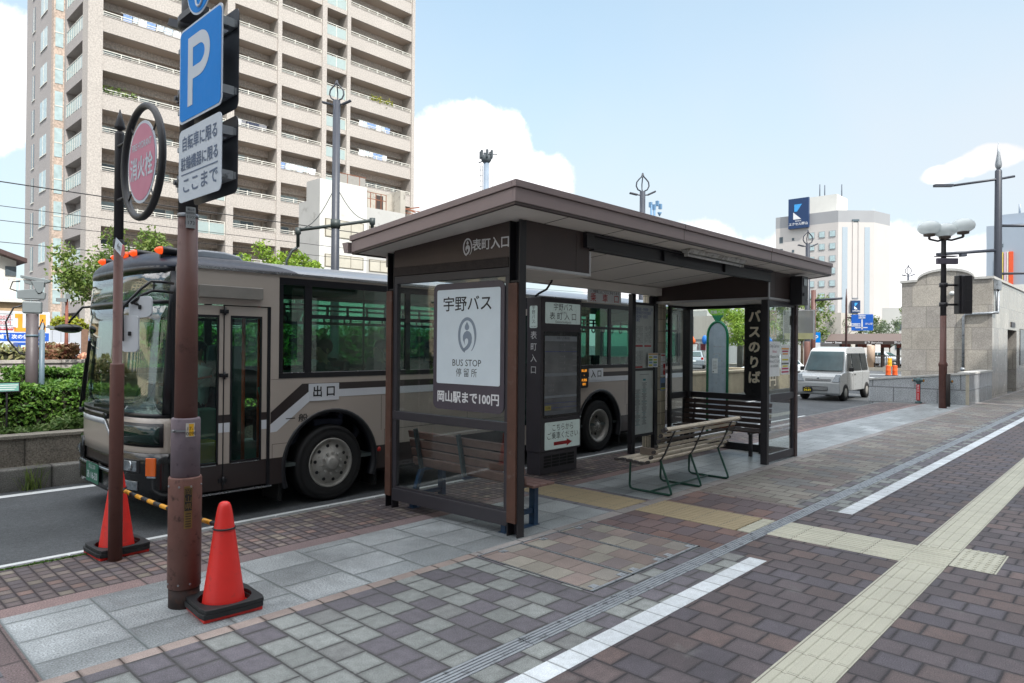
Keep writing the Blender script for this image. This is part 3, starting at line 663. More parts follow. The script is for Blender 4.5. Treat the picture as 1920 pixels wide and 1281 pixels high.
# black control box under the eave
t = thing('control_box', 'black wall box with a small window under the far shelter eave', 'control box', (11.0, 4.1, 2.4))
mb = MB(); mb.box(10.84, 11.10, 4.0, 4.186, 2.41, 2.86); mb.build('case', m_blacksteel, t, bevel=.006)
mb = MB(); mb.box(10.89, 11.05, 3.994, 3.999, 2.7, 2.83, 0); mb.box(10.905, 11.035, 3.992, 3.9935, 2.715, 2.815, 1); mb.box(10.9, 10.92, 3.985, 3.999, 2.55, 2.6, 0); mb.lathe([(.012, 0), (.012, .01)], (11.03, 3.988, 2.5), 8, 1, 'Y'); mb.build('window', [m_charcoal, mat('pale_glass', (150, 158, 160), .2)], t)
# hanging boarding sign
t = thing('hanging_sign', 'white board with red 乗車口 lettering hanging from the back edge of the shelter roof', 'sign', (8.6, 6.14, 2.6))
mb = MB(); mb.box(8.175, 9.04, 6.145, 6.155, 2.395, 2.64, 0); mb.build('board', m_paper, t)
mb = MB(); mb.text('バス乗車口はこちらに停まります', .055, (8.605, 6.1435, 2.555), *SOUTH, mi=0, sx=.92); mb.text('乗　車　口', .135, (8.61, 6.1435, 2.462), *SOUTH, mi=1, bold=.003, sx=1.12)
mb.build('lettering', [m_ltr_k, m_red], t, fix=False)
# fluorescent lamp
t = thing('strip_light', 'white fluorescent strip light fixed beneath the front eave of the shelter', 'light', (8.07, 4.06, 2.86))
z = zs(4.05)-.002
mb = MB(); mb.prism([(4.0, z), (4.13, z), (4.10, z-.045), (4.03, z-.045)], lambda u, v, w: (w, u, v), 7.32, 8.86); mb.build('housing', mat('lamp_enamel', (188, 188, 184), .45, dirt=(140, 136, 128)), t)
mb = MB(); mb.tube([(7.36, 4.065, z-.068), (8.82, 4.065, z-.068)], .017, 10); mb.build('tube', mat('lamp_tube', (200, 202, 200), .3), t)
mb = MB()
for x in (7.335, 8.825): mb.box(x, x+.025, 4.04, 4.09, z-.088, z-.046)
mb.build('socket', mat('lamp_enamel', (188, 188, 184), .45), t)

# ================================================================ BENCHES
m_slat = mat('dark_red_plank', (112, 86, 80), .6, var=.18, scale=7, dirt=(112, 96, 92), dirtf=.58, bump=.15, bscale=90)
m_slat_d = mat('brown_plank', (58, 42, 38), .6, var=.2, scale=7, dirt=(92, 74, 66), dirtf=.6)
m_blueleg = mat('blue_painted_steel', (28, 58, 88), .45, var=.15, dirt=(52, 60, 68), dirtf=.6)
t = thing('wooden_bench', 'dark red slatted bench with blue steel legs behind the poster glass', 'bench', (4.85, 5.1, 0))
mb = MB()
for k in range(4):
    z = .475+k*.098; x = 4.745-k*.022; mb.obox((x, 5.1, z), (.013, 0, .004), (0, .83, 0), (-.009, 0, .037))
mb.build('backrest', m_slat, t, bevel=.004)
mb = MB()
for k in range(3): mb.box(4.775+k*.105, 4.87+k*.105, 4.2, 5.95, .41, .435)
mb.build('seat', m_slat, t, bevel=.005)
for y in (4.4, 5.08, 5.76):
    mb = MB(); mb.bar((4.715, y, .405), (4.625, y, .84), .045, .03, 1, (0, 1, 0)); mb.box(4.70, 5.06, y-.02, y+.02, .378, .4085)
    if y != 5.08:
        mb.box(4.575, 4.635, y-.03, y+.03, 0, .1); mb.bar((4.605, y, .1), (4.715, y, .39), .05, .05, 0, (0, 1, 0)); mb.box(4.975, 5.035, y-.035, y+.035, 0, .3775); mb.box(4.64, 4.9745, y-.02, y+.02, .12, .165)
        mb.box(4.56, 5.05, y-.045, y+.045, 0, .006)
    mb.build('leg', [m_blueleg, mat('teal_grey_support', (58, 70, 74), .5, var=.2)], t, bevel=.003)
t = thing('wooden_bench', 'dark brown slatted bench against the far end wall of the shelter', 'bench', (10.8, 5.3, 0))
mb = MB()
for k in range(5):
    z = .44+k*.088; x = 10.93+k*.014; mb.obox((x, 5.3, z), (.013, 0, -.002), (0, .78, 0), (.006, 0, .033))
mb.build('backrest', m_slat_d, t, bevel=.004)
mb = MB()
for k in range(4): mb.box(10.45+k*.108, 10.55+k*.108, 4.5, 6.02, .385, .41)
mb.build('seat', m_slat_d, t, bevel=.004)
for y in (4.68, 5.3, 5.9):
    mb = MB(); mb.bar((10.93, y, .36), (11.02, y, .83), .045, .03, 0, (0, 1, 0)); mb.box(10.47, 10.95, y-.02, y+.02, .35, .383)
    if y != 5.3: mb.box(10.52, 10.57, y-.025, y+.025, 0, .3495); mb.box(10.9, 10.95, y-.025, y+.025, 0, .3495)
    mb.build('leg', m_blacksteel, t, bevel=.003)
t = thing('wooden_box', 'small brown wooden block lying on the far shelter bench', 'box', (10.62, 5.12, .41))
mb = MB(); mb.box(10.5, 10.78, 5.08, 5.30, .411, .425); mb.box(10.5, 10.52, 5.05, 5.30, .4255, .5); mb.box(10.5205, 10.78, 5.05, 5.075, .4255, .5); mb.build('tray', mat('orange_wood', (122, 76, 46), .6, var=.25, scale=9), t, bevel=.003)
# slatted garden bench on green tube frames
m_pale = mat('weathered_pale_slat', (184, 174, 158), .7, var=.16, scale=9, dirt=(138, 129, 116), dirtf=.52, bump=.2, bscale=110)
m_endc = mat('grey_slat_end', (66, 62, 62), .8)
m_green = mat('green_painted_tube', (28, 70, 58), .4, var=.15, dirt=(46, 62, 56), dirtf=.62)
t = thing('garden_bench', 'pale slatted park bench on green tube legs in the open front of the shelter', 'bench', (7.75, 4.3, 0))
BX0, BX1 = 6.80, 8.72
prof = [(4.66, .395, 0), (4.58, .405, 0), (4.495, .40, 0), (4.41, .392, 0), (4.325, .388, 0), (4.245, .405, .55), (4.2, .465, 1.0), (4.165, .53, 1.15), (4.135, .595, 1.2), (4.105, .66, 1.22), (4.075, .725, 1.24), (4.03, .795, 1.0)]
for i, (y, z, a) in enumerate(prof):
    hw, hh = (.034, .013) if i < 5 else (.0185, .014)
    if i == len(prof)-1: hw, hh = .03, .022
    a2 = a if i < len(prof)-1 else .6
    dark = i == 9
    poly = rrect(-hw, hw, -hh, hh, .011, 3)
    f = lambda u, v, w, y=y, z=z, a=a2: (w, y-(u*cos(a)-v*sin(a)), z+u*sin(a)+v*cos(a))
    mb = MB(); mb.prism(poly, f, BX0, BX1, 1 if dark else 0); mb.prism(rrect(-hw-.002, hw+.002, -hh-.002, hh+.002, .012, 3), f, BX0-.012, BX0+.03, 2); mb.prism(rrect(-hw-.002, hw+.002, -hh-.002, hh+.002, .012, 3), f, BX1-.03, BX1+.012, 2)
    mb.build('slat', [m_pale, mat('dark_slat', (74, 66, 60), .7, var=.2), m_endc], t)
for x in (7.05, 7.76, 8.5):
    mb = MB(); r = .014
    mb.tube([(x, 4.22, .40), (x, 4.16, .25), (x, 4.085, .07), (x, 4.075, .03), (x, 4.10, .015), (x, 4.35, .015), (x, 4.60, .015), (x, 4.635, .03), (x, 4.645, .06), (x, 4.64, .2), (x, 4.635, .372)], r, 8, 0)
    mb.bar((x, 4.65, .378), (x, 4.3, .372), .03, .008, 1, (0, 0, 1)); mb.bar((x, 4.3, .372), (x, 4.22, .40), .03, .008, 1); mb.bar((x, 4.22, .40), (x, 4.17, .47), .03, .008, 1); mb.bar((x, 4.17, .47), (x, 4.03, .77), .03, .008, 1)
    mb.build('leg', [m_green, m_blacksteel], t)
mb = MB(); mb.tube([(7.05, 4.36, .017), (8.5, 4.36, .017)], .012, 8); mb.build('stretcher', m_green, t)
t = thing('wooden_block', 'small grey wooden block resting on the near end of the garden bench seat', 'block', (7.25, 4.5, .41))
mb = MB(); mb.obox((7.2, 4.47, .465), (.015, 0, 0), (0, .12, 0), (0, 0, .045)); mb.build('block_body', mat('grey_wood', (120, 108, 98), .75, var=.2), t, bevel=.006)

# ================================================================ ILLUMINATED KIOSK
t = thing('bus_stop_kiosk', 'tall dark bus stop kiosk with lit panels and a departure screen inside the shelter', 'kiosk', (7.3, 6.08, 0))
m_kio = mat('kiosk_charcoal', (66, 62, 68), .5, var=.1, scale=4, dirt=(70, 66, 72), dirtf=.58)
mb = MB(); mb.box(6.895, 7.78, 5.955, 6.215, .3, 2.395); bodyk = mb.build('body', m_kio, t, bevel=.012)
mb = MB(); mb.box(6.905, 7.71, 5.97, 6.2, 0, .2995); pk = mb.build('plinth', m_kio, t, bevel=.006)
mb = MB()
for r in range(4):
    for c in range(4): mb.box(6.99+c*.168, 7.14+c*.168, 5.9675, 5.9695, .09+r*.042, .122+r*.042)
mb.build('vent', mat('vent_black', (20, 20, 22), .8), pk)
m_lit = mat('kiosk_panel_white', (176, 192, 190), .3, var=.06, emit=.1)
def kpanel(name, x0, x1, z0, z1, m, par=bodyk, y=5.9545, th=.006, r=.015):
    mb = MB(); mb.prism(rrect(x0, x1, z0, z1, r, 3), XZf, y-th, y); return mb.build(name, m, par)
kpanel('name_panel', 6.975, 7.735, 2.04, 2.325, m_lit); kpanel('instruction_panel', 6.985, 7.745, .33, .7, m_lit)
mb = MB(); Y = 5.9475
mb.text('宇野バス', .105, (7.355, Y, 2.262), *SOUTH, sx=1.02, bold=.001); mb.text('UNO BUS', .03, (7.355, Y, 2.197), *SOUTH); mb.text('表 町 入 口', .11, (7.355, Y, 2.135), *SOUTH, sx=1.12, bold=.001); mb.text('Omotechoiriguchi', .05, (7.355, Y, 2.064), *SOUTH, sx=.95)
mb.text('こちらから', .105, (7.365, Y, .615), *SOUTH, sx=.92); mb.text('ご乗車ください', .105, (7.365, Y, .505), *SOUTH, sx=.94)
mb.prism([(7.17, .378), (7.45, .378), (7.45, .352), (7.57, .402), (7.45, .452), (7.45, .426), (7.17, .426)], XZf, Y-.0005, Y+.0005, 1)
mb.build('lettering', [m_ltr_k, m_red], bodyk, fix=False)
kpanel('screen_bezel', 6.95, 7.745, .76, 1.93, mat('screen_black', (14, 14, 17), .25), r=.02)
def screen_mat():
    b = NB('departure_board'); p = b.pos(); n = b.noise(p, 3, 4)
    b.l(b.mix(b.rng(n, .3, .7, 0, 1), (.13, .14, .15), (.24, .25, .26)), b.b.inputs['Base Color']); b.b.inputs['Roughness'].default_value = .12
    return b.m
kpanel('departure_screen', 6.965, 7.66, .80, 1.87, screen_mat(), y=5.948, th=.003, r=.004)
mb = MB(); Y = 5.9445
for z0, z1, mi in ((1.80, 1.87, 0), (1.325, 1.365, 0), (1.03, 1.06, 0), (.80, .85, 3), (1.655, 1.662, 1), (.89, .895, 1), (.955, .96, 1)): mb.box(6.966, 7.659, Y-.0008, Y+.0004, z0, z1, mi)
for k in range(5): mb.box(7.12, 7.655, Y-.0008, Y+.0004, 1.725-k*.083, 1.7275-k*.083, 3); mb.text('ー:ー 発', .034, (7.34, Y-.001, 1.752-k*.083), *SOUTH, mi=2); mb.box(7.56, 7.65, Y-.0008, Y+.0004, 1.705-k*.083, 1.711-k*.083, 2)
for k, s in enumerate(('12:15 発', '12:30 発')): mb.text(s, .038, (7.1, Y-.001, 1.2-k*.07), *SOUTH, mi=2)
for k in range(3): mb.box(6.97, 7.655, Y-.0008, Y+.0004, 1.25-k*.08, 1.2525-k*.08, 3)
mb.box(6.97, 7.1, Y-.001, Y+.0004, .865, .925, 4); mb.text('13:00', .045, (7.035, Y-.0015, .895), *SOUTH, mi=5); mb.text('宇野バス 時刻表', .04, (7.35, Y-.0015, 1.84), *SOUTH, mi=5)
mb.build('screen_rows', [mat('screen_grey', (150, 158, 166), .3), mat('screen_blue', (50, 70, 150), .3), mat('screen_text', (150, 154, 156), .4), mat('screen_line', (110, 116, 124), .4), mat('screen_yellow', (170, 156, 70), .4), m_ltr_k], bodyk, fix=False)
mb = MB()
for z in (1.98, .735): mb.lathe([(.013, 0), (.013, .01)], (7.755, 5.943, z), 8, 0, 'Y')
mb.build('lock', m_steel, bodyk)
mb = MB(); mb.prism([(6.02+u, v) for u, v in rrect(0, .135, 1.975, 2.275, .02, 3)], lambda u, v, w: (w, u, v), 6.889, 6.8945); sp_ = mb.build('side_panel', m_lit, bodyk)
mb = MB()
for k, ch in enumerate('宇野バス'): mb.text(ch, .062, (6.8885, 6.087, 2.245-k*.062), *WEST, mi=0)
mb.text('UNO BUS', .024, (6.8885, 6.087, 1.993), *WEST, mi=0)
for k, ch in enumerate('表町入口'): mb.text(ch, .115, (6.8935, 6.085, 1.87-k*.155), *WEST, mi=1, bold=.002)
mb.build('lettering', [m_ltr_k, m_ltr_w], bodyk, fix=False)
mb = MB(); mb.tube([(6.98, 6.1, 2.39), (6.93, 6.09, 2.41), (6.95, 6.05, 2.44), (7.03, 5.98, 2.50), (7.07, 5.93, 2.6), (7.08, 5.9, 2.72)], .015, 8); mb.build('cable', m_blacksteel, t)
# ================================================================ POLES AND CONES
m_pole = mat('brown_painted_pole', (98, 64, 57), .5, var=.16, scale=4, dirt=(72, 46, 42), dirtf=.55, bump=.08, bscale=90)
m_pole_d = mat('dark_grey_pole', (44, 42, 46), .5, var=.14, scale=4, dirt=(60, 56, 58), dirtf=.6)
m_pole_l = mat('rusty_brown_sleeve', (102, 68, 60), .6, var=.22, scale=7, dirt=(46, 30, 28), dirtf=.55, bump=.15)
m_sleeve = mat('grey_violet_wrap', (112, 100, 108), .65, var=.14, scale=9, dirt=(86, 76, 84), dirtf=.56)
m_bolt = mat('zinc_bolt', (140, 142, 146), .4, metal=.8)
m_refl_w = mat('reflective_white', (190, 200, 212), .35, var=.03)
m_sblue = mat('sign_blue', (0, 128, 214), .5, var=.03, spec=.12)
m_back = mat('sign_back_grey', (70, 72, 78), .45, metal=.3, var=.1)
PC = (1.83, 4.70)
t = thing('parking_sign_pole', 'tall brown sign pole with the blue P sign and a bicycle parking sign', 'sign pole', (PC[0], PC[1], 0))
mb = MB(); mb.lathe([(.072, 1.2), (.068, 1.9), (.061, 2.6)], (*PC, 0), 24, 0); mb.lathe([(.061, 2.6), (.055, 3.6), (.05, 4.6)], (*PC, 0), 24, 1); mb.build('pole', [m_pole, m_pole_d], t)
mb = MB(); mb.lathe([(.09, .84), (.09, 1.235), (.084, 1.245), (.07, 1.246)], (*PC, 0), 28); mb.build('wrap', m_sleeve, t)
mb = MB(); mb.lathe([(.097, .125), (.103, .13), (.103, .845), (.098, .856), (.086, .857)], (*PC, 0), 28); 
sv = mb.build('sleeve', m_pole_l, t)
mb = MB(); mb.lathe([(.096, 0), (.096, .126)], (*PC, 0), 28); mb.build('foot', mat('rusty_dark_foot', (52, 40, 38), .8, var=.3, dirt=(74, 52, 44)), sv)
CV = Vector((-PC[0], -PC[1], 0)).normalized(); CR = Vector((CV.y, -CV.x, 0))*-1    # towards the footway, and right of it
def onpole(a, r, z): d = CV*cos(a)+CR*sin(a); return Vector((PC[0], PC[1], z))+d*r
mb = MB()
for z in (.80, .16):
    for a in (-1.2, -.35, .35, 1.2): p = onpole(a, .1, z); d = onpole(a, .108, z); mb.tube([p, d], [.008, .006], 8)
mb.build('rivet', m_bolt, sv)
def wrap(name, a0, a1, r, z0, z1, m, par, n=10, th=.003):
    mb = MB(); vs = []
    for rr in (r, r+th):
        for z in (z0, z1):
            for i in range(n+1): vs.append(onpole(a0+(a1-a0)*i/n, rr, z))
    N = n+1; fs = [(2*N+i, 2*N+i+1, 3*N+i+1, 3*N+i) for i in range(n)]+[(i, i+1, N+i+1, N+i) for i in range(n)]+[(N+i, N+i+1, 3*N+i+1, 3*N+i) for i in range(n)]+[(i, i+1, 2*N+i+1, 2*N+i) for i in range(n)]+[(0, N, 3*N, 2*N), (n, N+n, 3*N+n, 2*N+n)]
    mb.add(vs, fs, 0, False); return mb.build(name, m, par)
def wraptext(name, lines, par, m, r):
    """short lines of lettering bent round the pole: each glyph on its own tangent"""
    mb = MB()
    for s, size, z, a0, pitch in lines:
        k = len(s)
        for i, ch in enumerate(s):
            a = a0+(i-(k-1)/2)*pitch/r; p = onpole(a, r, z); d = CV*cos(a)+CR*sin(a); u = Vector((0, 0, 1)).cross(d); mb.text(ch, size, p, u, (0, 0, 1))
    return mb.build(name, m, par, fix=False)
m_brass = mat('brass_plate', (122, 98, 56), .4, metal=.5, var=.2, scale=30); m_plq = mat('plaque_black', (26, 24, 24), .4)
pq = wrap('plaque', -.05, .42, .1035, .528, .805, m_brass, t); wrap('plaque_field', -.02, .39, .107, .645, .79, m_plq, pq, th=.0015)
wraptext('lettering', [('岡', .045, .765, .185, .03), ('山', .045, .718, .185, .03), ('県', .045, .671, .185, .03)], pq, m_brass, .1095)
mb = MB()
for k in range(6):
    for j in range(7):
        p = onpole(.05+j*.045, .1072, .625-k*.0165); mb.obox(p, CR*.0016, (0, 0, .004), CV*.0003)
mb.build('plaque_text', m_plq, pq)
lb = wrap('number_label', .0, .62, .0905, 1.125, 1.215, mat('label_white', (190, 186, 178), .45), t); wrap('label_field', .2, .53, .0938, 1.13, 1.21, mat('label_yellow', (214, 164, 34), .45), lb, th=.0008)
wraptext('lettering', [('17-1', .034, 1.178, .365, .015), ('0090', .034, 1.146, .365, .0165)], lb, m_ltr_k, .0952)
mb = MB(); mb.bar(onpole(-.7, .1, 1.165), onpole(0, .098, 1.165), .008, .012); mb.tube([onpole(-.75, .09, 1.165), onpole(-.75, .12, 1.165)], .01, 8); mb.build('strap', m_bolt, lb)
l2 = wrap('asset_label', -.2, .75, .0635, 2.50, 2.64, mat('label_grey', (160, 164, 166), .4), t)
wraptext('lettering', [('岡山市', .016, 2.62, .28, .016), ('道路照明灯', .015, 2.598, .28, .0135), ('ESCO', .022, 2.572, .28, .0145), ('11731', .034, 2.533, .28, .0175)], l2, m_ltr_k, .0672)
mb = MB(); mb.lathe([(.064, 2.575), (.066, 2.58), (.066, 2.595), (.064, 2.6)], (*PC, 0), 24); mb.build('band', m_bolt, t)
# signs stand square to the road, one plate facing each way
def wsign(name, x, y0, y1, z0, z1, m, par, r=.045, th=.004, back=None):
    mb = MB(); mb.prism([(u, v) for u, v in rrect(y0, y1, z0, z1, r)], lambda u, v, w: (w, u, v), x, x+th, 0)
    return mb.build(name, m, par)
for zz, zt, nm in ((3.135, 3.735, 'parking'), (2.635, 3.095, 'bicycle')):
    f = wsign('sign_panel', 1.72, 3.945, 4.575, zz, zt, m_refl_w, t)
    if nm == 'parking':
        wsign('sign_field', 1.7175, 3.96, 4.56, zz+.014, zt-.014, m_sblue, f, r=.038, th=.0022)
        def Pp(u, v): return (1.716, 4.435-u, 3.225+v)
        mb = MB(); o = [(0, 0), (.075, 0), (.075, .16), (.17, .16)]
        R = [(.17+.155*sin(a), .16+.135-.135*cos(a)) for a in [pi*i/14 for i in range(15)]]
        outer = R; inner = [(.17+.08*sin(a), .235+.06-.06*cos(a)) for a in [pi*i/14 for i in range(15)]]
        mb.poly([Pp(0, 0), Pp(.075, 0), Pp(.075, .43), Pp(0, .43)]); mb.poly([Pp(.075, .16), Pp(.17, .16), Pp(.17, .235), Pp(.075, .235)]); mb.poly([Pp(.075, .355), Pp(.17, .355), Pp(.17, .43), Pp(.075, .43)])
        mb.add([Pp(*q) for q in outer]+[Pp(*q) for q in inner], [(i, i+1, 15+i+1, 15+i) for i in range(14)]); mb.build('lettering', m_refl_w, f, fix=False)
    else:
        mb = MB(); x = 1.7185
        mb.heavy('自転車に限る', .099, (x, 4.26, 2.995), *WEST, w=.0014, sx=.9); mb.heavy('駐輪機器に限る', .092, (x, 4.26, 2.868), *WEST, w=.0014, sx=.86); mb.box(x-.0003, x+.0003, 3.99, 4.53, 2.803, 2.811); mb.heavy('ここまで', .11, (x, 4.25, 2.728), *WEST, w=.0014, sx=1.22)
        mb.build('lettering', mat('slate_blue_lettering', (86, 104, 132), .5), f, fix=False)
    b = wsign('sign_back', 1.815, 3.945, 4.575, zz, zt, m_back, t)
    mb = MB()
    for z in (zz+.1, zt-.1):
        mb.box(1.724, 1.734, 3.96, 4.55, z-.02, z+.02); mb.box(1.801, 1.8148, 3.96, 4.55, z-.02, z+.02); mb.box(1.7345, 1.8005, 3.965, 4.03, z-.025, z+.025); mb.box(1.7345, 1.8005, 4.4, 4.64, z-.015, z+.015)
    mb.build('bracket', m_steel_d, t)
    mb = MB(); zc = (zz+zt)/2-.05; mb.lathe([(.062, zc-.03), (.07, zc-.028), (.07, zc+.028), (.062, zc+.03)], (*PC, 0), 20); mb.box(PC[0]-.04, PC[0]+.02, PC[1]+.06, PC[1]+.115, zc-.025, zc+.025); mb.tube([(PC[0]-.06, PC[1]+.09, zc), (PC[0]+.05, PC[1]+.09, zc)], .016, 8); mb.build('clamp', m_back, t)
mb = MB(); mb.lathe([(.2, 0), (.2, .004)], (1.72, 4.27, 3.965), 40, 0, 'X'); d = mb.build('round_sign', m_refl_w, t)
mb = MB(); mb.lathe([(.188, 0), (.188, .002)], (1.7175, 4.27, 3.965), 40, 0, 'X'); mb.build('sign_field', m_sblue, d)
mb = MB(); mb.tube([(1.716, 4.27+.05*cos(a), 3.86+.05*sin(a)) for a in [pi+pi*i/8 for i in range(9)]], .008, 6); mb.tube([(1.716, 4.32, 3.86), (1.716, 4.3, 4.02)], .008, 6); mb.tube([(1.716, 4.22, 3.86), (1.716, 4.24, 4.02)], .008, 6); mb.build('sign_mark', m_refl_w, d)
mb = MB(); mb.lathe([(.056, 3.83), (.075, 3.835), (.075, 3.9), (.056, 3.905)], (*PC, 0), 20); mb.box(1.74, 1.83, 4.4, 4.65, 3.845, 3.885); mb.bar((1.8, 4.76, 3.87), (1.76, 4.84, 3.90), .05, .05); mb.build('clamp', m_back, t)

# fire hydrant sign
FC = (1.815, 6.04)
t = thing('hydrant_sign_post', 'slim brown post with a faded pink FIRE HYDRANT disc inside a black ring', 'sign post', (FC[0], FC[1], 0))
mb = MB(); mb.lathe([(.051, 0), (.051, 1.56), (.047, 1.572), (.0345, 1.573), (.0345, 2.5)], (*FC, 0), 20, 0); mb.lathe([(.0345, 2.5), (.0345, 3.40), (.03, 3.425), (.018, 3.432)], (*FC, 0), 20, 1); mb.build('post', [m_pole, m_pole_d], t)
mb = MB(); mb.lathe([(.014, 3.43), (.018, 3.438), (.04, 3.452), (.042, 3.462), (.022, 3.53), (.003, 3.605)], (*FC, 0), 12); mb.build('finial', m_pole_d, t)
mb = MB(); mb.tube([(1.80, 5.475+.395*cos(a), 3.08+.41*sin(a)) for a in [2*pi*i/48 for i in range(48)]], .026, 10, closed=True)
for z in (3.30, 2.87): mb.tube([(1.80, FC[1]-.03, z), (1.80, 5.475+.395*sqrt(1-((z-3.08)/.41)**2), z)], .012, 6)
mb.build('ring', [mat('black_ring', (40, 40, 44), .5, var=.15, scale=9, dirt=(70, 40, 34), dirtf=.62)], t)
mb = MB(); mb.lathe([(.305, 0), (.305, .005)], (1.795, 5.475, 3.08), 48, 0, 'X', sx=.95); ds = mb.build('disc', m_refl_w, t)
mb = MB(); mb.lathe([(.283, 0), (.283, .002)], (1.7925, 5.475, 3.08), 48, 0, 'X', sx=.95); mb.build('disc_field', mat('faded_pink', (192, 116, 142), .45, var=.06, scale=3), ds)
mb = MB(); mb.text('FIRE HYDRANT', .072, (1.791, 5.475, 3.205), *WEST, bold=.001, sx=.82); mb.heavy('消火栓', .18, (1.791, 5.475, 3.03), *WEST, w=.003, sx=.87); mb.build('lettering', m_refl_w, ds, fix=False)
mb = MB()
for a in (50, 140, 230, 320): a = radians(a); mb.tube([(1.80, 5.475+.28*cos(a), 3.08+.295*sin(a)), (1.80, 5.475+.375*cos(a), 3.08+.39*sin(a))], .007, 6)
mb.build('strut', m_pole_d, ds)
A0 = Vector((1.775, 5.99, 2.525)); U = Vector((0, -cos(.42), -sin(.42))); V = Vector((0, -sin(.42), cos(.42)))
mb = MB(); mb.prism([(0, -.045), (.17, -.045), (.17, .045), (0, .045)], lambda u, v, w: tuple(A0+U*u+V*v+Vector((w, 0, 0))), 0, .003, 0); mb.prism([(.1702, -.045), (.22, -.045), (.25, 0), (.22, .045), (.1702, .045)], lambda u, v, w: tuple(A0+U*u+V*v+Vector((w, 0, 0))), 0, .003, 1); mb.text('4m', .07, A0+U*.1+Vector((-.001, 0, 0)), U, V, 2); mb.lathe([(.036, 2.49), (.04, 2.495), (.04, 2.555), (.036, 2.56)], (*FC, 0), 16, 3)
mb.build('distance_arrow', [m_refl_w, mat('faded_red', (190, 90, 96), .45), m_ltr_k, m_pole_d], t, fix=False)

# traffic cones with rubber weights
m_cone = mat('cone_red', (216, 44, 38), .42, var=.08, scale=6, dirt=(158, 58, 52), dirtf=.57)
m_rub = mat('black_rubber', (30, 31, 34), .55, var=.15, scale=9, dirt=(54, 54, 56), dirtf=.6)
def cone(loc, rz, lab):
    t = thing('traffic_cone', lab, 'traffic cone', (loc[0], loc[1], 0), rz)
    mb = MB(); mb.box(-.185, .185, -.185, .185, .0, .022)
    mb.lathe([(.15, .022), (.147, .03), (.137, .034), (.132, .05), (.05, .63), (.042, .67), (.034, .69), (.02, .70), (.0001, .703)], (0, 0, 0), 32)
    mb.build('cone_body', m_cone, t, local=True, bevel=.004)
    for k, (z0, z1, o, rr) in enumerate(((.023, .055, .0, .02), (.0555, .082, .006, .03))):
        mb = MB(); n = 32; vs = []; fs = []
        hole = [(.163*cos(2*pi*i/n), .163*sin(2*pi*i/n)) for i in range(n)]
        def sq(i):
            a = 2*pi*i/n; c, s_ = cos(a), sin(a); m_ = max(abs(c), abs(s_)); r = .2-k*.004; x, y = r*c/m_, r*s_/m_; q = .025
            d = abs(abs(x)-abs(y)); return (x*(1-.06*max(0, 1-d/.05)), y*(1-.06*max(0, 1-d/.05)))
        out = [sq(i) for i in range(n)]
        for z in (z0, z1): vs += [(x+o, y-o, z) for x, y in hole]+[(x+o, y-o, z) for x, y in out]
        for i in range(n):
            j = (i+1) % n; fs += [(i, j, n+j, n+i), (2*n+i, 2*n+j, 3*n+j, 3*n+i), (n+i, n+j, 3*n+j, 3*n+i), (i, j, 2*n+j, 2*n+i)]
        mb.add(vs, fs); mb.build('weight', m_rub, t, local=True, bevel=.004)
    mb = MB(); z = .53; r = .05+(.63-z)*.1414+.004; mb.tube([(r*cos(a), r*sin(a), z) for a in [2*pi*i/20 for i in range(20)]], .006, 6, closed=True); mb.build('loop', m_rub, t, local=True)
    return t
cone((1.985, 4.45), radians(-4), 'red traffic cone beside the foot of the parking sign pole')
cone((1.895, 6.27), radians(3), 'red traffic cone behind the hydrant sign post at the kerb')
t = thing('cone_bar', 'black and yellow striped bar hung between the two traffic cones', 'barrier bar', (1.94, 5.36, .48))
p, q = Vector((1.985, 4.52, .53)), Vector((1.895, 6.2, .53)); N = 15
yb, bb = MB(), MB()
for i in range(N):
    a, b = p.lerp(q, i/N), p.lerp(q, (i+1)/N); s = lambda k: -.012*sin(pi*k/N)
    a.z += s(i); b.z += s(i+1); (bb if i % 2 == 0 else yb).tube([a, b], .0165, 10)
bb.build('black_band', m_rub, t); yb.build('yellow_band', mat('bar_yellow', (212, 150, 36), .5), t)
# ================================================================ BUS
m_bus = mat('bus_taupe_paint', (170, 160, 151), .34, var=.05, scale=1.5, coat=.35, dirt=(148, 138, 130), dirtf=.62)
m_busd = mat('bus_dark_brown', (46, 38, 38), .35, var=.06, coat=.3)
m_busw = mat('bus_white_stripe', (206, 210, 216), .35, var=.04, coat=.3)
m_busroof = mat('bus_roof_grey', (138, 144, 152), .38, var=.06, scale=1, coat=.2, dirt=(120, 124, 128), dirtf=.62)
m_busroofd = mat('bus_roof_blue_black', (40, 46, 60), .4, var=.06, spec=.3)
m_busblk = mat('bus_black_frame', (18, 19, 25), .35, var=.1)
m_bglass = glass('bus_side_glass', (.52, .74, .66), .10, alpha=.04, dark=(.01, .03, .025))
m_fglass = glass('bus_windscreen', (.78, .9, .86), .17, alpha=.02, dark=(.02, .05, .045))
m_dglass = glass('bus_door_glass', (.68, .84, .78), .05, alpha=.02)
m_rubber = mat('tyre_rubber', (24, 24, 26), .75, var=.15, scale=8, dirt=(44, 42, 40), dirtf=.56)
m_hub = mat('wheel_steel', (150, 148, 143), .5, metal=.2, var=.15, scale=9, dirt=(112, 105, 98), dirtf=.56)
m_chrome = mat('bright_metal', (176, 180, 184), .25, metal=.9)
m_amber = mat('amber_lens', (214, 96, 22), .2, var=.08, coat=.5)
m_lens = mat('clear_lens', (120, 128, 134), .1, metal=.3, var=.45, scale=26, coat=.6)
m_seat = mat('bus_seat_fabric', (34, 40, 58), .8, var=.2)
m_int = mat('bus_interior_grey', (86, 92, 92), .7, var=.1)
m_floor = mat('bus_floor', (74, 84, 84), .6, var=.15)
m_orange = mat('orange_handrail', (198, 74, 40), .45)
bus = thing('city_bus', 'taupe and brown city bus with white stripe waiting at the kerb behind the shelter', 'bus', (7.6, 8.27, -.12))
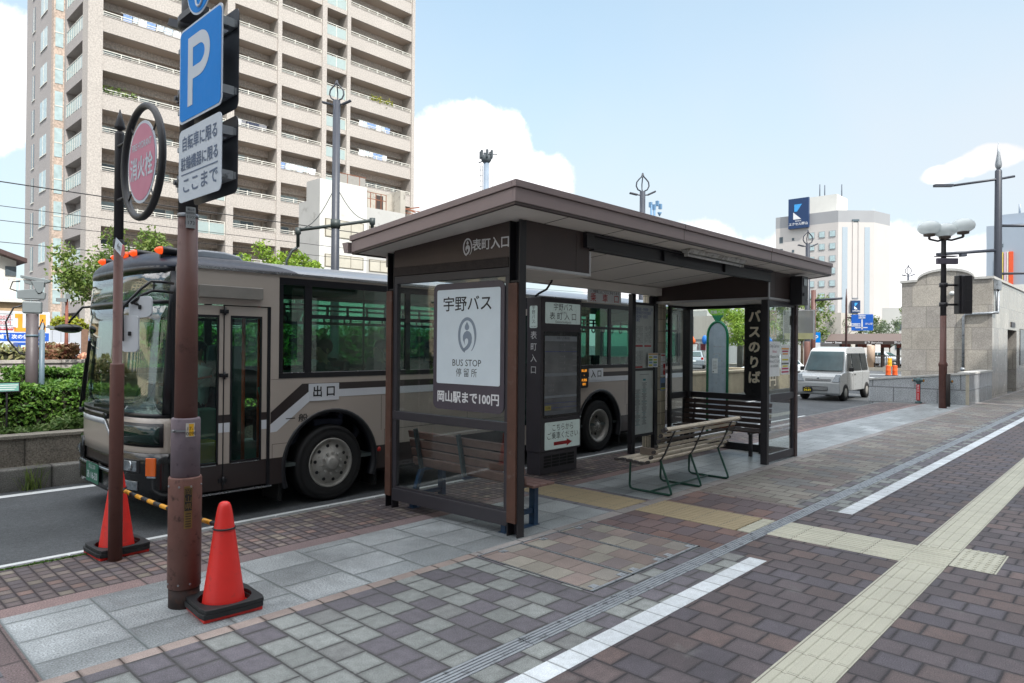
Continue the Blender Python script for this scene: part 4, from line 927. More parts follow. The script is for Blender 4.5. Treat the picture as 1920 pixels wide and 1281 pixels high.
Y0, Y1, XR = 7.10, 9.45, 12.85
YC = (Y0+Y1)/2; HW = (Y1-Y0)/2
def lean(z): return .075*(max(0, z-.95)/1.55)**1.3
def FX(t, z): return 2.33+.30*(1-(1-min(1, abs(t))**3.4)**.6)+lean(z)
def FP(t, z, d=0):
    e = .01; a = Vector((FX(min(1, t+e), z), YC-HW*min(1, t+e), 0)); b = Vector((FX(max(-1, t-e), z), YC-HW*max(-1, t-e), 0)); tg = (a-b).normalized(); n = Vector((tg.y, -tg.x, 0))
    if n.x > 0: n = -n
    return Vector((FX(t, z), YC-HW*t, z))+n*d
def patch(mb, t0, t1, z0, z1, mi=0, d=0, th=.02, nt=16, nzz=4):
    vs = []
    zf = lambda k: (z0(k) if callable(z0) else z0, z1(k) if callable(z1) else z1)
    for dd in (d, d-th):
        for j in range(nzz+1):
            for i in range(nt+1):
                t = t0+(t1-t0)*i/nt; a, b = zf(t); vs.append(FP(t, a+(b-a)*j/nzz, dd))
    n = nt+1; o = n*(nzz+1); fs = []
    for j in range(nzz):
        for i in range(nt): k = j*n+i; fs += [(k, k+1, k+n+1, k+n), (o+k, o+k+1, o+k+n+1, o+k+n)]
    for i in range(nt): fs += [(i, i+1, o+i+1, o+i), (nzz*n+i, nzz*n+i+1, o+nzz*n+i+1, o+nzz*n+i)]
    for j in range(nzz): fs += [(j*n, (j+1)*n, o+(j+1)*n, o+j*n), (j*n+nt, (j+1)*n+nt, o+(j+1)*n+nt, o+j*n+nt)]
    mb.add(vs, fs, mi, True); return mb
def side(mb, poly, y, th, mi=0): mb.prism(poly, XZf, y, y+th, mi); return mb
def arch_poly(x0, x1, z0, z1, arcs):
    p = [(x0, z0)]
    for cx, cz, r in arcs:
        h = sqrt(r*r-(z0-cz)**2); a0 = atan2(z0-cz, -h); n = 20
        a0 = pi-math.asin((z0-cz)/r); a1 = math.asin((z0-cz)/r)
        for i in range(n+1): a = a0+(a1-a0)*i/n; p.append((cx+r*cos(a), cz+r*sin(a)))
    return p+[(x1, z0), (x1, z1), (x0, z1)]
WF, WR = (4.445, .33), (9.82, .335)
# body sides
mb = MB()
for y, th, xs in ((Y0, .03, 3.665), (Y1-.03, .03, 2.66)):
    side(mb, arch_poly(xs, XR, .47, 1.345, [(WF[0], WF[1], .63), (WR[0], WR[1], .63)]), y, th, 0)
    side(mb, [(xs, 2.478), (XR, 2.478), (XR, 2.52), (xs, 2.52)], y, th, 0)
side(mb, [(2.66, 2.14), (3.76, 2.14), (3.76, 2.4775), (2.66, 2.4775)], Y0, .03, 0); side(mb, [(2.66, 2.478), (3.664, 2.478), (3.664, 2.52), (2.66, 2.52)], Y0, .03, 0); side(mb, [(3.665, 1.3455), (3.76, 1.3455), (3.76, 2.1395), (3.665, 2.1395)], Y0, .03, 0)
mb.box(XR-.03, XR, Y0+.031, Y1-.031, .2, 1.5, 0); mb.box(XR-.03, XR, Y0+.031, Y1-.031, 2.2, 2.6, 0); mb.box(XR-.03, XR, Y0+.031, Y0+.25, 1.501, 2.199); mb.box(XR-.03, XR, Y1-.25, Y1-.031, 1.501, 2.199)
body = mb.build('body', m_bus, bus)
mb = MB()
for y, th, xs in ((Y0+.001, .028, 3.665), (Y1-.029, .028, 2.66)):
    ed = lambda c, s_: [(c[0]+s_*sqrt(.63**2-(z-c[1])**2), z) for z in (.18, .25, .33, .40, .4695)]
    for L_, R_ in (([(xs, .18), (xs, .4695)], ed(WF, -1)), (ed(WF, 1), ed(WR, -1)), (ed(WR, 1), [(XR, .18), (XR, .4695)])): side(mb, L_[::-1]+R_, y, th, 0)
    mb.build('skirt', m_busd, bus); mb = MB()
mb = MB(); side(mb, [(3.668, .845), (4.15, 1.2), (12.85, 1.2), (12.85, 1.28), (4.05, 1.28), (3.668, .975)], Y0-.003, .003, 0); side(mb, [(3.668, .755), (3.74, .76), (4.19, 1.11), (12.85, 1.11), (12.85, 1.1995), (4.15, 1.1995), (3.668, .8445)], Y0-.003, .003, 1)
mb.build('stripe', [m_busd, m_busw], body)
mb = MB()
for x0, x1, z0, z1 in ((3.69, 4.0, .47, .62), (5.2, 6.6, .47, .66), (10.65, 11.4, .47, .66), (11.41, 12.8, .47, .66)):
    for a, b, c, d_ in ((x0, x1, z1, z1+.004), (x0, x0+.004, z0, z1)): mb.box(a, b, Y0-.001, Y0+.001, c, d_)
mb.box(5.2, 7.7, Y0-.001, Y0+.001, .662, .665); mb.box(3.67, 7.7, Y0-.001, Y0+.001, 1.338, 1.341); mb.box(9.2, 12.85, Y0-.001, Y0+.001, 1.338, 1.341)
for x in (5.15, 6.63, 7.72, 10.6, 12.0): mb.box(x, x+.004, Y0-.001, Y0+.001, .66, 1.1)
mb.build('panel_gap', m_busblk, body)
for cx, cz in (WF, WR):
    mb = MB()
    for y0 in (Y0-.012,):
        n = 26; vs = []; a0, a1 = radians(200), radians(-20)
        for yy in (y0, Y0+.22):
            for r in (.60, .645):
                for i in range(n+1): a = a0+(a1-a0)*i/n; vs.append((cx+r*cos(a), yy, cz+r*sin(a)))
        N = n+1; fs = []
        for i in range(n): fs += [(i, i+1, N+i+1, N+i), (2*N+i, 2*N+i+1, 3*N+i+1, 3*N+i), (N+i, N+i+1, 3*N+i+1, 3*N+i), (i, i+1, 2*N+i+1, 2*N+i)]
        mb.add(vs, fs, 0, True)
    mb.build('wheel_arch', m_busblk, body)
mb = MB()
for cx, cz in (WF, WR): mb.box(cx-.62, cx+.62, Y0+.42, Y0+.44, -.05, 1.0); mb.box(cx-.62, cx+.62, Y0+.0305, Y0+.4195, .965, 1.0); mb.box(cx-.66, cx-.62, Y0+.0305, Y0+.4195, -.02, .96); mb.box(cx+.62, cx+.66, Y0+.0305, Y0+.4195, -.02, .96)
mb.box(2.9, XR-.05, Y0+.45, Y1-.45, .05, .2); mb.build('underbody', mat('underbody_black', (10, 10, 11), .9), bus)
# windows: black band, green panes with a transom, pane set behind the frame
def windows(y, th, xs, near):
    fr = MB(); x1 = XR-.25
    for z0, z1 in ((1.3455, 1.405), (2.40, 2.4775)): fr.box(xs[0][0]-.045, x1, y, y+th, z0, z1)
    pr = xs[0][0]-.045
    for a, b, tr in xs: fr.box(pr, a, y, y+th, 1.4055, 2.3995); pr = b
    fr.box(pr, x1, y, y+th, 1.4055, 2.3995)
    for a, b, tr in xs:
        if tr: fr.box(a, b, y+.004, y+th-.004, 2.03, 2.075)
    o = fr.build('window_band', m_busblk, bus)
    for a, b, tr in xs:
        mb = MB(); mb.box(a, b, y+th*.5-.003, y+th*.5+.003, 1.406, 2.029 if tr else 2.399)
        if tr: mb.box(a, b, y+th*.5-.003, y+th*.5+.003, 2.0755, 2.399)
        mb.build('window_pane', m_bglass, o)
        mb = MB(); mb.box(a, b, y-.001, y+.0005, 1.4055, 1.413); mb.build('pane_edge', m_chrome, o)
windows(Y0, .03, [(3.81, 4.075, False), (4.165, 5.52, True), (5.6, 6.95, True), (7.03, 7.68, True), (9.22, 10.06, True), (10.14, 11.45, True), (11.53, 12.5, True)], True)
windows(Y1-.03, .03, [(2.95, 3.9, True), (4.0, 5.4, True), (5.5, 6.9, True), (7.0, 8.4, True), (8.5, 9.9, True), (10.0, 11.4, True), (11.5, 12.5, True)], False)
mb = MB(); mb.box(XR-.02, XR-.012, Y0+.25, Y1-.25, 1.501, 2.199); mb.build('rear_window', m_bglass, bus)
# roof
def zr(t): return 2.52+.19*(1-abs(t)**2.6)**.62
def xb(t): return 3.25+.75*max(0, (abs(t)-.55)/.45)
TT = [sin(pi/2*k/14) for k in range(-14, 15)]
def roofgrid(xf0, xf1, m, name, nx):
    mb = MB(); vs = []; n = len(TT)
    for i in range(nx+1):
        for t in TT: a, b = xf0(t), xf1(t); vs.append((a+(b-a)*i/nx, YC-HW*t, zr(t)))
    mb.add(vs, [(i*n+k, i*n+k+1, (i+1)*n+k+1, (i+1)*n+k) for i in range(nx) for k in range(n-1)], 0, True); return mb.build(name, m, bus, fix=False)
roofgrid(lambda t: 2.75, xb, m_busroofd, 'roof_front', 4); roofgrid(xb, lambda t: XR, m_busroof, 'roof', 6)
mb = MB(); vs = []; n = len(TT)
for i in range(9):
    s = i/8*pi/2
    for t in TT: f = FX(t, 2.5); vs.append((f+(2.75-f)*(1-cos(s)), YC-HW*t, 2.5+(zr(t)-2.5)*sin(s)))
mb.add(vs, [(i*n+k, i*n+k+1, (i+1)*n+k+1, (i+1)*n+k) for i in range(8) for k in range(n-1)], 0, True); mb.build('roof_cap', m_busroofd, bus, fix=False)
mb = MB(); mb.box(2.66, XR, Y0-.016, Y0+.01, 2.503, 2.522); mb.box(2.66, XR, Y0-.012, Y0-.004, 2.5225, 2.53); mb.build('rain_gutter', m_chrome, bus)
mb = MB(); mb.prism([(3.0, 2.70), (3.75, 2.70), (3.68, 2.77), (3.5, 2.80), (3.25, 2.80), (3.06, 2.77)], XZf, 7.9, 8.65); mb.build('roof_hatch', m_busroof, bus, bevel=.03)
# front
mb = MB(); patch(mb, -.965, .965, 1.03, 2.125, nt=28, nzz=6, d=-.004, th=.008); patch(mb, -.965, .965, 2.165, 2.455, nt=28, nzz=2, d=-.004, th=.008); mb.build('windscreen', m_fglass, bus)
mb = MB(); patch(mb, -1, 1, .985, 1.03, nt=30, nzz=1); patch(mb, -1, 1, 2.455, 2.51, nt=30, nzz=1); patch(mb, -1, -.965, 1.0305, 2.4545, nt=4); patch(mb, .965, 1, 1.0305, 2.4545, nt=4); patch(mb, -.965, .965, 2.125, 2.165, nt=28, nzz=1)
mb.box(2.625, 2.80, Y0+.001, Y0+.03, .9, 2.139); mb.box(2.66, 2.83, Y1-.03, Y1, 1.35, 2.5); mb.build('windscreen_frame', m_busblk, bus)
mb = MB(); patch(mb, -1, 1, .56, .985, nt=36, nzz=4); 
fp = mb.build('front_panel', m_bus, bus)
mb = MB(); patch(mb, -.99, .12, .925, .984, 0, d=.002, th=.004, nt=16, nzz=1); patch(mb, -.99, .12, .865, .9245, 1, d=.002, th=.004, nt=16, nzz=1); patch(mb, .12, .3, lambda t: .925-(t-.12)*.9, lambda t: .984-(t-.12)*.9, 0, d=.002, th=.004, nt=6, nzz=1); patch(mb, .12, .3, lambda t: .865-(t-.12)*.9, lambda t: .9245-(t-.12)*.9, 1, d=.002, th=.004, nt=6, nzz=1)
mb.build('stripe', [m_busd, m_busw], fp)
zb = lambda t: .745+.06*max(0, (t-.8)/.2)**1
mb = MB(); patch(mb, .3, .975, lambda t: .70+.0*t+(.12*max(0, (.42-t)/.12)), .935, 0, d=.004, th=.01, nt=14, nzz=2); kw = mb.build('corner_window_frame', m_busblk, bus)
mb = MB(); patch(mb, .36, .955, lambda t: .725+(.1*max(0, (.46-t)/.1)), .905, 0, d=.008, th=.003, nt=14, nzz=2); mb.build('corner_window', mat('dark_green_glass', (20, 44, 40), .06, var=.3, scale=4), kw)
mb = MB(); patch(mb, -1, -.55, .18, .66, 0, d=.03, th=.06, nt=10); patch(mb, .5, 1, .18, .64, 0, d=.03, th=.06, nt=12); patch(mb, -.549, .499, .2, .40, 0, d=.045, th=.07, nt=14); mb.box(2.60, 2.80, Y0-.001, Y0+.03, .18, .63); mb.build('bumper', mat('gloss_black_bumper', (12, 13, 16), .2, var=.08, coat=.15), bus)
mb = MB(); patch(mb, -.54, .49, .405, .425, 0, d=.06, th=.05, nt=14); mb.build('bumper_step', m_chrome, bus)
mb = MB(); patch(mb, -.5, .48, .43, .555, 0, d=-.01, th=.02, nt=14); mb.build('grille', m_busd, bus)
def flens(name, t0, t1, z0, z1, m, d=.042):
    mb = MB(); patch(mb, t0, t1, z0, z1, 0, d=d, th=.02, nt=5, nzz=3); return mb.build(name, m, bus, bevel=.006)
for s in (1, -1):
    r = lambda a, b: (a, b) if s > 0 else (-b, -a)
    h = flens('headlight_bezel', *r(.6, .82), .44, .575, m_busblk, .036); flens('headlight', *r(.63, .79), .455, .56, m_lens); hp = FP(s*.71, .508, .036); mb = MB(); mb.lathe([(.052, .0), (.048, -.012), (.036, -.004), (.0001, .006)], hp, 20, 0, 'X', cap=False); mb.build('lamp_reflector', m_chrome, bus)
    flens('indicator', *r(.875, .945), .42, .60, m_amber); flens('indicator_base', *r(.885, .945), .40, .4195, m_lens); flens('fog_light', *r(.62, .80), .27, .36, m_lens)
mb = MB(); pc = FP(-.02, .33, .062); mb.box(pc.x-.008, pc.x, 8.09, 8.5, .235, .44); pt = mb.build('number_plate', mat('plate_green', (44, 104, 84), .4), bus)
mb = MB(); mb.text('岡山 230', .06, (pc.x-.0095, 8.295, .4), *WEST); mb.text('あ 16-33', .1, (pc.x-.0095, 8.295, .305), *WEST, bold=.002); mb.build('lettering', m_busw, pt, fix=False)
# wipers, mirrors, marker lamps
mb = MB(); a, b = FP(-.55, 1.0, .05), FP(-.42, 1.55, .04); mb.bar(a, b, .02, .02); mb.bar(FP(-.50, 1.08, .03), FP(-.40, 1.75, .025), .012, .03); a, b = FP(.25, .99, .05), FP(.6, 1.06, .05); mb.bar(a, b, .02, .02); mb.bar(FP(-.1, 1.05, .03), FP(.62, 1.09, .03), .012, .03); mb.tube([FP(.3, .97, .02), FP(.3, .97, .07)], .03, 10); mb.tube([FP(-.5, .97, .02), FP(-.5, .97, .07)], .03, 10); mb.build('wiper', m_busblk, bus)
m_mback = mat('mirror_back_grey', (206, 209, 214), .4, var=.05); m_mirror = mat('mirror_glass', (70, 84, 80), .04, metal=.9)
ma = MB(); ma.tube([(2.62, 7.08, 2.325), (2.50, 6.98, 2.325), (2.37, 6.95, 2.32), (2.28, 6.95, 2.24), (2.135, 6.95, 2.07), (2.125, 6.95, 2.02), (2.13, 6.95, 1.75)], .014, 8); ma.tube([(2.62, 7.08, 2.235), (2.5, 7.0, 2.235), (2.39, 6.96, 2.235), (2.30, 6.95, 2.19), (2.2, 6.95, 2.1)], .014, 8); ma.tube([(2.40, 6.955, 2.32), (2.40, 6.96, 2.236)], .008, 6); ma.tube([(2.21, 6.95, 2.11), (2.27, 6.95, 2.09)], .012, 6); am = ma.build('mirror_arm', m_busblk, bus)
def mirror(c, w, h, tilt, par):
    mb = MB(); f = lambda u, v, ww: (c[0]+u*.78+ww*.62, c[1]-u*.62+ww*.78, c[2]+v+tilt*u)
    mb.prism(rrect(-w, w, -h, h, min(w, h)*.45, 5), f, -.02, .018, 0); mb.prism(rrect(-w*.9, w*.9, -h*.93, h*.93, min(w, h)*.4, 5), f, .0182, .022, 1); mb.prism(rrect(-.013, .013, -.02, .02, .006, 3), f, -.035, -.0202, 2); return mb.build('mirror', [m_mback, m_mirror, m_busblk], par, bevel=.004)
mirror((2.285, 6.95, 2.07), .1, .1, .12, am); mirror((2.2, 6.95, 1.82), .07, .17, .0, am)
mb = MB(); mb.tube([FP(-.95, 2.17, .01), FP(-.9, 2.15, .12), FP(-.93, 2.0, .26), FP(-.93, 1.96, .28)], .014, 8); am = mb.build('mirror_arm', m_busblk, bus)
p = FP(-.93, 1.90, .28); mb = MB(); mb.ball((p.x, p.y, p.z), .15, .13, .05, 0, 20, 10); mb.ball((p.x+.02, p.y-.01, p.z-.02), .12, .10, .04, 1, 16, 8); mb.build('mirror', [m_busblk, m_mirror], am)
for y in (7.33, 7.92, 8.18, 8.50, 9.05):
    t_ = (YC-y)/HW; x = 2.56+.1*abs(t_)**3; z = 2.685-.03*abs(t_)**4
    mb = MB(); prof = [(.004, -.085), (.026, -.066), (.038, -.04), (.043, -.015), (.044, -.0145), (.045, .04), (.036, .16), (.015, .26), (.002, .275)]
    mb.lathe(prof[:4], (x, y, z), 14, 1, 'X'); mb.lathe(prof[4:], (x, y, z), 14, 0, 'X'); mb.box(x-.03, x+.06, y-.015, y+.015, z-.075, z-.04, 0)
    b_ = NB('lit_amber') if 'lit_amber' not in MATS else None
    if b_: b_.b.inputs['Base Color'].default_value = (.6, .06, .01, 1); b_.b.inputs['Emission Color'].default_value = (1, .10, .015, 1); b_.b.inputs['Emission Strength'].default_value = .4; b_.b.inputs['Roughness'].default_value = .2; MATS['lit_amber'] = b_.m
    mb.build('marker_lamp', [m_busblk, MATS['lit_amber']], bus)
for y in (7.75, 8.0, 8.25, 8.5, 8.75): mb = MB(); mb.ball((2.50+.02*abs(y-YC), y, 2.60), .018, .03, .014, 0, 10, 6); mb.build('roof_marker', m_amber, bus)
# doors (front, folding, two leaves) and the middle entrance door
mb = MB(); side(mb, [(2.80, .18), (2.825, .18), (2.825, 2.14), (2.80, 2.14)], Y0+.01, .03, 0); side(mb, [(3.63, .18), (3.665, .18), (3.665, 2.14), (3.63, 2.14)], Y0+.004, .03, 1)
mb.build('door_frame', [m_bus, m_busblk], bus)
for x0, x1 in ((2.826, 3.142), (3.152, 3.628)):
    yd = Y0+.012; mb = MB(); g0, g1 = (x0+.0, x1-.045) if x0 < 3 else (x0+.065, x1-.06)
    side(mb, [(x0, .47), (g0, .47), (g0, 2.13), (x0, 2.13)], yd, .03, 0) if g0 > x0 else None
    side(mb, [(g1, .47), (x1, .47), (x1, 2.13), (g1, 2.13)], yd, .03, 0); side(mb, [(g0, 2.03), (g1, 2.03), (g1, 2.13), (g0, 2.13)], yd, .03, 0); side(mb, [(x0, .2), (x1, .2), (x1, .4695), (x0, .4695)], yd, .03, 1)
    dl = mb.build('door_leaf', [m_bus, m_busd], bus)
    mb = MB(); side(mb, [(g0, .47), (g1, .47), (g1, 2.03), (g0, 2.03)], yd+.012, .006); mb.build('door_glass', m_dglass, dl)
    mb = MB()
    for a, b, c, d_ in ((g0, g1, 2.005, 2.03), (g0, g0+.02, .47, 2.0045), (g1-.02, g1, .47, 2.0045), (g0, g1, .47, .492)): side(mb, [(a, c), (b, c), (b, d_), (a, d_)], yd-.003, .014)
    mb.build('glass_rubber', m_busblk, dl); mb = MB(); side(mb, [(g0+.02, .462), (g1-.02, .462), (g1-.02, .469), (g0+.02, .469)], yd-.004, .003); mb.build('sill_strip', m_chrome, dl)
    mb = MB(); side(mb, [(g1, .90), (x1, .90), (x1, .985), (g1, .985)], yd-.003, .0028, 0); side(mb, [(g1, .80), (x1, .80), (x1, .8995), (g1, .8995)], yd-.003, .0028, 1)
    if g0 > x0: side(mb, [(x0, .90), (g0, .90), (g0, .985), (x0, .985)], yd-.003, .0028, 0); side(mb, [(x0, .80), (g0, .80), (g0, .8995), (x0, .8995)], yd-.003, .0028, 1)
    mb.build('stripe', [m_busd, m_busw], dl)
mb = MB(); mb.box(3.1425, 3.1515, Y0+.005, Y0+.04, .2, 2.13)
for z in (.3, 1.4, 2.07): mb.box(3.10, 3.19, Y0-.006, Y0+.011, z-.02, z+.02); mb.tube([(3.147, Y0-.01, z-.04), (3.147, Y0-.01, z+.04)], .012, 8)
mb.build('door_hinge', m_busblk, bus)
mb = MB(); mb.box(2.85, 3.68, Y0-.02, Y0+.01, .165, .18); mb.build('step_edge', m_chrome, bus)
mb = MB(); mb.box(2.87, 3.55, Y0-.05, Y0-.0005, 2.205, 2.335); mb.build('destination_box', mat('bus_grey_box', (128, 124, 118), .45), bus, bevel=.008)
mb = MB()
for a, b in ((7.72, 8.44), (8.46, 9.17)): mb.box(a, b, Y0-.012, Y0-.002, .2, 2.30)
dr = mb.build('entry_door', m_bus, bus); mb = MB()
for a, b in ((7.8, 8.38), (8.52, 9.1)): mb.box(a, b, Y0-.016, Y0-.0125, .5, 2.2)
mb.build('door_glass', mat('dark_green_glass', (20, 44, 40), .06), dr)
# signs on the side
def bsign(x0, x1, z0, z1, s, bold=.003):
    mb = MB(); mb.box(x0, x1, Y0-.008, Y0-.0035, z0, z1, 0); p = mb.build('side_sign', m_busw, bus); mb = MB(); mb.heavy(s, (z1-z0)*.68, ((x0+x1)/2, Y0-.0095, (z0+z1)/2), *SOUTH, w=bold*.9); mb.build('lettering', m_ltr_k, p, fix=False)
bsign(4.13, 4.53, 1.075, 1.275, '出 口'); bsign(9.49, 9.90, 1.14, 1.345, '入 口')
mb = MB(); mb.heavy('一 般', .095, (3.985, Y0-.003, .885), *SOUTH, w=.0014, sx=1.3); mb.build('lettering', m_ltr_k, body, fix=False)
mb = MB(); mb.prism(rrect(9.2, 9.45, 1.02, 1.37, .04), XZf, Y0-.02, Y0-.0005); ld = mb.build('route_display', m_busblk, bus)
b_ = NB('led_amber'); b_.b.inputs['Base Color'].default_value = (.6, .22, .02, 1); b_.b.inputs['Emission Color'].default_value = (1, .36, .03, 1); b_.b.inputs['Emission Strength'].default_value = .6
mb = MB(); mb.text('岡山駅', .05, (9.33, Y0-.0215, 1.31), *SOUTH, sx=1); mb.text('天満屋', .05, (9.33, Y0-.0215, 1.15), *SOUTH); mb.text('表町', .05, (9.33, Y0-.0215, 1.08), *SOUTH); mb.text('・', .06, (9.33, Y0-.0215, 1.23), *SOUTH); mb.build('lettering', b_.m, ld, fix=False)
mb = MB(); mb.ball((9.9, Y0+.03, 2.22), .2, .003, .17, 0, 20, 10); mb.build('round_sticker', mat('sticker_green', (90, 150, 50), .5), bus)
# wheels
def wheel(c, rear):
    w = thing('w', 'x', 'x') if False else None
    x, z = c; y = Y0+.03
    mb = MB(); prof = [(.27, .0), (.30, -.012), (.36, -.02), (.43, -.005), (.448, .03), (.45, .08), (.45, .2), (.445, .25), (.42, .27), (.27, .27)]
    mb.lathe([(r, yy) for r, yy in prof], (x, y, z), 40, 0, 'Y', cap=False); 
    for r in (.40, .415, .33): mb.lathe([(r-.004, -.0135), (r, -.022), (r+.004, -.0135)], (x, y, z), 40, 0, 'Y', cap=False)
    ty = mb.build('tyre', m_rubber, bus)
    mb = MB()
    if not rear:
        mb.lathe([(.285, .0), (.292, -.014), (.28, -.022), (.266, .0), (.258, .02), (.235, .02)], (x, y, z), 40, 0, 'Y', cap=False)
        mb.lathe([(.236, .021), (.225, .008), (.16, -.012), (.15, -.024), (.08, -.028), (.075, -.06), (.06, -.07), (.0001, -.072)], (x, y, z), 32, 0, 'Y', cap=False)
        for k in range(10): a = 2*pi*k/10+.2; mb.lathe([(.016, -.05), (.016, -.012)], (x+.125*cos(a), y, z+.125*sin(a)), 6, 0, 'Y')
        rim = mb.build('rim', m_hub, ty); mb = MB()
        for k in range(10): a = 2*pi*k/10+.5; mb.lathe([(.02, .006), (.02, -.006)], (x+.205*cos(a), y, z+.205*sin(a)), 10, 0, 'Y', sx=1)
        mb.build('hand_hole', m_busblk, ty)
    else:
        mb.lathe([(.285, .0), (.292, -.014), (.278, -.022), (.24, .005), (.228, .06), (.19, .1), (.12, .11), (.115, .07), (.105, .04), (.06, .035), (.055, .01), (.0001, .005)], (x, y, z), 40, 0, 'Y', cap=False)
        for k in range(10): a = 2*pi*k/10+.2; mb.lathe([(.014, .015), (.014, .045)], (x+.085*cos(a), y, z+.085*sin(a)), 6, 0, 'Y')
        rim = mb.build('rim', m_hub, ty); mb = MB()
        for k in range(8): a = 2*pi*k/8+.3; mb.lathe([(.024, .106), (.024, .092)], (x+.165*cos(a), y, z+.165*sin(a)), 10, 0, 'Y')
        mb.build('hand_hole', m_busblk, ty)
    mb = MB(); mb.lathe([(.27, 2.02), (.43, 2.02), (.45, 2.1), (.45, 2.25), (.43, 2.3), (.27, 2.3)], (x, Y0, z), 28, 0, 'Y', cap=False); mb.build('tyre', m_rubber, bus)
wheel(WF, False); wheel(WR, True)
mb = MB(); mb.ball((5.12, Y0-.004, .42), .03, .01, .03, 0, 12, 6); mb.build('side_reflector', mat('reflector_red', (150, 40, 36), .3), bus)
# inside: floor, ceiling, seats, rails, hanging straps
mb = MB(); mb.box(2.7, XR-.1, Y0+.05, Y1-.05, .34, .38); mb.box(2.8, 3.63, Y0+.045, Y0+.6, .2, .24); mb.build('floor', m_floor, bus)
mb = MB(); mb.box(2.95, XR-.1, Y0+.1, Y1-.1, 2.46, 2.48); mb.build('ceiling', m_int, bus)
def seat(x, y, bk=1):
    mb = MB(); mb.box(x-.2, x+.2, y-.21, y+.21, .74, .84); mb.obox((x+.22, y, 1.17), (.04, 0, .0), (0, .2, 0), (.05, 0, .36)); mb.box(x-.05, x+.05, y-.05, y+.05, .3805, .7395); mb.build('passenger_seat', m_seat, bus, bevel=.03)
for x in (4.5, 5.35, 6.2, 7.05, 9.6, 10.4, 11.2, 12.0):
    for y in (Y0+.36, Y1-.36): seat(x, y)
mb = MB()
for y in (Y0+.62, Y1-.62):
    mb.tube([(3.9, y, 2.22), (XR-.4, y, 2.22)], .014, 8)
for x in (3.95, 5.3, 6.6, 9.3, 10.7): mb.tube([(x, Y0+.62, .38), (x, Y0+.62, 2.46)], .014, 8)
mb.build('grab_rail', m_busblk, bus)
for k in range(26):
    x = 4.15+k*.3; y = Y0+.62
    if 7.6 < x < 9.2: continue
    mb = MB(); mb.box(x-.013, x+.013, y-.012, y+.012, 2.09, 2.215); mb.tube([(x+.05*cos(a), y, 2.04+.05*sin(a)) for a in [2*pi*i/12 for i in range(12)]], .012, 6, closed=True); mb.build('hanging_strap', m_busblk, bus)
mb = MB(); mb.tube([(3.45, Y0+.2, .3), (3.45, Y0+.2, 2.1)], .02, 8); mb.tube([(3.7, Y0+.35, .38), (3.7, Y0+.35, 2.4)], .018, 8); mb.tube([(3.1, Y0+.9, .4), (3.1, Y0+.9, 1.3), (3.4, Y0+.9, 1.35)], .016, 8); mb.build('door_rail', m_orange, bus)
mb = MB(); mb.tube([(3.62, Y0+.18, 1.25), (3.72, Y0+.18, .9), (3.78, Y0+.18, .42)], .02, 8); mb.box(3.3, 3.55, Y0+1.0, Y0+1.3, .381, .95); mb.build('fare_box', mat('pale_green_metal', (110, 150, 140), .4), bus, bevel=.01)
mb = MB(); mb.box(3.1, 3.4, Y0+.7, Y0+.95, .381, .62); mb.build('yellow_bin', mat('bin_yellow', (176, 150, 40), .5), bus, bevel=.01)
mb = MB(); mb.box(2.75, 3.0, 7.9, 9.3, .7, 1.02); mb.box(2.62, 2.9, 7.3, 9.3, .95, 1.0); mb.build('dashboard', mat('dash_dark', (36, 42, 42), .6), bus, bevel=.03)
mb = MB(); mb.tube([(2.98+.08*cos(a), 8.9+.21*sin(a), 1.14+.17*cos(a)) for a in [2*pi*i/24 for i in range(24)]], .014, 6, closed=True); mb.tube([(2.98, 8.9, 1.14), (2.85, 8.9, 1.0)], .02, 6); mb.build('steering_wheel', m_int, bus)
mb = MB(); mb.box(3.35, 3.8, 8.66, 9.14, .68, .8); mb.obox((3.83, 8.9, 1.25), (.05, 0, 0), (0, .24, 0), (.06, 0, .47)); mb.box(3.5, 3.65, 8.8, 9.0, .3805, .679); mb.build('driver_seat', m_seat, bus, bevel=.04)
mb = MB(); mb.box(3.92, 3.95, 8.35, 9.4, .381, 1.7); mb.build('driver_screen', m_int, bus)
# ---------------------------------------------------------------- people
def person(loc, rz, label, joints, mats_by_z, hair, group=None):
    """one continuous skinned body; joints: name -> (position, radius, parent)"""
    t = thing('person', label, 'person', loc, rz, group)
    names = list(joints); me = bpy.data.meshes.new('body')
    me.from_pydata([joints[n][0] for n in names], [(names.index(n), names.index(joints[n][2])) for n in names if joints[n][2]], [])
    o = bpy.data.objects.new('body', me); COL.objects.link(o)
    o.modifiers.new('skin', 'SKIN'); sk = me.skin_vertices[0].data
    for i, n in enumerate(names): r = joints[n][1]; sk[i].radius = r if isinstance(r, tuple) else (r, r)
    sk[names.index('pelvis')].use_root = True
    s_ = o.modifiers.new('sub', 'SUBSURF'); s_.levels = 1; s_.render_levels = 1
    bpy.context.view_layer.update()
    m2 = bpy.data.meshes.new_from_object(o.evaluated_get(bpy.context.evaluated_depsgraph_get())); o.modifiers.clear(); o.data = m2; o.parent = t
    for m in mats_by_z[0]: m2.materials.append(m)
    for p in m2.polygons: p.use_smooth = True; p.material_index = mats_by_z[1](p.center)
    if hair: 
        mb = MB(); hc = joints['head'][0]; hair(mb, hc); mb.build('hair', mats_by_z[2], t, local=True)
    return t
m_skin = mat('skin', (188, 140, 112), .55); m_shirt = mat('white_shirt', (188, 192, 194), .7); m_navy = mat('navy_cloth', (30, 34, 48), .8); m_hair = mat('black_hair', (24, 22, 22), .6); m_grey = mat('grey_cloth', (80, 84, 90), .8)
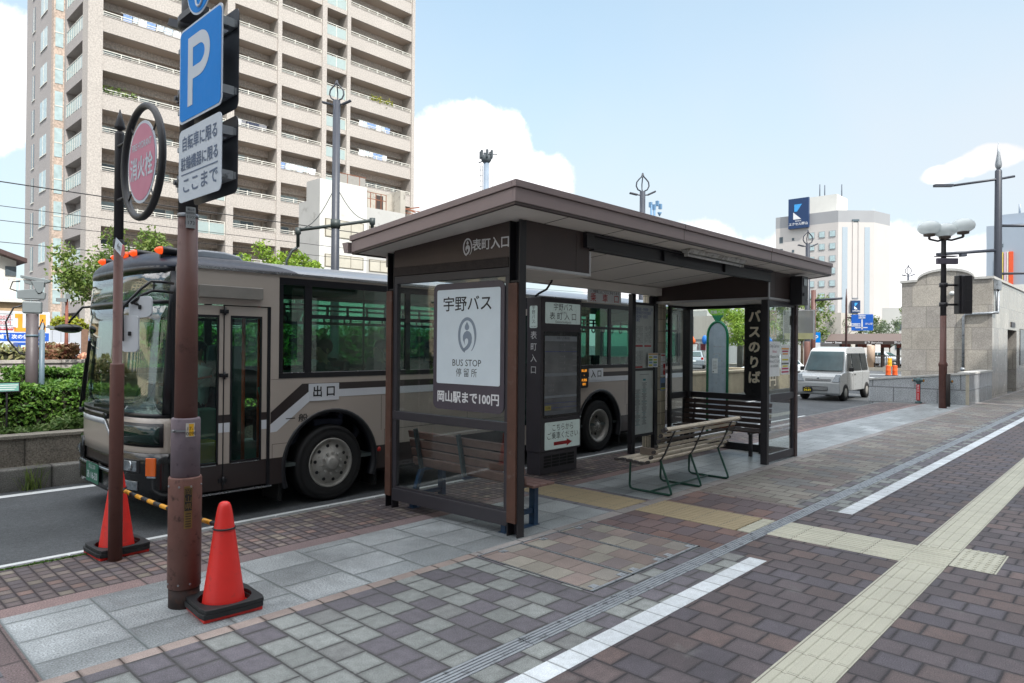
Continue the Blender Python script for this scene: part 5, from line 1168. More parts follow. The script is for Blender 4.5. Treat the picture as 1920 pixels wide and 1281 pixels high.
def seated(arms='wheel'):
    J = {'pelvis': ((0, 0, 0), (.16, .13), None), 'waist': ((.02, 0, .18), (.14, .11), 'pelvis'), 'chest': ((.02, 0, .36), (.17, .12), 'waist'), 'neckb': ((.0, 0, .5), .075, 'chest'), 'neck': ((-.01, 0, .57), .052, 'neckb'), 'chin': ((-.03, 0, .63), (.062, .07), 'neck'), 'head': ((-.015, 0, .71), (.08, .098), 'chin'), 'crown': ((.0, 0, .79), (.062, .07), 'head')}
    J['nose'] = ((-.118, 0, .69), .014, 'head')
    for s, n in ((1, 'l'), (-1, 'r')):
        J['sh'+n] = ((.01, s*.19, .45), .07, 'neckb')
        if arms == 'wheel': J['el'+n] = ((-.18, s*.25, .24), .047, 'sh'+n); J['wr'+n] = ((-.42, s*.19, .28), .033, 'el'+n); J['pa'+n] = ((-.49, s*.18, .30), (.04, .025), 'wr'+n); b = (-.53, s*.18, .31)
        else: J['el'+n] = ((-.05, s*.24, .2), .047, 'sh'+n); J['wr'+n] = ((-.28, s*.14, .12), .033, 'el'+n); J['pa'+n] = ((-.35, s*.1, .12), (.04, .025), 'wr'+n); b = (-.39, s*.09, .12)
        for k in range(4): J['f%d%s' % (k, n)] = ((b[0]-.01, b[1]+s*(k-1.5)*.019, b[2]), .0095, 'pa'+n); J['g%d%s' % (k, n)] = ((b[0]-.04+abs(k-1.4)*.008, b[1]+s*(k-1.5)*.02, b[2]-.025), .0085, 'f%d%s' % (k, n))
        J['th'+n] = ((b[0]+.02, b[1]-s*.045, b[2]-.005), .0105, 'pa'+n); J['ti'+n] = ((b[0]-.01, b[1]-s*.052, b[2]-.02), .009, 'th'+n)
        J['hi'+n] = ((-.05, s*.1, -.02), .1, 'pelvis'); J['kn'+n] = ((-.45, s*.13, .02), .068, 'hi'+n); J['an'+n] = ((-.46, s*.13, -.36), .045, 'kn'+n); J['to'+n] = ((-.6, s*.14, -.41), (.045, .03), 'an'+n)
    return J
def cap(mb, c): mb.ball((c[0]+.0, c[1], c[2]+.05), .112, .1, .075, 0, 16, 10); mb.box(c[0]-.17, c[0]-.06, c[1]-.075, c[1]+.075, c[2]+.03, c[2]+.042)
def short(mb, c): mb.ball((c[0]+.022, c[1], c[2]+.035), .105, .094, .1, 0, 16, 10)
def face(t, c):
    mb = MB()
    for s in (-1, 1): mb.ball((c[0]-.092, c[1]+s*.034, c[2]+.005), .008, .013, .008, 0, 8, 6)
    mb.ball((c[0]-.088, c[1], c[2]-.075), .007, .024, .006, 1, 8, 6)
    for s in (-1, 1): mb.ball((c[0]+.005, c[1]+s*.094, c[2]-.015), .02, .01, .032, 2, 10, 8)
    mb.build('face_features', [m_hair, mat('lips', (150, 88, 80), .5), m_skin], t, local=True)
clothes = lambda top, legs: ([m_skin, top, legs], lambda c: 0 if (c.z > .545 or c.x < -.43 and c.z > .1) else (1 if c.z > .06 and c.x > -.44 else 2), m_hair)
p = person((3.62, 8.9, .93), 0, 'bus driver in a white shirt and dark peaked cap seated at the wheel', seated('wheel'), clothes(m_shirt, m_navy), cap); face(p, (-.015, 0, .71))
for x, y, lab, top in ((4.55, Y0+.36, 'passenger in grey clothes on the first window seat of the bus', m_grey), (5.4, Y0+.36, 'passenger in navy clothes on the second window seat of the bus', m_navy), (5.4, Y1-.36, 'passenger in white on the far side of the bus aisle', m_shirt), (6.25, Y0+.36, 'passenger in dark clothes beside the window behind the poster', m_navy)):
    p = person((x, y, .96), 0, lab, seated('lap'), clothes(top, m_navy), short, 'passengers seated in the bus'); face(p, (-.015, 0, .71))
# ================================================================ FOLIAGE
def leaf_mat(name, cols, trans=.3):
    b = NB(name); g = b.n('ShaderNodeNewGeometry'); cr = b.n('ShaderNodeValToRGB'); els = cr.color_ramp.elements
    for i, c in enumerate(cols):
        e = els[i] if i < 2 else els.new(i/(len(cols)-1)); e.position = i/(len(cols)-1); e.color = lin(c)+(1,)
    b.l(g.outputs['Random Per Island'], cr.inputs[0]); b.l(cr.outputs[0], b.b.inputs['Base Color']); b.b.inputs['Roughness'].default_value = .5; b.b.inputs['Specular IOR Level'].default_value = .35
    t = b.n('ShaderNodeBsdfTranslucent'); b.l(cr.outputs[0], t.inputs[0]); m = b.n('ShaderNodeMixShader'); m.inputs[0].default_value = trans; b.l(b.b.outputs[0], m.inputs[1]); b.l(t.outputs[0], m.inputs[2]); b.l(m.outputs[0], b.out.inputs[0]); return b.m
L_green = leaf_mat('hedge_leaves', [(56, 92, 34), (80, 120, 46), (112, 146, 62), (44, 72, 30)])
L_tree = leaf_mat('tree_leaves', [(80, 108, 46), (106, 130, 58), (124, 136, 72), (70, 96, 42)])
L_yel = leaf_mat('yellow_green_leaves', [(128, 138, 40), (160, 156, 48), (110, 132, 44), (178, 160, 40)])
L_dull = leaf_mat('dull_hedge_leaves', [(84, 88, 50), (98, 92, 58), (70, 80, 42), (110, 100, 66)])
L_red = leaf_mat('reddish_leaves', [(128, 84, 66), (144, 110, 84), (112, 104, 66), (130, 70, 62)])
L_ground = leaf_mat('ground_cover_leaves', [(88, 122, 60), (120, 144, 84), (70, 104, 46), (140, 156, 104)])
L_grass = leaf_mat('grass_blades', [(96, 118, 56), (120, 136, 70), (80, 100, 44)])
L_spring = leaf_mat('bright_leaves', [(118, 150, 46), (140, 166, 60), (96, 130, 40), (156, 168, 70)])
L_bluegrey = leaf_mat('far_leaves', [(96, 112, 84), (112, 126, 98), (84, 100, 74)])
def leaf(mb, p, s, rnd, up=.3, long=1.6):
    n = Vector((rnd.gauss(0, 1), rnd.gauss(0, 1), rnd.gauss(0, 1)+up)).normalized(); a = n.orthogonal().normalized(); th = rnd.random()*6.28
    a = (a*cos(th)+n.cross(a)*sin(th)); b = n.cross(a); s *= .7+rnd.random()*.7; p = Vector(p); k = n*s*.16
    mb.add([p-a*s*long/2, p-b*s*.42-k, p+a*s*long/2, p+b*s*.42-k], [(0, 1, 2), (0, 2, 3)])
def hedge(name, label, x0, x1, y0, y1, z0, z1, n, s, m, seed=1, top=.06, cat='hedge', group=None):
    rnd = random.Random(seed); t = thing(name, label, cat, ((x0+x1)/2, (y0+y1)/2, z0), 0, group)
    mb = MB()
    bump = lambda x, y: .5*(sin(x*3.1+seed)+sin(x*7.3+y*2.2+seed*2)+.6*sin(x*15+y*9))
    A = (x1-x0)*(y1-y0); Bf = (x1-x0)*(z1-z0); Cs = (y1-y0)*(z1-z0); tot = A+2*Bf+2*Cs
    for i in range(n):
        q = rnd.random()*tot; dep = abs(rnd.gauss(0, .05))
        if q < A: x, y = rnd.uniform(x0, x1), rnd.uniform(y0, y1); z = z1-dep
        elif q < A+2*Bf: x = rnd.uniform(x0, x1); y = (y0+dep) if rnd.random() < .75 else y1-dep; z = z0+(z1-z0)*rnd.random()**.8
        else: y = rnd.uniform(y0, y1); x = x0+dep if rnd.random() < .5 else x1-dep; z = rnd.uniform(z0, z1)
        h = bump(x, y)*top; f = (z-z0)/(z1-z0); z += h*f; y += (-.3*h if y < (y0+y1)/2 else .3*h)
        leaf(mb, (x, y, z), s, rnd)
    o = mb.build('foliage', m, t, fix=False)
    mb = MB(); mb.box(x0+.07, x1-.07, y0+.07, y1-.07, z0, z1-.1)
    mb.build('dark_core', mat('hedge_core_shade', (40, 42, 26), .95, var=.4, scale=20, bump=.6, bscale=60), t)  # solid dark box, its colour stands in for shade behind the leaves
    return t
def tree(label, x, y, z0, zc, r, n, s, m, seed, trunk=.09, lean=(0, 0), squash=.8, clumps=26, cat='tree', name='street_tree', group=None, sparse=.55):
    rnd = random.Random(seed); t = thing(name, label, cat, (x, y, z0), 0, group)
    c = Vector((x+lean[0], y+lean[1], zc)); cl = []
    for i in range(clumps):
        while True:
            v = Vector((rnd.uniform(-1, 1), rnd.uniform(-1, 1), rnd.uniform(-.85, 1)))
            if .3 < v.length < 1: break
        cl.append((c+Vector((v.x*r, v.y*r, v.z*r*squash)), r*rnd.uniform(.18, .36)))
    mb = MB(); base = Vector((x, y, z0)); fork = base.lerp(c, .55)
    mb.tube([base, base.lerp(fork, .5)+Vector((trunk*.3, 0, 0)), fork], [trunk, trunk*.8, trunk*.6], 8)
    for i, (p, cr) in enumerate(cl):
        if i % 2: continue
        mid = fork.lerp(p, .5)+Vector((0, 0, r*.08)); mb.tube([fork, mid, p], [trunk*.42, trunk*.24, trunk*.08], 5)
    mb.build('trunk', mat('bark', (84, 72, 60), .9, var=.3, scale=12, bump=.5), t)
    mb = MB(); w = [q[1]**2 for q in cl]
    for i in range(n):
        p, cr = rnd.choices(cl, w)[0]; v = Vector((rnd.gauss(0, 1), rnd.gauss(0, 1), rnd.gauss(0, 1))).normalized()*cr*(rnd.random()**sparse)
        leaf(mb, p+v, s, rnd)
    mb.build('crown', m, t, fix=False); return t

# ================================================================ PLANTED ISLAND BETWEEN THE ROADS
m_stone = paver('planter_stone', 1.06, 3, [((112, 106, 98), 1), ((120, 113, 104), 1)], joint=.01, jcol=(60, 56, 52), stag=0, rot='XZ', ox=1.03, oy=-1.2, grain=.45, gscale=70, stain=.28, sscale=2.2, rough=.85, bump=.3)
m_stonek = paver('island_kerb_stone', 1.2, 3, [((116, 114, 110), 1), ((108, 106, 102), 1)], joint=.012, jcol=(54, 52, 50), stag=0, rot='XZ', ox=1.14, oy=-1.2, grain=.4, gscale=80, stain=.3, sscale=2.5, rough=.85, bump=.3)
mb = MB(); mb.box(-12, 27.6, 10.25, 10.42, -.5, .155); struct('island_kerb', mb, m_stonek, bevel=.025)
t = thing('planter_wall', 'low grey stone planter wall beside the front of the bus', 'wall', (-1, 10.5, -.1))
mb = MB(); mb.box(-12, 13.0, 10.45, 10.72, -.4, .50, 0); mb.box(-12, 13.0, 10.425, 10.75, .502, .545, 1); mb.box(-12, 13, 10.42, 10.4495, .14, .152, 1); mb.build('wall_stone', [m_stone, mat('planter_cap', (134, 128, 118), .85, grain=.35, gscale=90, var=.15)], t, bevel=.006)
mb = MB(); mb.box(-12, 13, 10.74, 14.5, -.4, .44); struct('planting_soil', mb, mat('soil', (58, 48, 38), .95, grain=.4, gscale=60, var=.3))
m_tanw = paver('tan_wall_panels', 1.35, 3, [((168, 152, 130), 1), ((174, 158, 136), 1)], joint=.018, jcol=(96, 84, 70), stag=0, rot='XZ', oy=-1.3, grain=.2, gscale=40, stain=.2, rough=.85)
t = thing('planter_wall', 'tan panelled planter wall seen through the far end glass of the shelter', 'wall', (20, 10.5, -.12))
mb = MB(); mb.box(13.02, 27.6, 10.45, 10.75, -.4, .86, 0); mb.box(13.02, 27.65, 10.41, 10.79, .862, .93, 1); mb.box(27.2, 27.6, 10.7505, 13.5, -.4, .86, 0); mb.box(13.02, 27.1, 10.76, 13.5, -.4, .8, 2); mb.build('wall_stone', [m_tanw, mat('tan_wall_cap', (180, 164, 142), .8, grain=.2), MATS['soil']], t, bevel=.006)
hedge('clipped_hedge', 'dense green clipped hedge nearest the bus in the stone planter', -3.5, 3.9, 10.95, 12.0, .45, 1.16, 21000, .045, L_green, 3)
hedge('clipped_hedge', 'browner dull hedge mound at the left behind the camera post', -4.0, 2.2, 12.6, 13.9, .45, 1.42, 9000, .05, L_dull, 5, .1)
hedge('clipped_hedge', 'long green hedge behind the grey camera post', 2.35, 7.2, 12.5, 13.4, .45, 1.32, 9000, .05, L_green, 8)
hedge('clipped_hedge', 'tall green hedge standing behind the bus and seen through its windows', 4.6, 12.4, 13.2, 14.2, .45, 2.02, 6000, .08, L_green, 17, .16)
rnd = random.Random(4); mb = MB()
for i in range(5200): x = rnd.uniform(-3, 3.6); mb_y = rnd.uniform(10.70, 11.05); leaf(mb, (x, mb_y, .54+abs(rnd.gauss(0, .05))*(1+.6*sin(x*5))+.1*max(0, sin(x*2.3+1))*(mb_y-10.7)/.3), .05, rnd, .9, 1.8)
tag(mb.build('ground_cover', L_ground, fix=False), 'pale green variegated ground cover spilling along the planter edge', 'ground cover', kind='stuff')
def grass(label, x, y, z, n, h, seed, spread):
    rnd = random.Random(seed); mb = MB()
    for i in range(n):
        a = rnd.random()*6.28; l = h*rnd.uniform(.5, 1.1); d = Vector((cos(a), sin(a), 0)); p = Vector((x+rnd.gauss(0, spread*.2), y+rnd.gauss(0, .015), z)); k = rnd.uniform(.3, .9)*spread
        w = Vector((-d.y, d.x, 0))*.005; q = p+d*k*.45+Vector((0, 0, l*.75)); e = p+d*k+Vector((0, 0, l*rnd.uniform(.65, 1.0)))
        mb.add([p-w, p+w, q+w*.8, e, q-w*.8], [(0, 1, 2, 4), (4, 2, 3)])
    tag(mb.build('grass_tuft', L_grass, fix=False), label, 'weed')
grass('long grassy weed growing from the island kerb at the left', 2.12, 10.22, -.12, 46, .34, 5, .26); grass('low weed at the kerb foot close to the bus bumper', 2.85, 10.2, -.12, 60, .13, 9, .22)
# moss in the kerb joint
rnd = random.Random(6); mb = MB()
for i in range(700): x = rnd.uniform(1.0, 1.75); leaf(mb, (x, 6.372+rnd.gauss(0, .008), .004), .012, rnd)
tag(mb.build('moss', L_green, fix=False), 'thin line of moss in the kerb joint beside the far cone', 'moss', kind='stuff')
m_camg = mat('camera_grey', (118, 125, 128), .45, var=.05); m_postg = mat('grey_brown_post', (78, 70, 72), .5, var=.1)
t = thing('camera_post', 'grey traffic camera on a stout post rising from the hedge', 'camera post', (2.36, 11.45, .45))
mb = MB(); mb.tube([(2.36, 11.45, .4), (2.36, 11.45, 2.12)], .075, 18); mb.build('post', m_postg, t); mb = MB(); mb.tube([(2.47, 11.42, .4), (2.47, 11.42, 1.9)], .035, 12); mb.lathe([(.08, 1.8), (.08, 1.83)], (2.36, 11.45, 0), 18); mb.build('conduit', mat('conduit_blue_grey', (92, 110, 122), .45), t)
d = Vector((.95, -.31, 0))*.72; e = Vector((.31, .95, 0))*.8; C0 = Vector((2.36, 11.45, 0))
mb = MB(); mb.obox(C0+Vector((0, 0, 2.21)), d*.155, e*.09, (0, 0, .085)); mb.build('junction_box', m_camg, t, bevel=.02)
mb = MB(); mb.obox(C0-d*.02+Vector((0, 0, 2.315)), d*.14, e*.07, (0, 0, .008)); mb.prism([(-.24, 2.33), (.2, 2.33), (.215, 2.42), (.03, 2.47), (-.24, 2.44)], lambda u, v, w: tuple(C0+d*u+e*w+Vector((0, 0, v))), -.065, .065); mb.prism([(-.02, 2.58), (.2, 2.58), (.18, 2.45), (.13, 2.41), (.09, 2.41), (.05, 2.46)], lambda u, v, w: tuple(C0+d*u+e*w+Vector((0, 0, v))), -.085, -.066); mb.build('pan_head', m_camg, t, bevel=.006)
mb = MB(); mb.prism([(-.19, 2.655), (.29, 2.60), (.29, 2.575), (.22, 2.555), (-.19, 2.62)], lambda u, v, w: tuple(C0+d*u+e*w+Vector((0, 0, v))), -.08, .08); mb.prism([(-.15, 2.6), (.2, 2.56), (.2, 2.5), (-.12, 2.54)], lambda u, v, w: tuple(C0+d*u+e*w+Vector((0, 0, v))), -.055, .055); cmh = mb.build('camera_housing', m_camg, t, bevel=.005)
mb = MB(); mb.tube([C0+d*-.13+Vector((0, 0, 2.24)), C0+d*-.3+Vector((0, 0, 2.2)), C0+d*-.42+Vector((0, 0, 2.0)), C0+d*-.38+Vector((0, 0, 1.75)), C0+d*-.2+Vector((0, 0, 1.57)), C0+d*-.05+Vector((0, 0, 1.54))], .011, 8); mb.tube([C0+d*-.2+Vector((0, 0, 2.57)), C0+d*-.32+Vector((0, 0, 2.56)), C0+d*-.36+Vector((0, 0, 2.46)), C0+d*-.2+Vector((0, 0, 2.42))], .009, 8); mb.tube([C0+d*.1+Vector((0, 0, 1.9)), C0+d*.17+Vector((0, 0, 2.05)), C0+d*.2+Vector((0, 0, 1.95)), C0+d*.15+Vector((0, 0, 1.75))], .008, 8); mb.build('cable', m_blacksteel, t)
t = thing('plant_label', 'small teal notice board standing in the hedge at the left edge', 'sign', (1.98, 10.92, .6))
mb = MB(); mb.box(1.84, 2.12, 10.9, 10.91, 1.07, 1.2, 0); mb.box(1.855, 2.105, 10.8985, 10.9, 1.083, 1.187, 1)
for k in range(3): mb.box(1.88, 2.06+.02*k, 10.8975, 10.8984, 1.10+k*.028, 1.11+k*.028, 2)
mb.build('board', [m_blacksteel, mat('teal_board', (110, 160, 150), .5), m_ltr_w], t); mb = MB(); mb.box(1.97, 1.99, 10.9105, 10.93, .45, 1.15); mb.build('stake', m_blacksteel, t)
# tall lamp with a leaf shaped ring, rising behind the bus
m_lamp = mat('slate_lamp_post', (56, 60, 70), .45, var=.1)
def ringtop(mb, x, y, z, s, dirv, r=.03):
    d = Vector(dirv); L = []
    for side_ in (-1, 1): mb.tube([Vector((x, y, z))+d*side_*s*w*.5+Vector((0, 0, s*h)) for w, h in ((.2, 0), (.72, .14), (.98, .42), (.9, .72), (.52, .96), (.16, 1.14), (0.01, 1.42))], r, 6)
    mb.tube([Vector((x, y, z))+Vector((-d.y, d.x, 0))*s*w*.5+Vector((0, 0, s*h)) for w, h in ((.1, 0), (.5, .25), (.55, .6), (.2, .95), (0, 1.15))], r*.8, 6)
def twinlamp(label, x, y, z0, h, s, dirv=(.7, -.72, 0), rp=.06, arms=False, group='leaf topped street lamps', m=m_lamp):
    t = thing('street_lamp', label, 'street lamp', (x, y, z0), 0, group); d = Vector(dirv)
    mb = MB(); mb.lathe([(rp*1.3, z0), (rp*1.2, z0+h*.3), (rp, z0+h)], (x, y, 0), 12); mb.build('post', m, t)
    mb = MB(); ringtop(mb, x, y, z0+h, s, dirv, s*.055); mb.build('leaf_ring', m, t)
    for sg in (-1, 1):
        a = Vector((x, y, z0+h-.3*s)); q = a+d*sg*s*1.0+Vector((0, 0, .32*s*(1 if sg > 0 else .55)))
        mb = MB(); mb.tube([a, a+d*sg*s*.45+Vector((0, 0, .05*s))], s*.06, 6); mb.bar(a+d*sg*s*.4+Vector((0, 0, .04*s)), q, s*.28, s*.12); mb.build('lamp_head', m, t, bevel=.01)
    return t
t = twinlamp('tall slate lamp post with leaf ring and wire stayed cross arm behind the bus', 7.86, 12.5, -.12, 6.95, .30, rp=.075)
d = Vector((.62, -.5, 0))*1.0; q = Vector((7.86, 12.5, 4.24))
mb = MB(); mb.tube([q-d*.95+Vector((0, 0, -.15)), q+d*.95+Vector((0, 0, .1))], .035, 8); mb.lathe([(.1, 4.15), (.1, 4.33)], (7.86, 12.5, 0), 12)
for s_ in (-1, 1):
    e_ = q+d*.95*s_+Vector((0, 0, .1 if s_ > 0 else -.15)); mb.lathe([(.06, .05), (.06, -.08), (.035, -.1), (.035, -.35)], e_, 10); pts = [Vector((7.86, 12.5, 5.05)).lerp(e_, k/8)-Vector((0, 0, .22*sin(pi*k/8))) for k in range(9)]; mb.tube(pts, .008, 5)
e_ = q-d*.95+Vector((0, 0, -.5)); mb.tube([e_, e_+Vector((-.1, .05, -.08)), e_+Vector((-.2, .1, -.3)), e_+Vector((-.2, .1, -.6))], .025, 8); mb.tube([e_+Vector((-.2, .1, -.6)), e_+Vector((.0, 0, -.55)), e_+Vector((.25, -.1, -.68))], .02, 8)
mb.build('cross_arm', mat('dark_green_grey', (54, 62, 62), .5), t)

# ================================================================ STONE STATION ENTRANCE
G1 = [((158, 152, 144), 3), ((164, 158, 149), 3), ((152, 147, 141), 2)]
m_gr_w = paver('granite_cladding_west', .8, .95, G1, joint=.008, jcol=(124, 120, 114), stag=.5, rot='ZY', ox=.1, grain=.26, gscale=34, rough=.7, bump=.1, stain=.14)
m_gr_s = paver('granite_cladding_south', .8, .95, G1, joint=.008, jcol=(124, 120, 114), stag=.5, rot='ZX', ox=.1, grain=.22, gscale=34, rough=.2, bump=.05, stain=.14)
m_gl_w = paver('low_granite_west', .5, 1.25, [((156, 160, 163), 1), ((164, 167, 170), 1)], joint=.01, jcol=(80, 82, 84), stag=.5, rot='ZY', ox=-.05, grain=.45, gscale=40, rough=.7, bump=.2, stain=.12)
m_gl_s = paver('low_granite_south', .5, 1.25, [((146, 150, 153), 1), ((154, 157, 160), 1)], joint=.01, jcol=(80, 82, 84), stag=.5, rot='ZX', ox=-.05, grain=.3, gscale=40, rough=.16, bump=.04, stain=.12)
m_cap = mat('granite_cap', (186, 185, 181), .6, grain=.25, gscale=60)
def matsplit(o, south, rest=None):
    for p in o.data.polygons:
        if abs(p.normal.y) > .7: p.material_index = south
t = thing('station_entrance', 'stone clad station entrance block with an arched gable end', 'building', (32, 5.6, 0))
XW, YS, YN, ZT = 29.05, 4.15, 7.0, 4.22
gab = [(YN, -.12), (YS, -.12), (YS, ZT), (YS+.55, ZT)]+[(5.58+.9*cos(a), ZT+.005+.36*sin(a)) for a in [pi-pi*i/14 for i in range(15)]]+[(YN, ZT-.02)]
mb = MB(); mb.prism(gab, YZf, XW, XW+.35); g = mb.build('gable_wall', [m_gr_w, m_gr_s], t); matsplit(g, 1)
mb = MB(); top = gab[2:]; vs = []
for x in (XW-.05, XW+.4):
    for dz in (.003, .09): vs += [(x, y+(-.05 if i == 0 else .05 if i == len(top)-1 else 0), z+dz) for i, (y, z) in enumerate(top)]
n = len(top); fs = []
for i in range(n-1): fs += [(i, i+1, n+i+1, n+i), (2*n+i, 2*n+i+1, 3*n+i+1, 3*n+i), (n+i, n+i+1, 3*n+i+1, 3*n+i), (i, i+1, 2*n+i+1, 2*n+i)]
fs += [(0, n, 3*n, 2*n), (n-1, 2*n-1, 4*n-1, 3*n-1)]; mb.add(vs, fs); mb.box(XW+.402, 38, YS-.05, YS+.3, ZT+.003, ZT+.09); mb.build('coping', m_cap, t)
mb = MB(); X2 = 38
for x0, x1, z0, z1 in ((XW+.351, 32.5, -.12, ZT), (34.9, 35.9, -.12, ZT), (32.501, 34.899, 2.5, ZT), (35.901, X2, 2.6, ZT), (35.901, X2, -.12, 1.05)): mb.box(x0, x1, YS, YS+.3, z0, z1)
mb.box(XW+.351, X2, YN-.3, YN, -.12, ZT); s_ = mb.build('side_wall', [m_gr_w, m_gr_s], t); matsplit(s_, 1)
mb = MB(); mb.box(XW+.36, X2, YS+.31, YN-.31, ZT-.15, ZT-.02); mb.build('flat_roof', m_cap, t)
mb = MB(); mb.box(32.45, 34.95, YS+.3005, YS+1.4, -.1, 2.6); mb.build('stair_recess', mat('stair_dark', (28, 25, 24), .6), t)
mb = MB(); mb.box(33.3, 34.3, YS-.03, YS-.002, 2.62, 2.82); mb.build('louvre', m_charcoal, t); mb = MB(); mb.box(35.85, 36, YS-.02, YS-.002, 1.06, 2.6); mb.box(36.001, X2, YS+.05, YS+.06, 1.06, 2.6); mb.build('window', [mat('dark_window', (40, 42, 44), .1)], t)
mb = MB(); mb.tube([(XW-.06, 5.0, 1.02), (XW-.06, 5.0, 2.9), (XW-.06, 4.93, 2.98), (XW-.06, 4.2, 3.0), (XW+.0, 4.06, 3.02), (XW+.5, 4.06, 3.03), (XW+.58, 4.06, 3.12), (XW+.58, 4.06, 3.9)], .045, 10); mb.tube([(XW+.25, 4.07, 3.05), (XW+.25, 4.07, 3.95)], .025, 8); mb.box(XW+.2, XW+.9, 4.0, 4.14, 3.85, 4.18); mb.ball((XW-.06, 5.02, 1.0), .07, .08, .08); mb.build('service_pipe', m_steel_d, t)
mb = MB(); mb.ball((XW-.05, 5.35, 3.75), .08, .1, .08); mb.build('wall_lamp', mat('opal', (200, 205, 205), .2), t)
mb = MB(); mb.prism([(YS+.1, ZT-.6)]+[(5.6+1.3*cos(a), 2.9+.9*sin(a)) for a in [pi*i/10 for i in range(11)]], YZf, X2+.01, X2+4)
mb.build('glass_vault', mat('vault_grey', (150, 160, 164), .15), t)
t = thing('low_wall', 'low grey granite wall before the station entrance', 'wall', (27, 5.5, 0))
mb = MB(); mb.prism([(7.0, -.12), (4.15, -.12), (4.15, .945), (7.0, .66)], YZf, 25.0, 25.35); mb.box(25.351, 29.045, 4.15, 4.5, -.12, .945); o = mb.build('wall_body', [m_gl_w, m_gl_s], t); matsplit(o, 1)
mb = MB(); mb.prism([(7.02, .664), (4.12, .949), (4.12, 1.0), (7.02, .72)], YZf, 24.97, 25.38); mb.box(25.381, 29.045, 4.12, 4.53, .947, 1.0); mb.build('coping', m_cap, t)
mb = MB(); mb.box(24.99, 24.9995, 4.15, 4.24, -.1, .94); mb.build('sun_strip', mat('painted_sunlight', (178, 170, 152), .5, grain=.2), t)  # pale sheet paints the strip of sunlight on the wall corner
# siamese fire connections
m_verd = mat('verdigris_bronze', (74, 96, 98), .5, metal=.3, var=.2, scale=20)
def siam(x, y, lab):
    t = thing('standpipe', lab, 'standpipe', (x, y, 0), 0, 'fire standpipes along the low wall')
    mb = MB(); mb.lathe([(.1, 0), (.1, .05), (.055, .06), (.055, .62), (.075, .66), (.09, .72), (.07, .80), (.0001, .82)], (x, y, 0), 16); mb.build('pipe', m_verd, t)
    mb = MB(); mb.box(x-.075, x-.058, y-.05, y+.05, .1, .6); pl = mb.build('plate', mat('standpipe_red', (186, 36, 44), .45), t)
    mb = MB()
    for k, ch in enumerate('送水口'): mb.text(ch, .07, (x-.0765, y, .55-k*.075), *WEST, bold=.002)
    for k in range(7): mb.box(x-.077, x-.0752, y-.012, y+.012, .31-k*.03, .325-k*.03)
    mb.build('lettering', m_ltr_w, pl, fix=False)
    for s in (-1, 1):
        mb = MB(); d = Vector((-.45, -.9*s, 0)).normalized(); c = Vector((x, y, .73)); mb.tube([c+d*.03, c+d*.13], .045, 12); mb.tube([c+d*.13, c+d*.17], .05, 12); oo = mb.build('outlet', m_verd, t)
        mb = MB(); mb.tube([c+d*.1705, c+d*.175], .038, 12); mb.build('outlet_cap', mat('ochre_cap', (176, 120, 40), .4, metal=.3), oo)
siam(24.55, 5.42, 'red plated fire standpipe standing clear against the low granite wall'); siam(24.8, 4.70, 'red plated fire standpipe half hidden behind the brown globe lamp post')
# globe lamp
LX, LY = 23.2, 4.5
t = thing('globe_lamp', 'brown lamp post carrying three white oval globes beside the station entrance', 'street lamp', (LX, LY, 0))
mb = MB(); mb.lathe([(.105, 0), (.105, 1.22), (.12, 1.24), (.12, 1.3), (.088, 1.36), (.08, 2.7)], (LX, LY, 0), 18, 0); mb.lathe([(.08, 2.7), (.066, 4.9), (.045, 4.95)], (LX, LY, 0), 18, 1); mb.build('post', [m_pole, m_pole_d], t)
m_opal = NB('opal_globe'); m_opal.b.inputs['Base Color'].default_value = (.82, .86, .86, 1); m_opal.b.inputs['Roughness'].default_value = .25
_t = m_opal.n('ShaderNodeBsdfTranslucent'); _t.inputs[0].default_value = (.9, .93, .93, 1); _m = m_opal.n('ShaderNodeMixShader'); _m.inputs[0].default_value = .45; m_opal.l(m_opal.b.outputs[0], _m.inputs[1]); m_opal.l(_t.outputs[0], _m.inputs[2]); m_opal.l(_m.outputs[0], m_opal.out.inputs[0]); m_opal = m_opal.m
for (gx, gy, gz) in ((-.28, .31, 5.27), (.35, -.42, 5.34), (-.02, -.03, 5.20)):
    mb = MB(); c = Vector((LX, LY, 4.95)); e_ = Vector((LX+gx, LY+gy, gz-.33)); mb.tube([c, c.lerp(e_, .4)-Vector((0, 0, .06)), c.lerp(e_, .8)-Vector((0, 0, .02)), e_], .03, 8); mb.build('arm', m_pole_d, t)
    mb = MB(); mb.lathe([(.035, gz-.33), (.035, gz-.26), (.15, gz-.24), (.16, gz-.16)], (LX+gx, LY+gy, 0), 18); mb.build('lamp_holder', mat('holder_brown', (96, 86, 80), .5), t)
    mb = MB(); mb.ball((LX+gx, LY+gy, gz), .31, .31, .21, 0, 24, 14); mb.build('globe', m_opal, t)
mb = MB(); mb.tube([(LX, LY-.12, .05), (LX, LY-.12, 1.0)], .07, 12); mb.build('cable_cover', mat('dark_cover', (46, 40, 38), .7), t)
dd = Vector((.685, -.728, 0))
mb = MB()
for z in (3.03, 3.6):
    c = Vector((LX, LY, z)); mb.tube([c-dd*.1, c+dd*.42], .03, 8); mb.lathe([(.11, z-.06), (.11, z+.06)], (LX, LY, 0), 14)
mb.build('bracket', m_blacksteel, t)
t2 = thing('signal_head', 'black pedestrian signal seen from behind beside the globe lamp post', 'traffic signal', (LX+.4, LY-.42, 2.8))
mb = MB(); c = Vector((LX, LY, 3.32))+dd*.58; mb.obox(c, dd*.2, Vector((.728, .685, 0))*.12, (0, 0, .56)); mb.obox(c-dd*.1-Vector((.728, .685, 0))*.15, dd*.05, Vector((.728, .685, 0))*.03, (0, 0, .54)); mb.build('housing', m_blacksteel, t2, bevel=.02)
mb = MB(); 
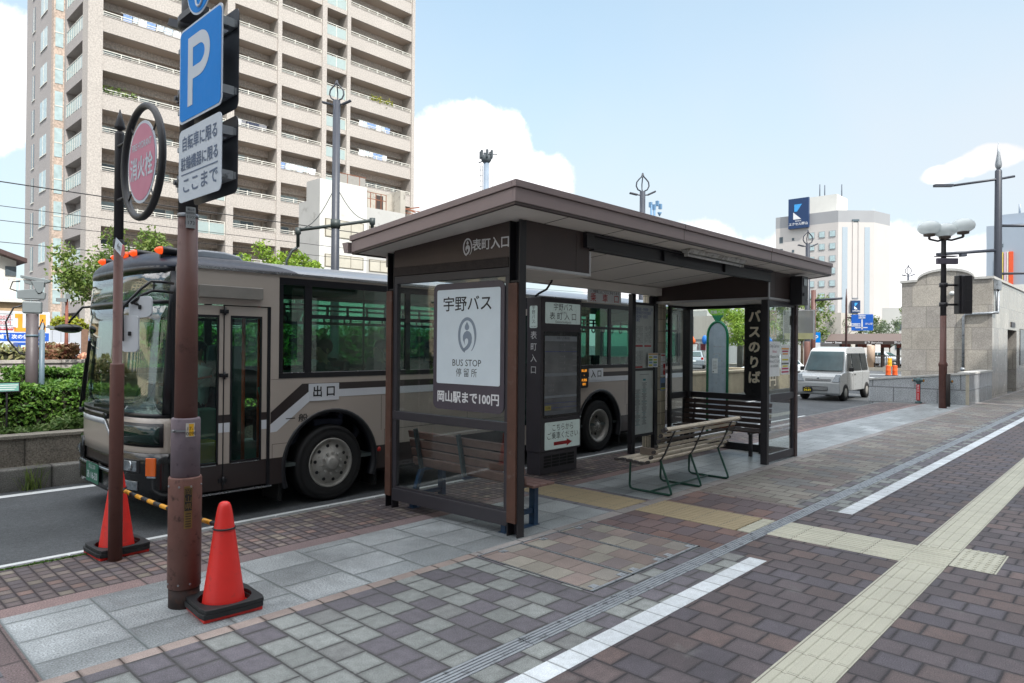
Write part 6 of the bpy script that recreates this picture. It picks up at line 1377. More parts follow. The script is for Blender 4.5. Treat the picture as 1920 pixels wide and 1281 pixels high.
for z in (-.18, .19): mb.obox(c+Vector((0, 0, z)), dd*.203, Vector((.728, .685, 0))*.123, (0, 0, .006))
mb.build('seam', m_charcoal, t2)
t2 = thing('hanging_box_sign', 'small violet grey box sign across the globe lamp post', 'sign', (LX, LY, 4.2))
mb = MB(); mb.obox(Vector((LX, LY, 4.28))-Vector((.728, .685, 0))*.16, dd*.3, Vector((.728, .685, 0))*.05, (0, 0, .085)); mb.obox(Vector((LX, LY, 4.43))-Vector((.728, .685, 0))*.1, dd*.3, Vector((.728, .685, 0))*.1, (0, 0, .012)); mb.build('sign_box', mat('violet_grey', (86, 80, 92), .5), t2, bevel=.01)
# tall spear topped lamp with arms
t = thing('street_lamp', 'tall grey spear topped lamp column behind the station entrance', 'street lamp', (41.3, 5.68, -.12))
mb = MB(); mb.lathe([(.22, -.12), (.18, 5.3), (.15, 10.6), (.1, 10.68)], (41.3, 5.68, 0), 16); mb.build('post', m_lamp, t)
mb = MB(); mb.lathe([(.06, 10.68), (.13, 10.8), (.15, 10.92), (.06, 11.5), (.015, 12.05)], (41.3, 5.68, 0), 10); mb.build('finial', m_steel_d, t)
mb = MB(); mb.tube([(41.85, 5.1, 10.35), (41.3, 5.68, 10.2), (39.7, 7.4, 9.85)], .06, 8); mb.bar((39.75, 7.35, 9.86), (39.1, 8.0, 9.84), .22, .12); mb.build('lamp_arm', m_lamp, t)
mb = MB(); mb.tube([(41.3, 5.68, 6.66), (39.2, 7.9, 6.42)], .08, 8); mb.bar((40.2, 6.85, 6.4), (40.0, 7.05, 6.38), .2, .14); mb.tube([(41.3, 5.68, 7.88), (43.5, 3.4, 7.9)], .07, 8); mb.tube([(41.3, 5.68, 5.48), (44, 2.9, 5.6)], .06, 8); mb.build('cross_arm', m_lamp, t)
# box panel and green bus stop sign beyond the far glass
t = thing('bus_stop_sign', 'arched pale bus stop board with a green frame and green disc beyond the far glass', 'bus stop sign', (13, 6.48, 0))
m_bsg = mat('bus_stop_green', (24, 120, 82), .4, var=.06)
arc = [(6.48+.185*cos(a), 2.02+.24*sin(a)) for a in [pi*i/16 for i in range(17)]]
mb = MB(); mb.tube([(13, 6.695, 0), (13, 6.695, 1.9)]+[(13, 6.48+.215*cos(a), 1.95+.3*sin(a)) for a in [pi*i/16 for i in range(17)]]+[(13, 6.265, 1.9), (13, 6.265, 0)], .028, 10); mb.prism([(6.36, 2.38), (6.6, 2.38), (6.51, 2.25), (6.45, 2.25)], YZf, 12.975, 13.02); mb.build('frame', m_bsg, t)
mb = MB(); mb.prism([(6.668, .35), (6.292, .35)]+[(6.48+.188*cos(a), 1.95+.27*sin(a)) for a in [pi-pi*i/16 for i in range(17)]][::1], YZf, 12.992, 13.008); bd = mb.build('board', mat('board_pale_grey', (164, 176, 188), .4), t)
mb = MB()
for (y, z, w, h, m_) in ((6.53, 1.35, .12, .3, 0),): mb.box(12.988, 12.9915, y-w/2, y+w/2, z-h/2, z+h/2, m_)
for k in range(6): mb.box(12.986, 12.9878, 6.49, 6.57, 1.44-k*.03, 1.447-k*.03, 1)
mb.box(12.986, 12.9878, 6.55, 6.575, 1.22, 1.245, 1)
for y, z in ((6.55, 1.75), (6.42, 1.74), (6.55, 1.58), (6.42, 1.58), (6.38, 1.45), (6.36, 1.2), (6.5, 1.0)): mb.box(12.989, 12.9912, y-.008, y+.008, z-.008, z+.008, 2)
mb.build('notice', [m_paper, mat('grey_ink', (90, 96, 100)), mat('screw_ochre', (150, 140, 90), .5)], bd)
mb = MB(); mb.lathe([(.23, 0), (.23, .02)], (12.98, 6.48, 2.58), 40, 0, 'X'); dsc = mb.build('disc', mat('lime_disc', (128, 186, 40), .4), t)
mb = MB(); mb.text('両備バス', .075, (12.977, 6.48, 2.44), *WEST, bold=.002); mb.build('lettering', m_ltr_w, dsc, fix=False)
t = thing('box_sign', 'translucent grey and cream box sign standing just beyond the shelter', 'sign', (16, 5.8, 0))
b_ = glass('frosted_panel', (.62, .64, .64), .04, alpha=.55, dark=(.42, .42, .4))
mb = MB(); mb.box(15.97, 16.03, 5.64, 6.3, 2.07, 2.58); mb.build('panel', b_, t); mb = MB(); mb.box(15.97, 16.03, 5.64, 6.3, 1.93, 2.069); mb.build('cream_band', mat('cream_plastic', (190, 186, 140), .5), t)
mb = MB(); mb.box(15.965, 16.035, 5.62, 5.639, 1.92, 2.6); mb.box(15.965, 16.035, 5.64, 6.3, 2.581, 2.6); mb.box(15.965, 16.035, 6.301, 6.32, 1.92, 2.6); mb.box(15.98, 16.02, 6.1, 6.14, 0, 1.929); mb.build('sign_frame', m_trim, t)
# ================================================================ VEHICLES
m_van = mat('van_silver_white', (168, 171, 172), .3, metal=.1, var=.03, coat=.5); m_carw = mat('car_white', (200, 204, 208), .28, var=.03, coat=.5); m_cars = mat('car_silver', (140, 148, 156), .3, metal=.3, var=.03, coat=.5)
m_cglass = mat('car_glass', (56, 76, 80), .06, var=.25, scale=3, spec=.35); m_cblk = mat('car_black_trim', (24, 24, 26), .5)
m_yplate = mat('plate_black', (22, 22, 20), .4); m_yl = mat('plate_yellow', (226, 200, 40), .45)
def lofted(mb, prof, W, mi=0, sm=True):
    """profile points (x, z, half width) round the side outline; closed body"""
    n = len(prof); a = [(x, -w, z) for x, z, w in prof]; b = [(x, w, z) for x, z, w in prof]
    mb.add(a+b, [tuple(range(n)), tuple(range(n, 2*n))[::-1]]+[(i, (i+1) % n, n+(i+1) % n, n+i) for i in range(n)], mi)
t = thing('kei_van', 'small silver white van driving towards the shelter past the low wall', 'van', (24.72, 8.57, -.12)); van = t
Lb = lambda mb, name, m, par=t, **k: mb.build(name, m, par, local=True, **k)
mb = MB(); R1 = .30
def archp(pts):
    out = []
    for p in pts:
        if len(p) == 3 and p[0] == 'a':
            cx, r = p[1], p[2]; out += [(cx+r*cos(a), .27+r*sin(a)) for a in [pi-.2-(pi-.4)*i/12 for i in range(13)]]
        else: out.append(p)
    return out
lowp = archp([(.03, .27), (.1, .2), ('a', .62, R1), ('a', 3.02, R1), (3.33, .2), (3.38, .3), (3.39, 1.0), (.62, 1.0), (.28, .95), (.06, .86), (.0, .62)])
mb.prism(lowp, XZf, -.735, .735); bv = Lb(mb, 'body', m_van, bevel=.035)
mb = MB(); P = [(.28, .951, .70), (.62, 1.0, .72), (1.02, 1.72, .62), (1.15, 1.83, .58), (1.5, 1.885, .56), (3.1, 1.885, .56), (3.28, 1.82, .58), (3.38, 1.0, .725), (3.38, .97, .725)]; lofted(mb, P, 0); Lb(mb, 'cabin', m_van, bevel=.03)
mb = MB(); mb.add([(.43, -.62, 1.035), (.43, .62, 1.035), (.985, .555, 1.69), (.985, -.555, 1.69)], [(0, 1, 2, 3)]); 
for i, v in enumerate(mb.v): mb.v[i] = (v[0]-.09+.0*i, v[1], v[2])
mb.v = [(.62-.028, -.66, 1.0), (.62-.028, .66, 1.0), (.985, .585, 1.705), (.985, -.585, 1.705)]; ws = MB(); ws.prism([(-.64, 0), (.64, 0), (.565, 1), (-.565, 1)], lambda u, v, w: (.60+.405*v+w*.87-.02, u, 1.03+.67*v-w*.5+.015), -.012, .0); Lb(ws, 'windscreen', m_cglass)
for s in (-1, 1):
    y = lambda z: s*(.722-(z-1.0)*.139+.006)
    for x0, x1, xt0, xt1, nm in ((.86, 1.42, 1.13, 1.42, 'door_window'), (1.5, 2.42, 1.5, 2.42, 'door_window'), (2.52, 3.2, 2.52, 3.16, 'rear_window')):
        mb = MB(); z0, z1 = 1.04, 1.66; mb.add([(x0, y(z0), z0), (x1, y(z0), z0), (xt1, y(z1), z1), (xt0, y(z1), z1)]+[(x0, y(z0)-s*.03, z0), (x1, y(z0)-s*.03, z0), (xt1, y(z1)-s*.03, z1), (xt0, y(z1)-s*.03, z1)], [(0, 1, 2, 3), (4, 5, 6, 7), (0, 1, 5, 4), (1, 2, 6, 5), (2, 3, 7, 6), (3, 0, 4, 7)]); Lb(mb, nm, mat('van_side_glass', (34, 40, 42), .08, var=.2, spec=.35), bevel=.01)
    for x in (.82, 1.46, 2.48): mb = MB(); mb.box(x, x+.008, s*.7345-.002, s*.7345+.002, .32, 1.0); Lb(mb, 'door_gap', m_cblk)
    for x in (1.3, 1.56): mb = MB(); mb.box(x, x+.1, s*.752-.012, s*.752+.012, .90, .925); Lb(mb, 'door_handle', m_cblk if x > 1.4 else m_van)
    mb = MB(); mb.box(.84, .92, s*.84-.08, s*.84+.08, 1.02, 1.17); Lb(mb, 'wing_mirror', m_cblk, bevel=.03)
    mb = MB(); mb.prism([(.46, .66), (.72, .66), (.73, .93), (.58, .93)], lambda u, v, w: (-.008+.3*(v-.62)+w, s*u, v), -.02, .06); Lb(mb, 'headlight', m_lens, bevel=.02)
    mb = MB(); mb.box(3.375, 3.395, s*.66-.05, s*.66+.05, .6, .9); Lb(mb, 'tail_lamp', mat('tail_red', (150, 24, 24), .25))
    for x in (.62, 3.02):
        mb = MB(); mb.lathe([(.16, -.01), (.265, -.02), (.285, .01), (.285, .15), (.26, .17), (.1, .17)], (x, s*.735 if s < 0 else .735-.16, .285), 28, 0, 'Y', cap=False); w_ = Lb(mb, 'tyre', m_rubber)
        mb = MB(); mb.lathe([(.175, .005), (.17, -.006), (.06, -.018), (.0001, -.02)] if s < 0 else [(.175, .155), (.17, .168), (.06, .178), (.0001, .18)], (x, s*.735 if s < 0 else .735-.16, .285), 24, 0, 'Y'); Lb(mb, 'rim', m_hub, w_)
mb = MB(); mb.prism(rrect(-.44, .44, .69, .76, .02, 3), lambda u, v, w: (.03+.3*(v-.62)+w, u, v), -.045, .0); mb.prism(rrect(-.33, .42, .36, .5, .02, 3), lambda u, v, w: (w, u, v), -.012, .03)
Lb(mb, 'grille', m_cblk); mb = MB()
for z in (.715, .735): mb.prism([(-.44, z-.004), (.44, z-.004), (.44, z+.004), (-.44, z+.004)], lambda u, v, w: (.03+.3*(v-.62)+w, u, v), -.052, -.0455)
for z in (.395, .43, .465): mb.box(-.018, -.0125, -.33, .42, z-.008, z+.008)
Lb(mb, 'grille_bar', m_van)
mb = MB(); mb.box(-.03, -.012, .17, .50, .30, .465); pl = Lb(mb, 'number_plate', m_yplate); mb = MB(); mb.text('54-69', .105, (-.0315, .335, .36), *WEST, bold=.004); mb.text('岡山 480', .04, (-.0315, .335, .435), *WEST); Lb(mb, 'lettering', m_yl, pl, fix=False)
mb = MB(); mb.bar((.60, -.5, 1.06), (.64, .1, 1.09), .012, .012); mb.bar((.60, .0, 1.06), (.64, .55, 1.09), .012, .012); Lb(mb, 'wiper', m_cblk)
mb = MB(); mb.lathe([(.04, .05), (.038, .035), (.0001, .03)], (0, 0, .80), 16, 0, 'X'); Lb(mb, 'badge', m_chrome)
def car(label, loc, rz, m, name='hatchback_car', group=None):
    t = thing(name, label, 'car', loc, rz, group)
    mb = MB(); p = [(.02, .3)]
    for cx in (.72, 3.2): p += [(cx+.34*cos(a), .27+.34*sin(a)) for a in [pi-.1-(pi-.2)*i/10 for i in range(11)]]
    p += [(3.9, .3), (3.95, .7), (3.85, .95), (1.3, .95), (.5, .84), (.1, .72), (.0, .5)]; mb.prism(p, XZf, -.84, .84); mb.build('body', m, t, local=True, bevel=.08, seg=3)
    mb = MB(); lofted(mb, [(1.0, .9, .76), (1.75, 1.42, .6), (2.2, 1.5, .58), (3.1, 1.47, .58), (3.75, .98, .74), (3.8, .9, .78)], 0); mb.build('cabin', m, t, local=True, bevel=.06, seg=3)
    mb = MB(); mb.prism([(-.64, 0), (.64, 0), (.53, 1), (-.53, 1)], lambda u, v, w: (1.17+.55*v+w, u, 1.03+.37*v+.012), -.012, 0); mb.prism([(-.6, 0), (.6, 0), (.5, 1), (-.5, 1)], lambda u, v, w: (3.70-.5*v+w+.03, u, 1.04+.36*v), 0, .015)
    for s in (-1, 1):
        y = lambda z: s*(.78-(z-.9)*.33+.012); z0, z1 = 1.0, 1.38
        for q in ([(1.45, z0), (2.35, z0), (2.35, z1), (1.88, z1)], [(2.42, z0), (3.5, z0), (3.08, z1), (2.42, z1)]): mb.add([(a, y(b), b) for a, b in q], [(0, 1, 2, 3)])
    mb.build('window', m_cglass, t, local=True)
    for s in (-1, 1):
        mb = MB(); mb.obox((.16, s*.66, .68), (.1, s*-.04, 0), (0, .14, 0), (0, 0, .07)); mb.build('headlight', m_lens, t, local=True, bevel=.03); mb = MB(); mb.obox((3.88, s*.68, .84), (.05, 0, 0), (0, .1, 0), (0, 0, .11)); mb.build('tail_lamp', mat('tail_red', (150, 24, 24), .25), t, local=True, bevel=.02)
        mb = MB(); mb.obox((1.42, s*.9, .98), (.06, 0, 0), (0, .07, 0), (0, 0, .05)); mb.build('wing_mirror', m, t, local=True, bevel=.02)
        for x in (.72, 3.2): mb = MB(); y0 = -.85 if s < 0 else .67; mb.lathe([(.18, .0), (.29, -.01), (.31, .03), (.31, .15), (.29, .18), (.1, .18)], (x, y0, .31), 24, 0, 'Y', cap=False); w_ = mb.build('tyre', m_rubber, t, local=True); mb = MB(); mb.lathe([(.2, .0), (.0001, -.012)] if s < 0 else [(.2, .18), (.0001, .192)], (x, y0, .31), 20, 0, 'Y'); mb.build('rim', m_hub, w_, local=True)
    mb = MB(); mb.box(3.94, 3.96, -.17, .17, .6, .7); mb.build('number_plate', m_paper, t, local=True)
    return t
car('white hatchback seen behind the tan planter wall beside the black vertical sign', (32.2, 14.3, -.12), radians(-6), m_carw)
car('silver hatchback seen from behind beyond the arched bus stop board', (54.5, 29.2, -.12), radians(206), m_cars)
car('pale van roofed car waiting behind the tram stop railing', (74, 17.4, -.12), radians(80), m_carw)
# scooters parked beyond the shelter
def scooter(label, loc, rz, m):
    t = thing('motor_scooter', label, 'scooter', loc, rz, 'scooters parked beyond the shelter')
    mb = MB()
    for x in (0, 1.2): mb.lathe([(.13, -.05), (.25, -.05), (.27, 0), (.25, .05), (.13, .05)], (x, 0, .27), 20, 0, 'Y')
    mb.build('wheel', m_rubber, t, local=True)
    mb = MB(); mb.prism([(.1, .55), (.25, .95), (.33, .95), (.32, .4), (.7, .35), (.78, .62), (1.35, .75), (1.45, .6), (1.2, .35), (.9, .25), (.3, .25)], XZf, -.14, .14); mb.build('body', m, t, local=True, bevel=.04)
    mb = MB(); mb.box(.75, 1.3, -.13, .13, .76, .84); mb.build('seat', m_rubber, t, local=True, bevel=.03); mb = MB(); mb.tube([(.27, -.3, 1.05), (.3, 0, 1.0), (.27, .3, 1.05)], .02, 6); mb.bar((.3, 0, 1.0), (.0, 0, .3), .05, .05); mb.build('handlebar', m_cblk, t, local=True)
scooter('red scooter parked beyond the shelter near the salmon lamp foot', (42, 16.6, -.12), radians(60), mat('scooter_red', (176, 30, 40), .3, coat=.4)); scooter('dark blue scooter parked beside the red scooter', (43.2, 17.1, -.12), radians(70), mat('scooter_blue', (40, 56, 90), .3, coat=.4)); scooter('grey scooter parked furthest from the salmon lamp foot', (44.6, 17.6, -.12), radians(65), mat('scooter_grey', (120, 126, 134), .3, coat=.4))

# ================================================================ APARTMENT TOWER
m_tw = mat('tower_brick_tile', (172, 164, 157), .8, var=.05, scale=.35, grain=.22, gscale=9, bump=.1, bscale=9)
m_twr = mat('tower_rough_tile', (160, 136, 122), .85, var=.06, scale=.4, grain=.3, gscale=7)
m_twb = mat('tower_orange_brick', (176, 158, 145), .85, var=.06, scale=.4, grain=.32, gscale=6)
m_twg = mat('tower_grey_tile', (160, 153, 150), .8, var=.04, scale=.4, grain=.15, gscale=10)
m_twin = mat('tower_recess_wall', (196, 184, 175), .85, var=.06, scale=.4, grain=.25, gscale=7)
m_tsof = mat('tower_soffit', (178, 164, 152), .8, var=.05, scale=.3)
m_rail = mat('tower_rail_cream', (206, 203, 194), .5); m_tg = mat('tower_window', (84, 94, 100), .08, var=.35, scale=.5, spec=.5); m_curt = mat('curtained_window', (168, 186, 188), .15, var=.2, scale=2.5, spec=.7); m_fglass2 = mat('frosted_balcony_glass', (158, 172, 170), .15, var=.06, spec=.7)
tw = thing('apartment_tower', 'tall tan brick apartment tower with rows of long balconies', 'building', (31, 66, -.12)); FY = 59.0; ZB = 19.60; NF = range(-7, 8)
ZTOP = ZB+8*3.0
bays = [(16.47, 23.0, 's'), (23.4, 26.1, 'g'), (26.75, 30.8, 's'), (31.2, 35.4, 's'), (35.9, 38.2, 'g'), (38.6, 46.35, 's')]
mb = MB()
for x0, x1 in ((15.45, 16.46), (23.0, 23.4), (26.1, 26.75), (30.8, 31.2), (35.4, 35.9), (38.2, 38.6), (46.36, 46.75)): mb.box(x0, x1, FY-.12 if x1-x0 < .9 else FY-.1, FY+1.9 if x0 > 16 else 60.3, -.12, ZTOP)
mb.build('pier', m_tw, tw)
mb = MB(); mb.box(16.47, 46.7, FY+1.9, FY+14, -.12, ZTOP); mb.build('core_wall', m_twin, tw)
# west side: brick strip and grey wing with openings cut out as real recesses
mb = MB(); mb.box(15.45, 16.46, 64.75, 66, -.12, ZTOP)
for k in NF: z = ZB+3*k; mb.box(15.45, 16.46, 60.301, 64.749, z-.65, z+.2)
mb.box(16.2, 16.46, 60.301, 64.749, -.12, ZTOP) ; mb.build('side_wall', m_twg, tw)
mb = MB(); mb.box(14.68, 15.449, 65.3, 66, -.12, ZTOP); mb.build('brick_strip', m_twb, tw); mb = MB(); mb.box(14.681, 20, 66.01, 74.4, -.12, ZTOP); mb.build('grey_wing', m_twg, tw)
for k in NF:
    z = ZB+3*k
    mb = MB()
    for y in [60.35+i*.62 for i in range(8)]: mb.box(15.47, 15.5, y, y+.04, z+.2, z+1.28)
    mb.box(15.46, 15.51, 60.3, 64.75, z+1.28, z+1.34); mb.build('side_rail', m_rail, tw)
    mb = MB(); mb.box(15.485, 15.5, 60.3, 64.75, z+.3, z+1.27); mb.build('side_glass', m_fglass2, tw)
    mb = MB(); mb.box(14.8, 15.35, 65.27, 65.299, z+.15, z+2.5, 0); mb.box(14.78, 15.37, 65.25, 65.269, z+1.27, z+1.35, 1); mb.build('strip_window', [m_curt, m_rail], tw)
    for y0, y1, a, b, m_ in ((67.3, 69.3, .75, 2.35, m_curt), (71.3, 72.2, .2, 2.3, m_tg)):
        mb = MB(); mb.box(14.65, 14.68, y0, y1, z+a, z+b, 0); mb.box(14.62, 14.649, y0-.08, y1+.08, z+a-.1, z+a-.001, 1); mb.box(14.63, 14.649, (y0+y1)/2-.04, (y0+y1)/2+.04, z+a, z+b, 1); mb.build('wing_window', [m_, m_rail], tw)
rnd = random.Random(3)
for k in NF:
    z = ZB+3*k
    for x0, x1, ty in bays:
        mb = MB(); mb.box(x0, x1, FY+.2, FY+1.899, z, z+.18, 1)
        if ty == 's': mb.box(x0, x1, FY, FY+.18, z, z+1.22, 0); mb.box(x0, x1, FY-.03, FY+.21, z+1.222, z+1.28, 0)
        else: mb.box(x0, x1, FY+.02, FY+.18, z, z+.42, 0)
        mb.build('balcony', [m_tw, m_tsof], tw)
        mb = MB(); b0 = z+1.28 if ty == 's' else z+.42
        mb.box(x0, x1, FY+.05, FY+.11, z+1.56, z+1.62); mb.box(x0, x1, FY+.06, FY+.1, z+1.40, z+1.44)
        n = max(2, int((x1-x0)/1.1))
        for i in range(n+1): x = x0+(x1-x0-.06)*i/n; mb.box(x, x+.06, FY+.045, FY+.115, b0, z+1.7 if ty == 's' and i == n//2 else z+1.62)
        rl = mb.build('balcony_rail', m_rail, tw)
        if ty == 'g': mb = MB(); mb.box(x0+.06, x1-.06, FY+.07, FY+.085, z+.46, z+1.39); mb.build('balcony_glass', m_fglass2, tw)
        mb = MB(); L = x1-x0; q = x0+.25
        while q < x1-1.0:
            w = min(rnd.choice((1.7, 2.4, 2.6)), x1-.2-q); mb.box(q, q+w, FY+1.86, FY+1.8985, z+.2, z+2.28, 1); mb.box(q+.06, q+w/2-.03, FY+1.845, FY+1.8599, z+.24, z+2.22, 2 if rnd.random() < .35 else 0); mb.box(q+w/2+.03, q+w-.06, FY+1.845, FY+1.8599, z+.24, z+2.22, 2 if rnd.random() < .35 else 0); q += w+rnd.uniform(.7, 1.6)
        mb.box(x1-.5, x1-.3, FY+1.7, FY+1.898, z+.181, z+2.99, 3)
        mb.build('balcony_window', [m_tg, m_rail, m_curt, m_tsof], tw)
        mb = MB(); mb.box(x0, x1, FY+1.55, FY+1.8445, z+2.42, z+2.998); mb.build('lintel', m_twin, tw)
def laundry(label, x0, x1, k, cols, seed):
    rnd = random.Random(seed); t = thing('laundry', label, 'laundry', ((x0+x1)/2, FY+.2, ZB+3*k+1.6), 0, 'washing hung on the tower balconies'); x = x0; z = ZB+3*k
    while x < x1:
        w = rnd.uniform(.3, .7); h = rnd.uniform(.45, .8); mb = MB(); yb = FY+.32; n = 5
        vs = [(x+w*i/n, yb+.05*sin(i*2.1+j), z+1.98-h*j/3) for j in range(4) for i in range(n+1)]; vs += [(a, b+.02, c) for a, b, c in vs]; o = 4*(n+1)
        mb.add(vs, [(j*(n+1)+i, j*(n+1)+i+1, (j+1)*(n+1)+i+1, (j+1)*(n+1)+i) for j in range(3) for i in range(n)]+[(o+j*(n+1)+i, o+j*(n+1)+i+1, o+(j+1)*(n+1)+i+1, o+(j+1)*(n+1)+i) for j in range(3) for i in range(n)], 0, True); mb.build('cloth', mat(*rnd.choice(cols)), t); x += w+rnd.uniform(.02, .12)
    mb = MB(); mb.tube([(x0-.2, FY+.33, z+2.0), (x1+.3, FY+.33, z+2.0)], .02, 6); mb.build('drying_pole', m_rail, t)
CW = [('cloth_white', (206, 208, 212), .8), ('cloth_blue', (120, 146, 190), .8), ('cloth_pale', (180, 192, 206), .8)]; CD = [('cloth_dark', (50, 56, 76), .8), ('cloth_white', (206, 208, 212), .8), ('cloth_grey', (120, 120, 126), .8)]
laundry('white and blue washing on an upper right balcony of the tower', 40.0, 43.2, 1, CW, 1); laundry('pale blue sheets on the right balcony one floor below the other washing', 40.0, 43.0, 0, CW, 2); laundry('white washing on a low middle balcony of the tower', 31.4, 34.4, -1, CW, 3); laundry('dark and white washing on the balcony beside the parking sign', 27.2, 29.6, -0, CD, 4); laundry('pale washing hung on an upper left balcony of the tower', 18.0, 22.3, 2, CW, 6)
for x, k, lab in ((42.4, 2, 'yellow green plants trailing over a right hand tower balcony'), (17.3, 0, 'green plants on a left tower balcony beside the hydrant sign')):
    rnd2 = random.Random(int(x)); t = thing('balcony_plant', lab, 'plant', (x, FY, ZB+3*k+1.3)); mb = MB()
    for i in range(260): leaf(mb, (x+rnd2.uniform(-1.3, 1.6), FY+.1+rnd2.uniform(-.15, .25), ZB+3*k+1.4+rnd2.gauss(.1, .2)), .14, rnd2)
    mb.build('leaves', L_yel if k == 2 else L_tree, t, fix=False)

# ================================================================ WHITE BUILDING BEFORE THE TOWER
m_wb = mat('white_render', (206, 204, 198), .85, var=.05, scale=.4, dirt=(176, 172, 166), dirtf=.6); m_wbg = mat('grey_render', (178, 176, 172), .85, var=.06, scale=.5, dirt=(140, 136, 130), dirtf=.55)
t = thing('white_building', 'white rendered low building with rusty roof railings before the apartment tower', 'building', (31, 49, -.12))
mb = MB(); mb.box(26.95, 31.1, 45, 46.9, -.12, 13.95); mb.box(26.95, 31.1, 46.901, 48.0, -.12, 12.5); o = mb.build('main_block', [m_wb, m_wbg], t)
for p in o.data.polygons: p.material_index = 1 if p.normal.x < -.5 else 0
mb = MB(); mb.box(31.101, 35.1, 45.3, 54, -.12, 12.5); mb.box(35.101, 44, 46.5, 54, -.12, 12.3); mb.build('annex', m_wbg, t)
mb = MB(); mb.box(32.2, 34.6, 46.5, 50, 12.501, 14.2); mb.box(34.601, 35.1, 45.31, 50, 12.501, 14.35); mb.build('stair_hut', mat('stained_concrete', (172, 166, 156), .9, var=.12, scale=.9, dirt=(120, 114, 106), dirtf=.5), t)
mb = MB(); mb.box(33.0, 33.7, 46.47, 46.4995, 12.52, 13.9); mb.build('hut_door', mat('dark_door', (60, 50, 46), .6), t)
mb = MB()
for z in (13.2, 13.7): mb.box(31.12, 33.2, 45.32, 45.36, z, z+.05)
for x in [31.15+.5*i for i in range(5)]: mb.box(x, x+.05, 45.32, 45.36, 12.501, 13.75)
for x in (28.2, 29.3, 30.4): mb.box(x, x+.05, 45.02, 45.06, 13.951, 14.7)
mb.box(28.0, 31.0, 45.02, 45.06, 14.65, 14.7); mb.box(35.2, 38, 46.6, 46.66, 13.2, 13.26); mb.box(35.2, 38, 46.6, 46.66, 12.9, 12.95); mb.bar((35.2, 46.6, 13.0), (37.6, 46.6, 13.6), .1, .1); mb.bar((35.2, 46.6, 13.4), (37.2, 46.6, 13.1), .08, .08)
mb.build('roof_railing', mat('rusty_rail', (136, 84, 60), .8, var=.3, scale=2), t)
mb = MB(); mb.box(28.25, 30.95, 45.03, 45.05, 13.97, 14.62); mb.build('roof_screen', mat('mesh_grey', (150, 146, 140), .8, var=.1), t)
for z0, z1 in ((9.75, 11.0), (7.5, 8.35), (5.2, 6.4), (2.2, 3.4)):
    for x0, x1 in ((27.45, 30.75), (31.6, 34.6)):
        yy = 45 if x0 < 31 else 45.3; mb = MB(); mb.box(x0-.06, x1+.06, yy-.03, yy-.001, z0-.06, z1+.06); f = mb.build('window_frame', mat('bronze_frame', (120, 112, 98), .5), t); mb = MB(); n = 3
        for i in range(n): a = x0+(x1-x0)*i/n; mb.box(a+.03, a+(x1-x0)/n-.03, yy-.045, yy-.0305, z0, z1)
        mb.build('window_pane', mat('cream_blind', (186, 180, 166), .3, var=.1, scale=1.5), f)

# ================================================================ HOTEL AND FAR BUILDINGS
m_ho = mat('hotel_concrete', (188, 182, 178), .85, var=.04, scale=.15); m_hog = mat('hotel_parapet', (150, 150, 152), .8, var=.05, scale=.15); m_hs = mat('hotel_shaft_blue', (156, 166, 174), .6)
A_, B_, C_, D_ = (176.05, 71.8), (176.05, 56.4), (182.2, 50.0), (190, 48.5)
t = thing('hotel', 'pale many sided hotel with small square windows and a blue roof sign', 'building', (185, 60, -.12))
foot = [A_, B_, C_, D_, (205, 60), (198, 71.8)]
mb = MB(); mb.prism(foot, XYf, -.12, 32.4); mb.build('tower_block', m_ho, t); mb = MB(); mb.prism(foot, XYf, 32.401, 35.3); o = mb.build('parapet', m_hog, t)
def onface(p, q, a0, a1, z0, z1, d=.05, th=.3):
    p, q = Vector((*p, 0)), Vector((*q, 0)); u = (q-p).normalized(); n = Vector((u.y, -u.x, 0)); 
    if n.x > 0 and abs(n.x) > .1: n = -n
    mbb = MB(); c = p+u*(a0+a1)/2+Vector((0, 0, (z0+z1)/2))+n*(d-th/2); mbb.obox(c, u*(a1-a0)/2, n*th/2, (0, 0, (z1-z0)/2)); return mbb
for i in range(10):
    z = 28.9-3.05*i
    for a in (8.4, 10.9, 13.4): f = onface(A_, B_, a, a+1.45, z, z+1.6, .12, .2).build('window_frame', m_hog, t); onface(A_, B_, a+.12, a+1.33, z+.12, z+1.48, .16, .06).build('window_pane', m_curt, f)
    if i < 8:
        onface(A_, B_, 1.0, 1.9, z-.4, z+1.2, .04).build('small_window', m_tg, t); onface(A_, B_, 4.2, 4.8, z, z+.7, .04).build('small_window', m_tg, t)
for a in (1.0, 6.5): onface(B_, C_, a, a+1.3, 3, 31.2, .06).build('shaft_window', m_hs, t)
mbx = onface(B_, C_, 3.5, 3.62, 14, 32.6, .16, .14); mbx.v += []; mbx.build('facade_pipe', m_ho, t); onface(B_, C_, 4.9, 5.02, 14, 32.6, .16, .14).build('facade_pipe', m_ho, t); onface(B_, C_, 3.5, 5.02, 13.7, 13.95, .16, .14).build('facade_pipe', m_hog, t); onface(B_, C_, 3.4, 5.1, 32.6, 33.1, .2, .18).build('facade_hood', m_tg, t)
mb = MB(); mb.box(180, 188, 58, 66, 35.3, 40.2); mb.build('roof_house', mat('white_render', (206, 204, 198)), t)
mb = MB()
for x, y in ((181, 62.5), (182.5, 61.8), (184.5, 58.3)): mb.tube([(x, y, 40.2), (x, y, 43.4)], .14, 6)
mb.build('roof_mast', mat('mast_grey', (84, 92, 104), .6), t)
m_navy2 = mat('sign_navy', (24, 52, 92), .4); m_cy = mat('sign_cyan', (60, 150, 214), .4)
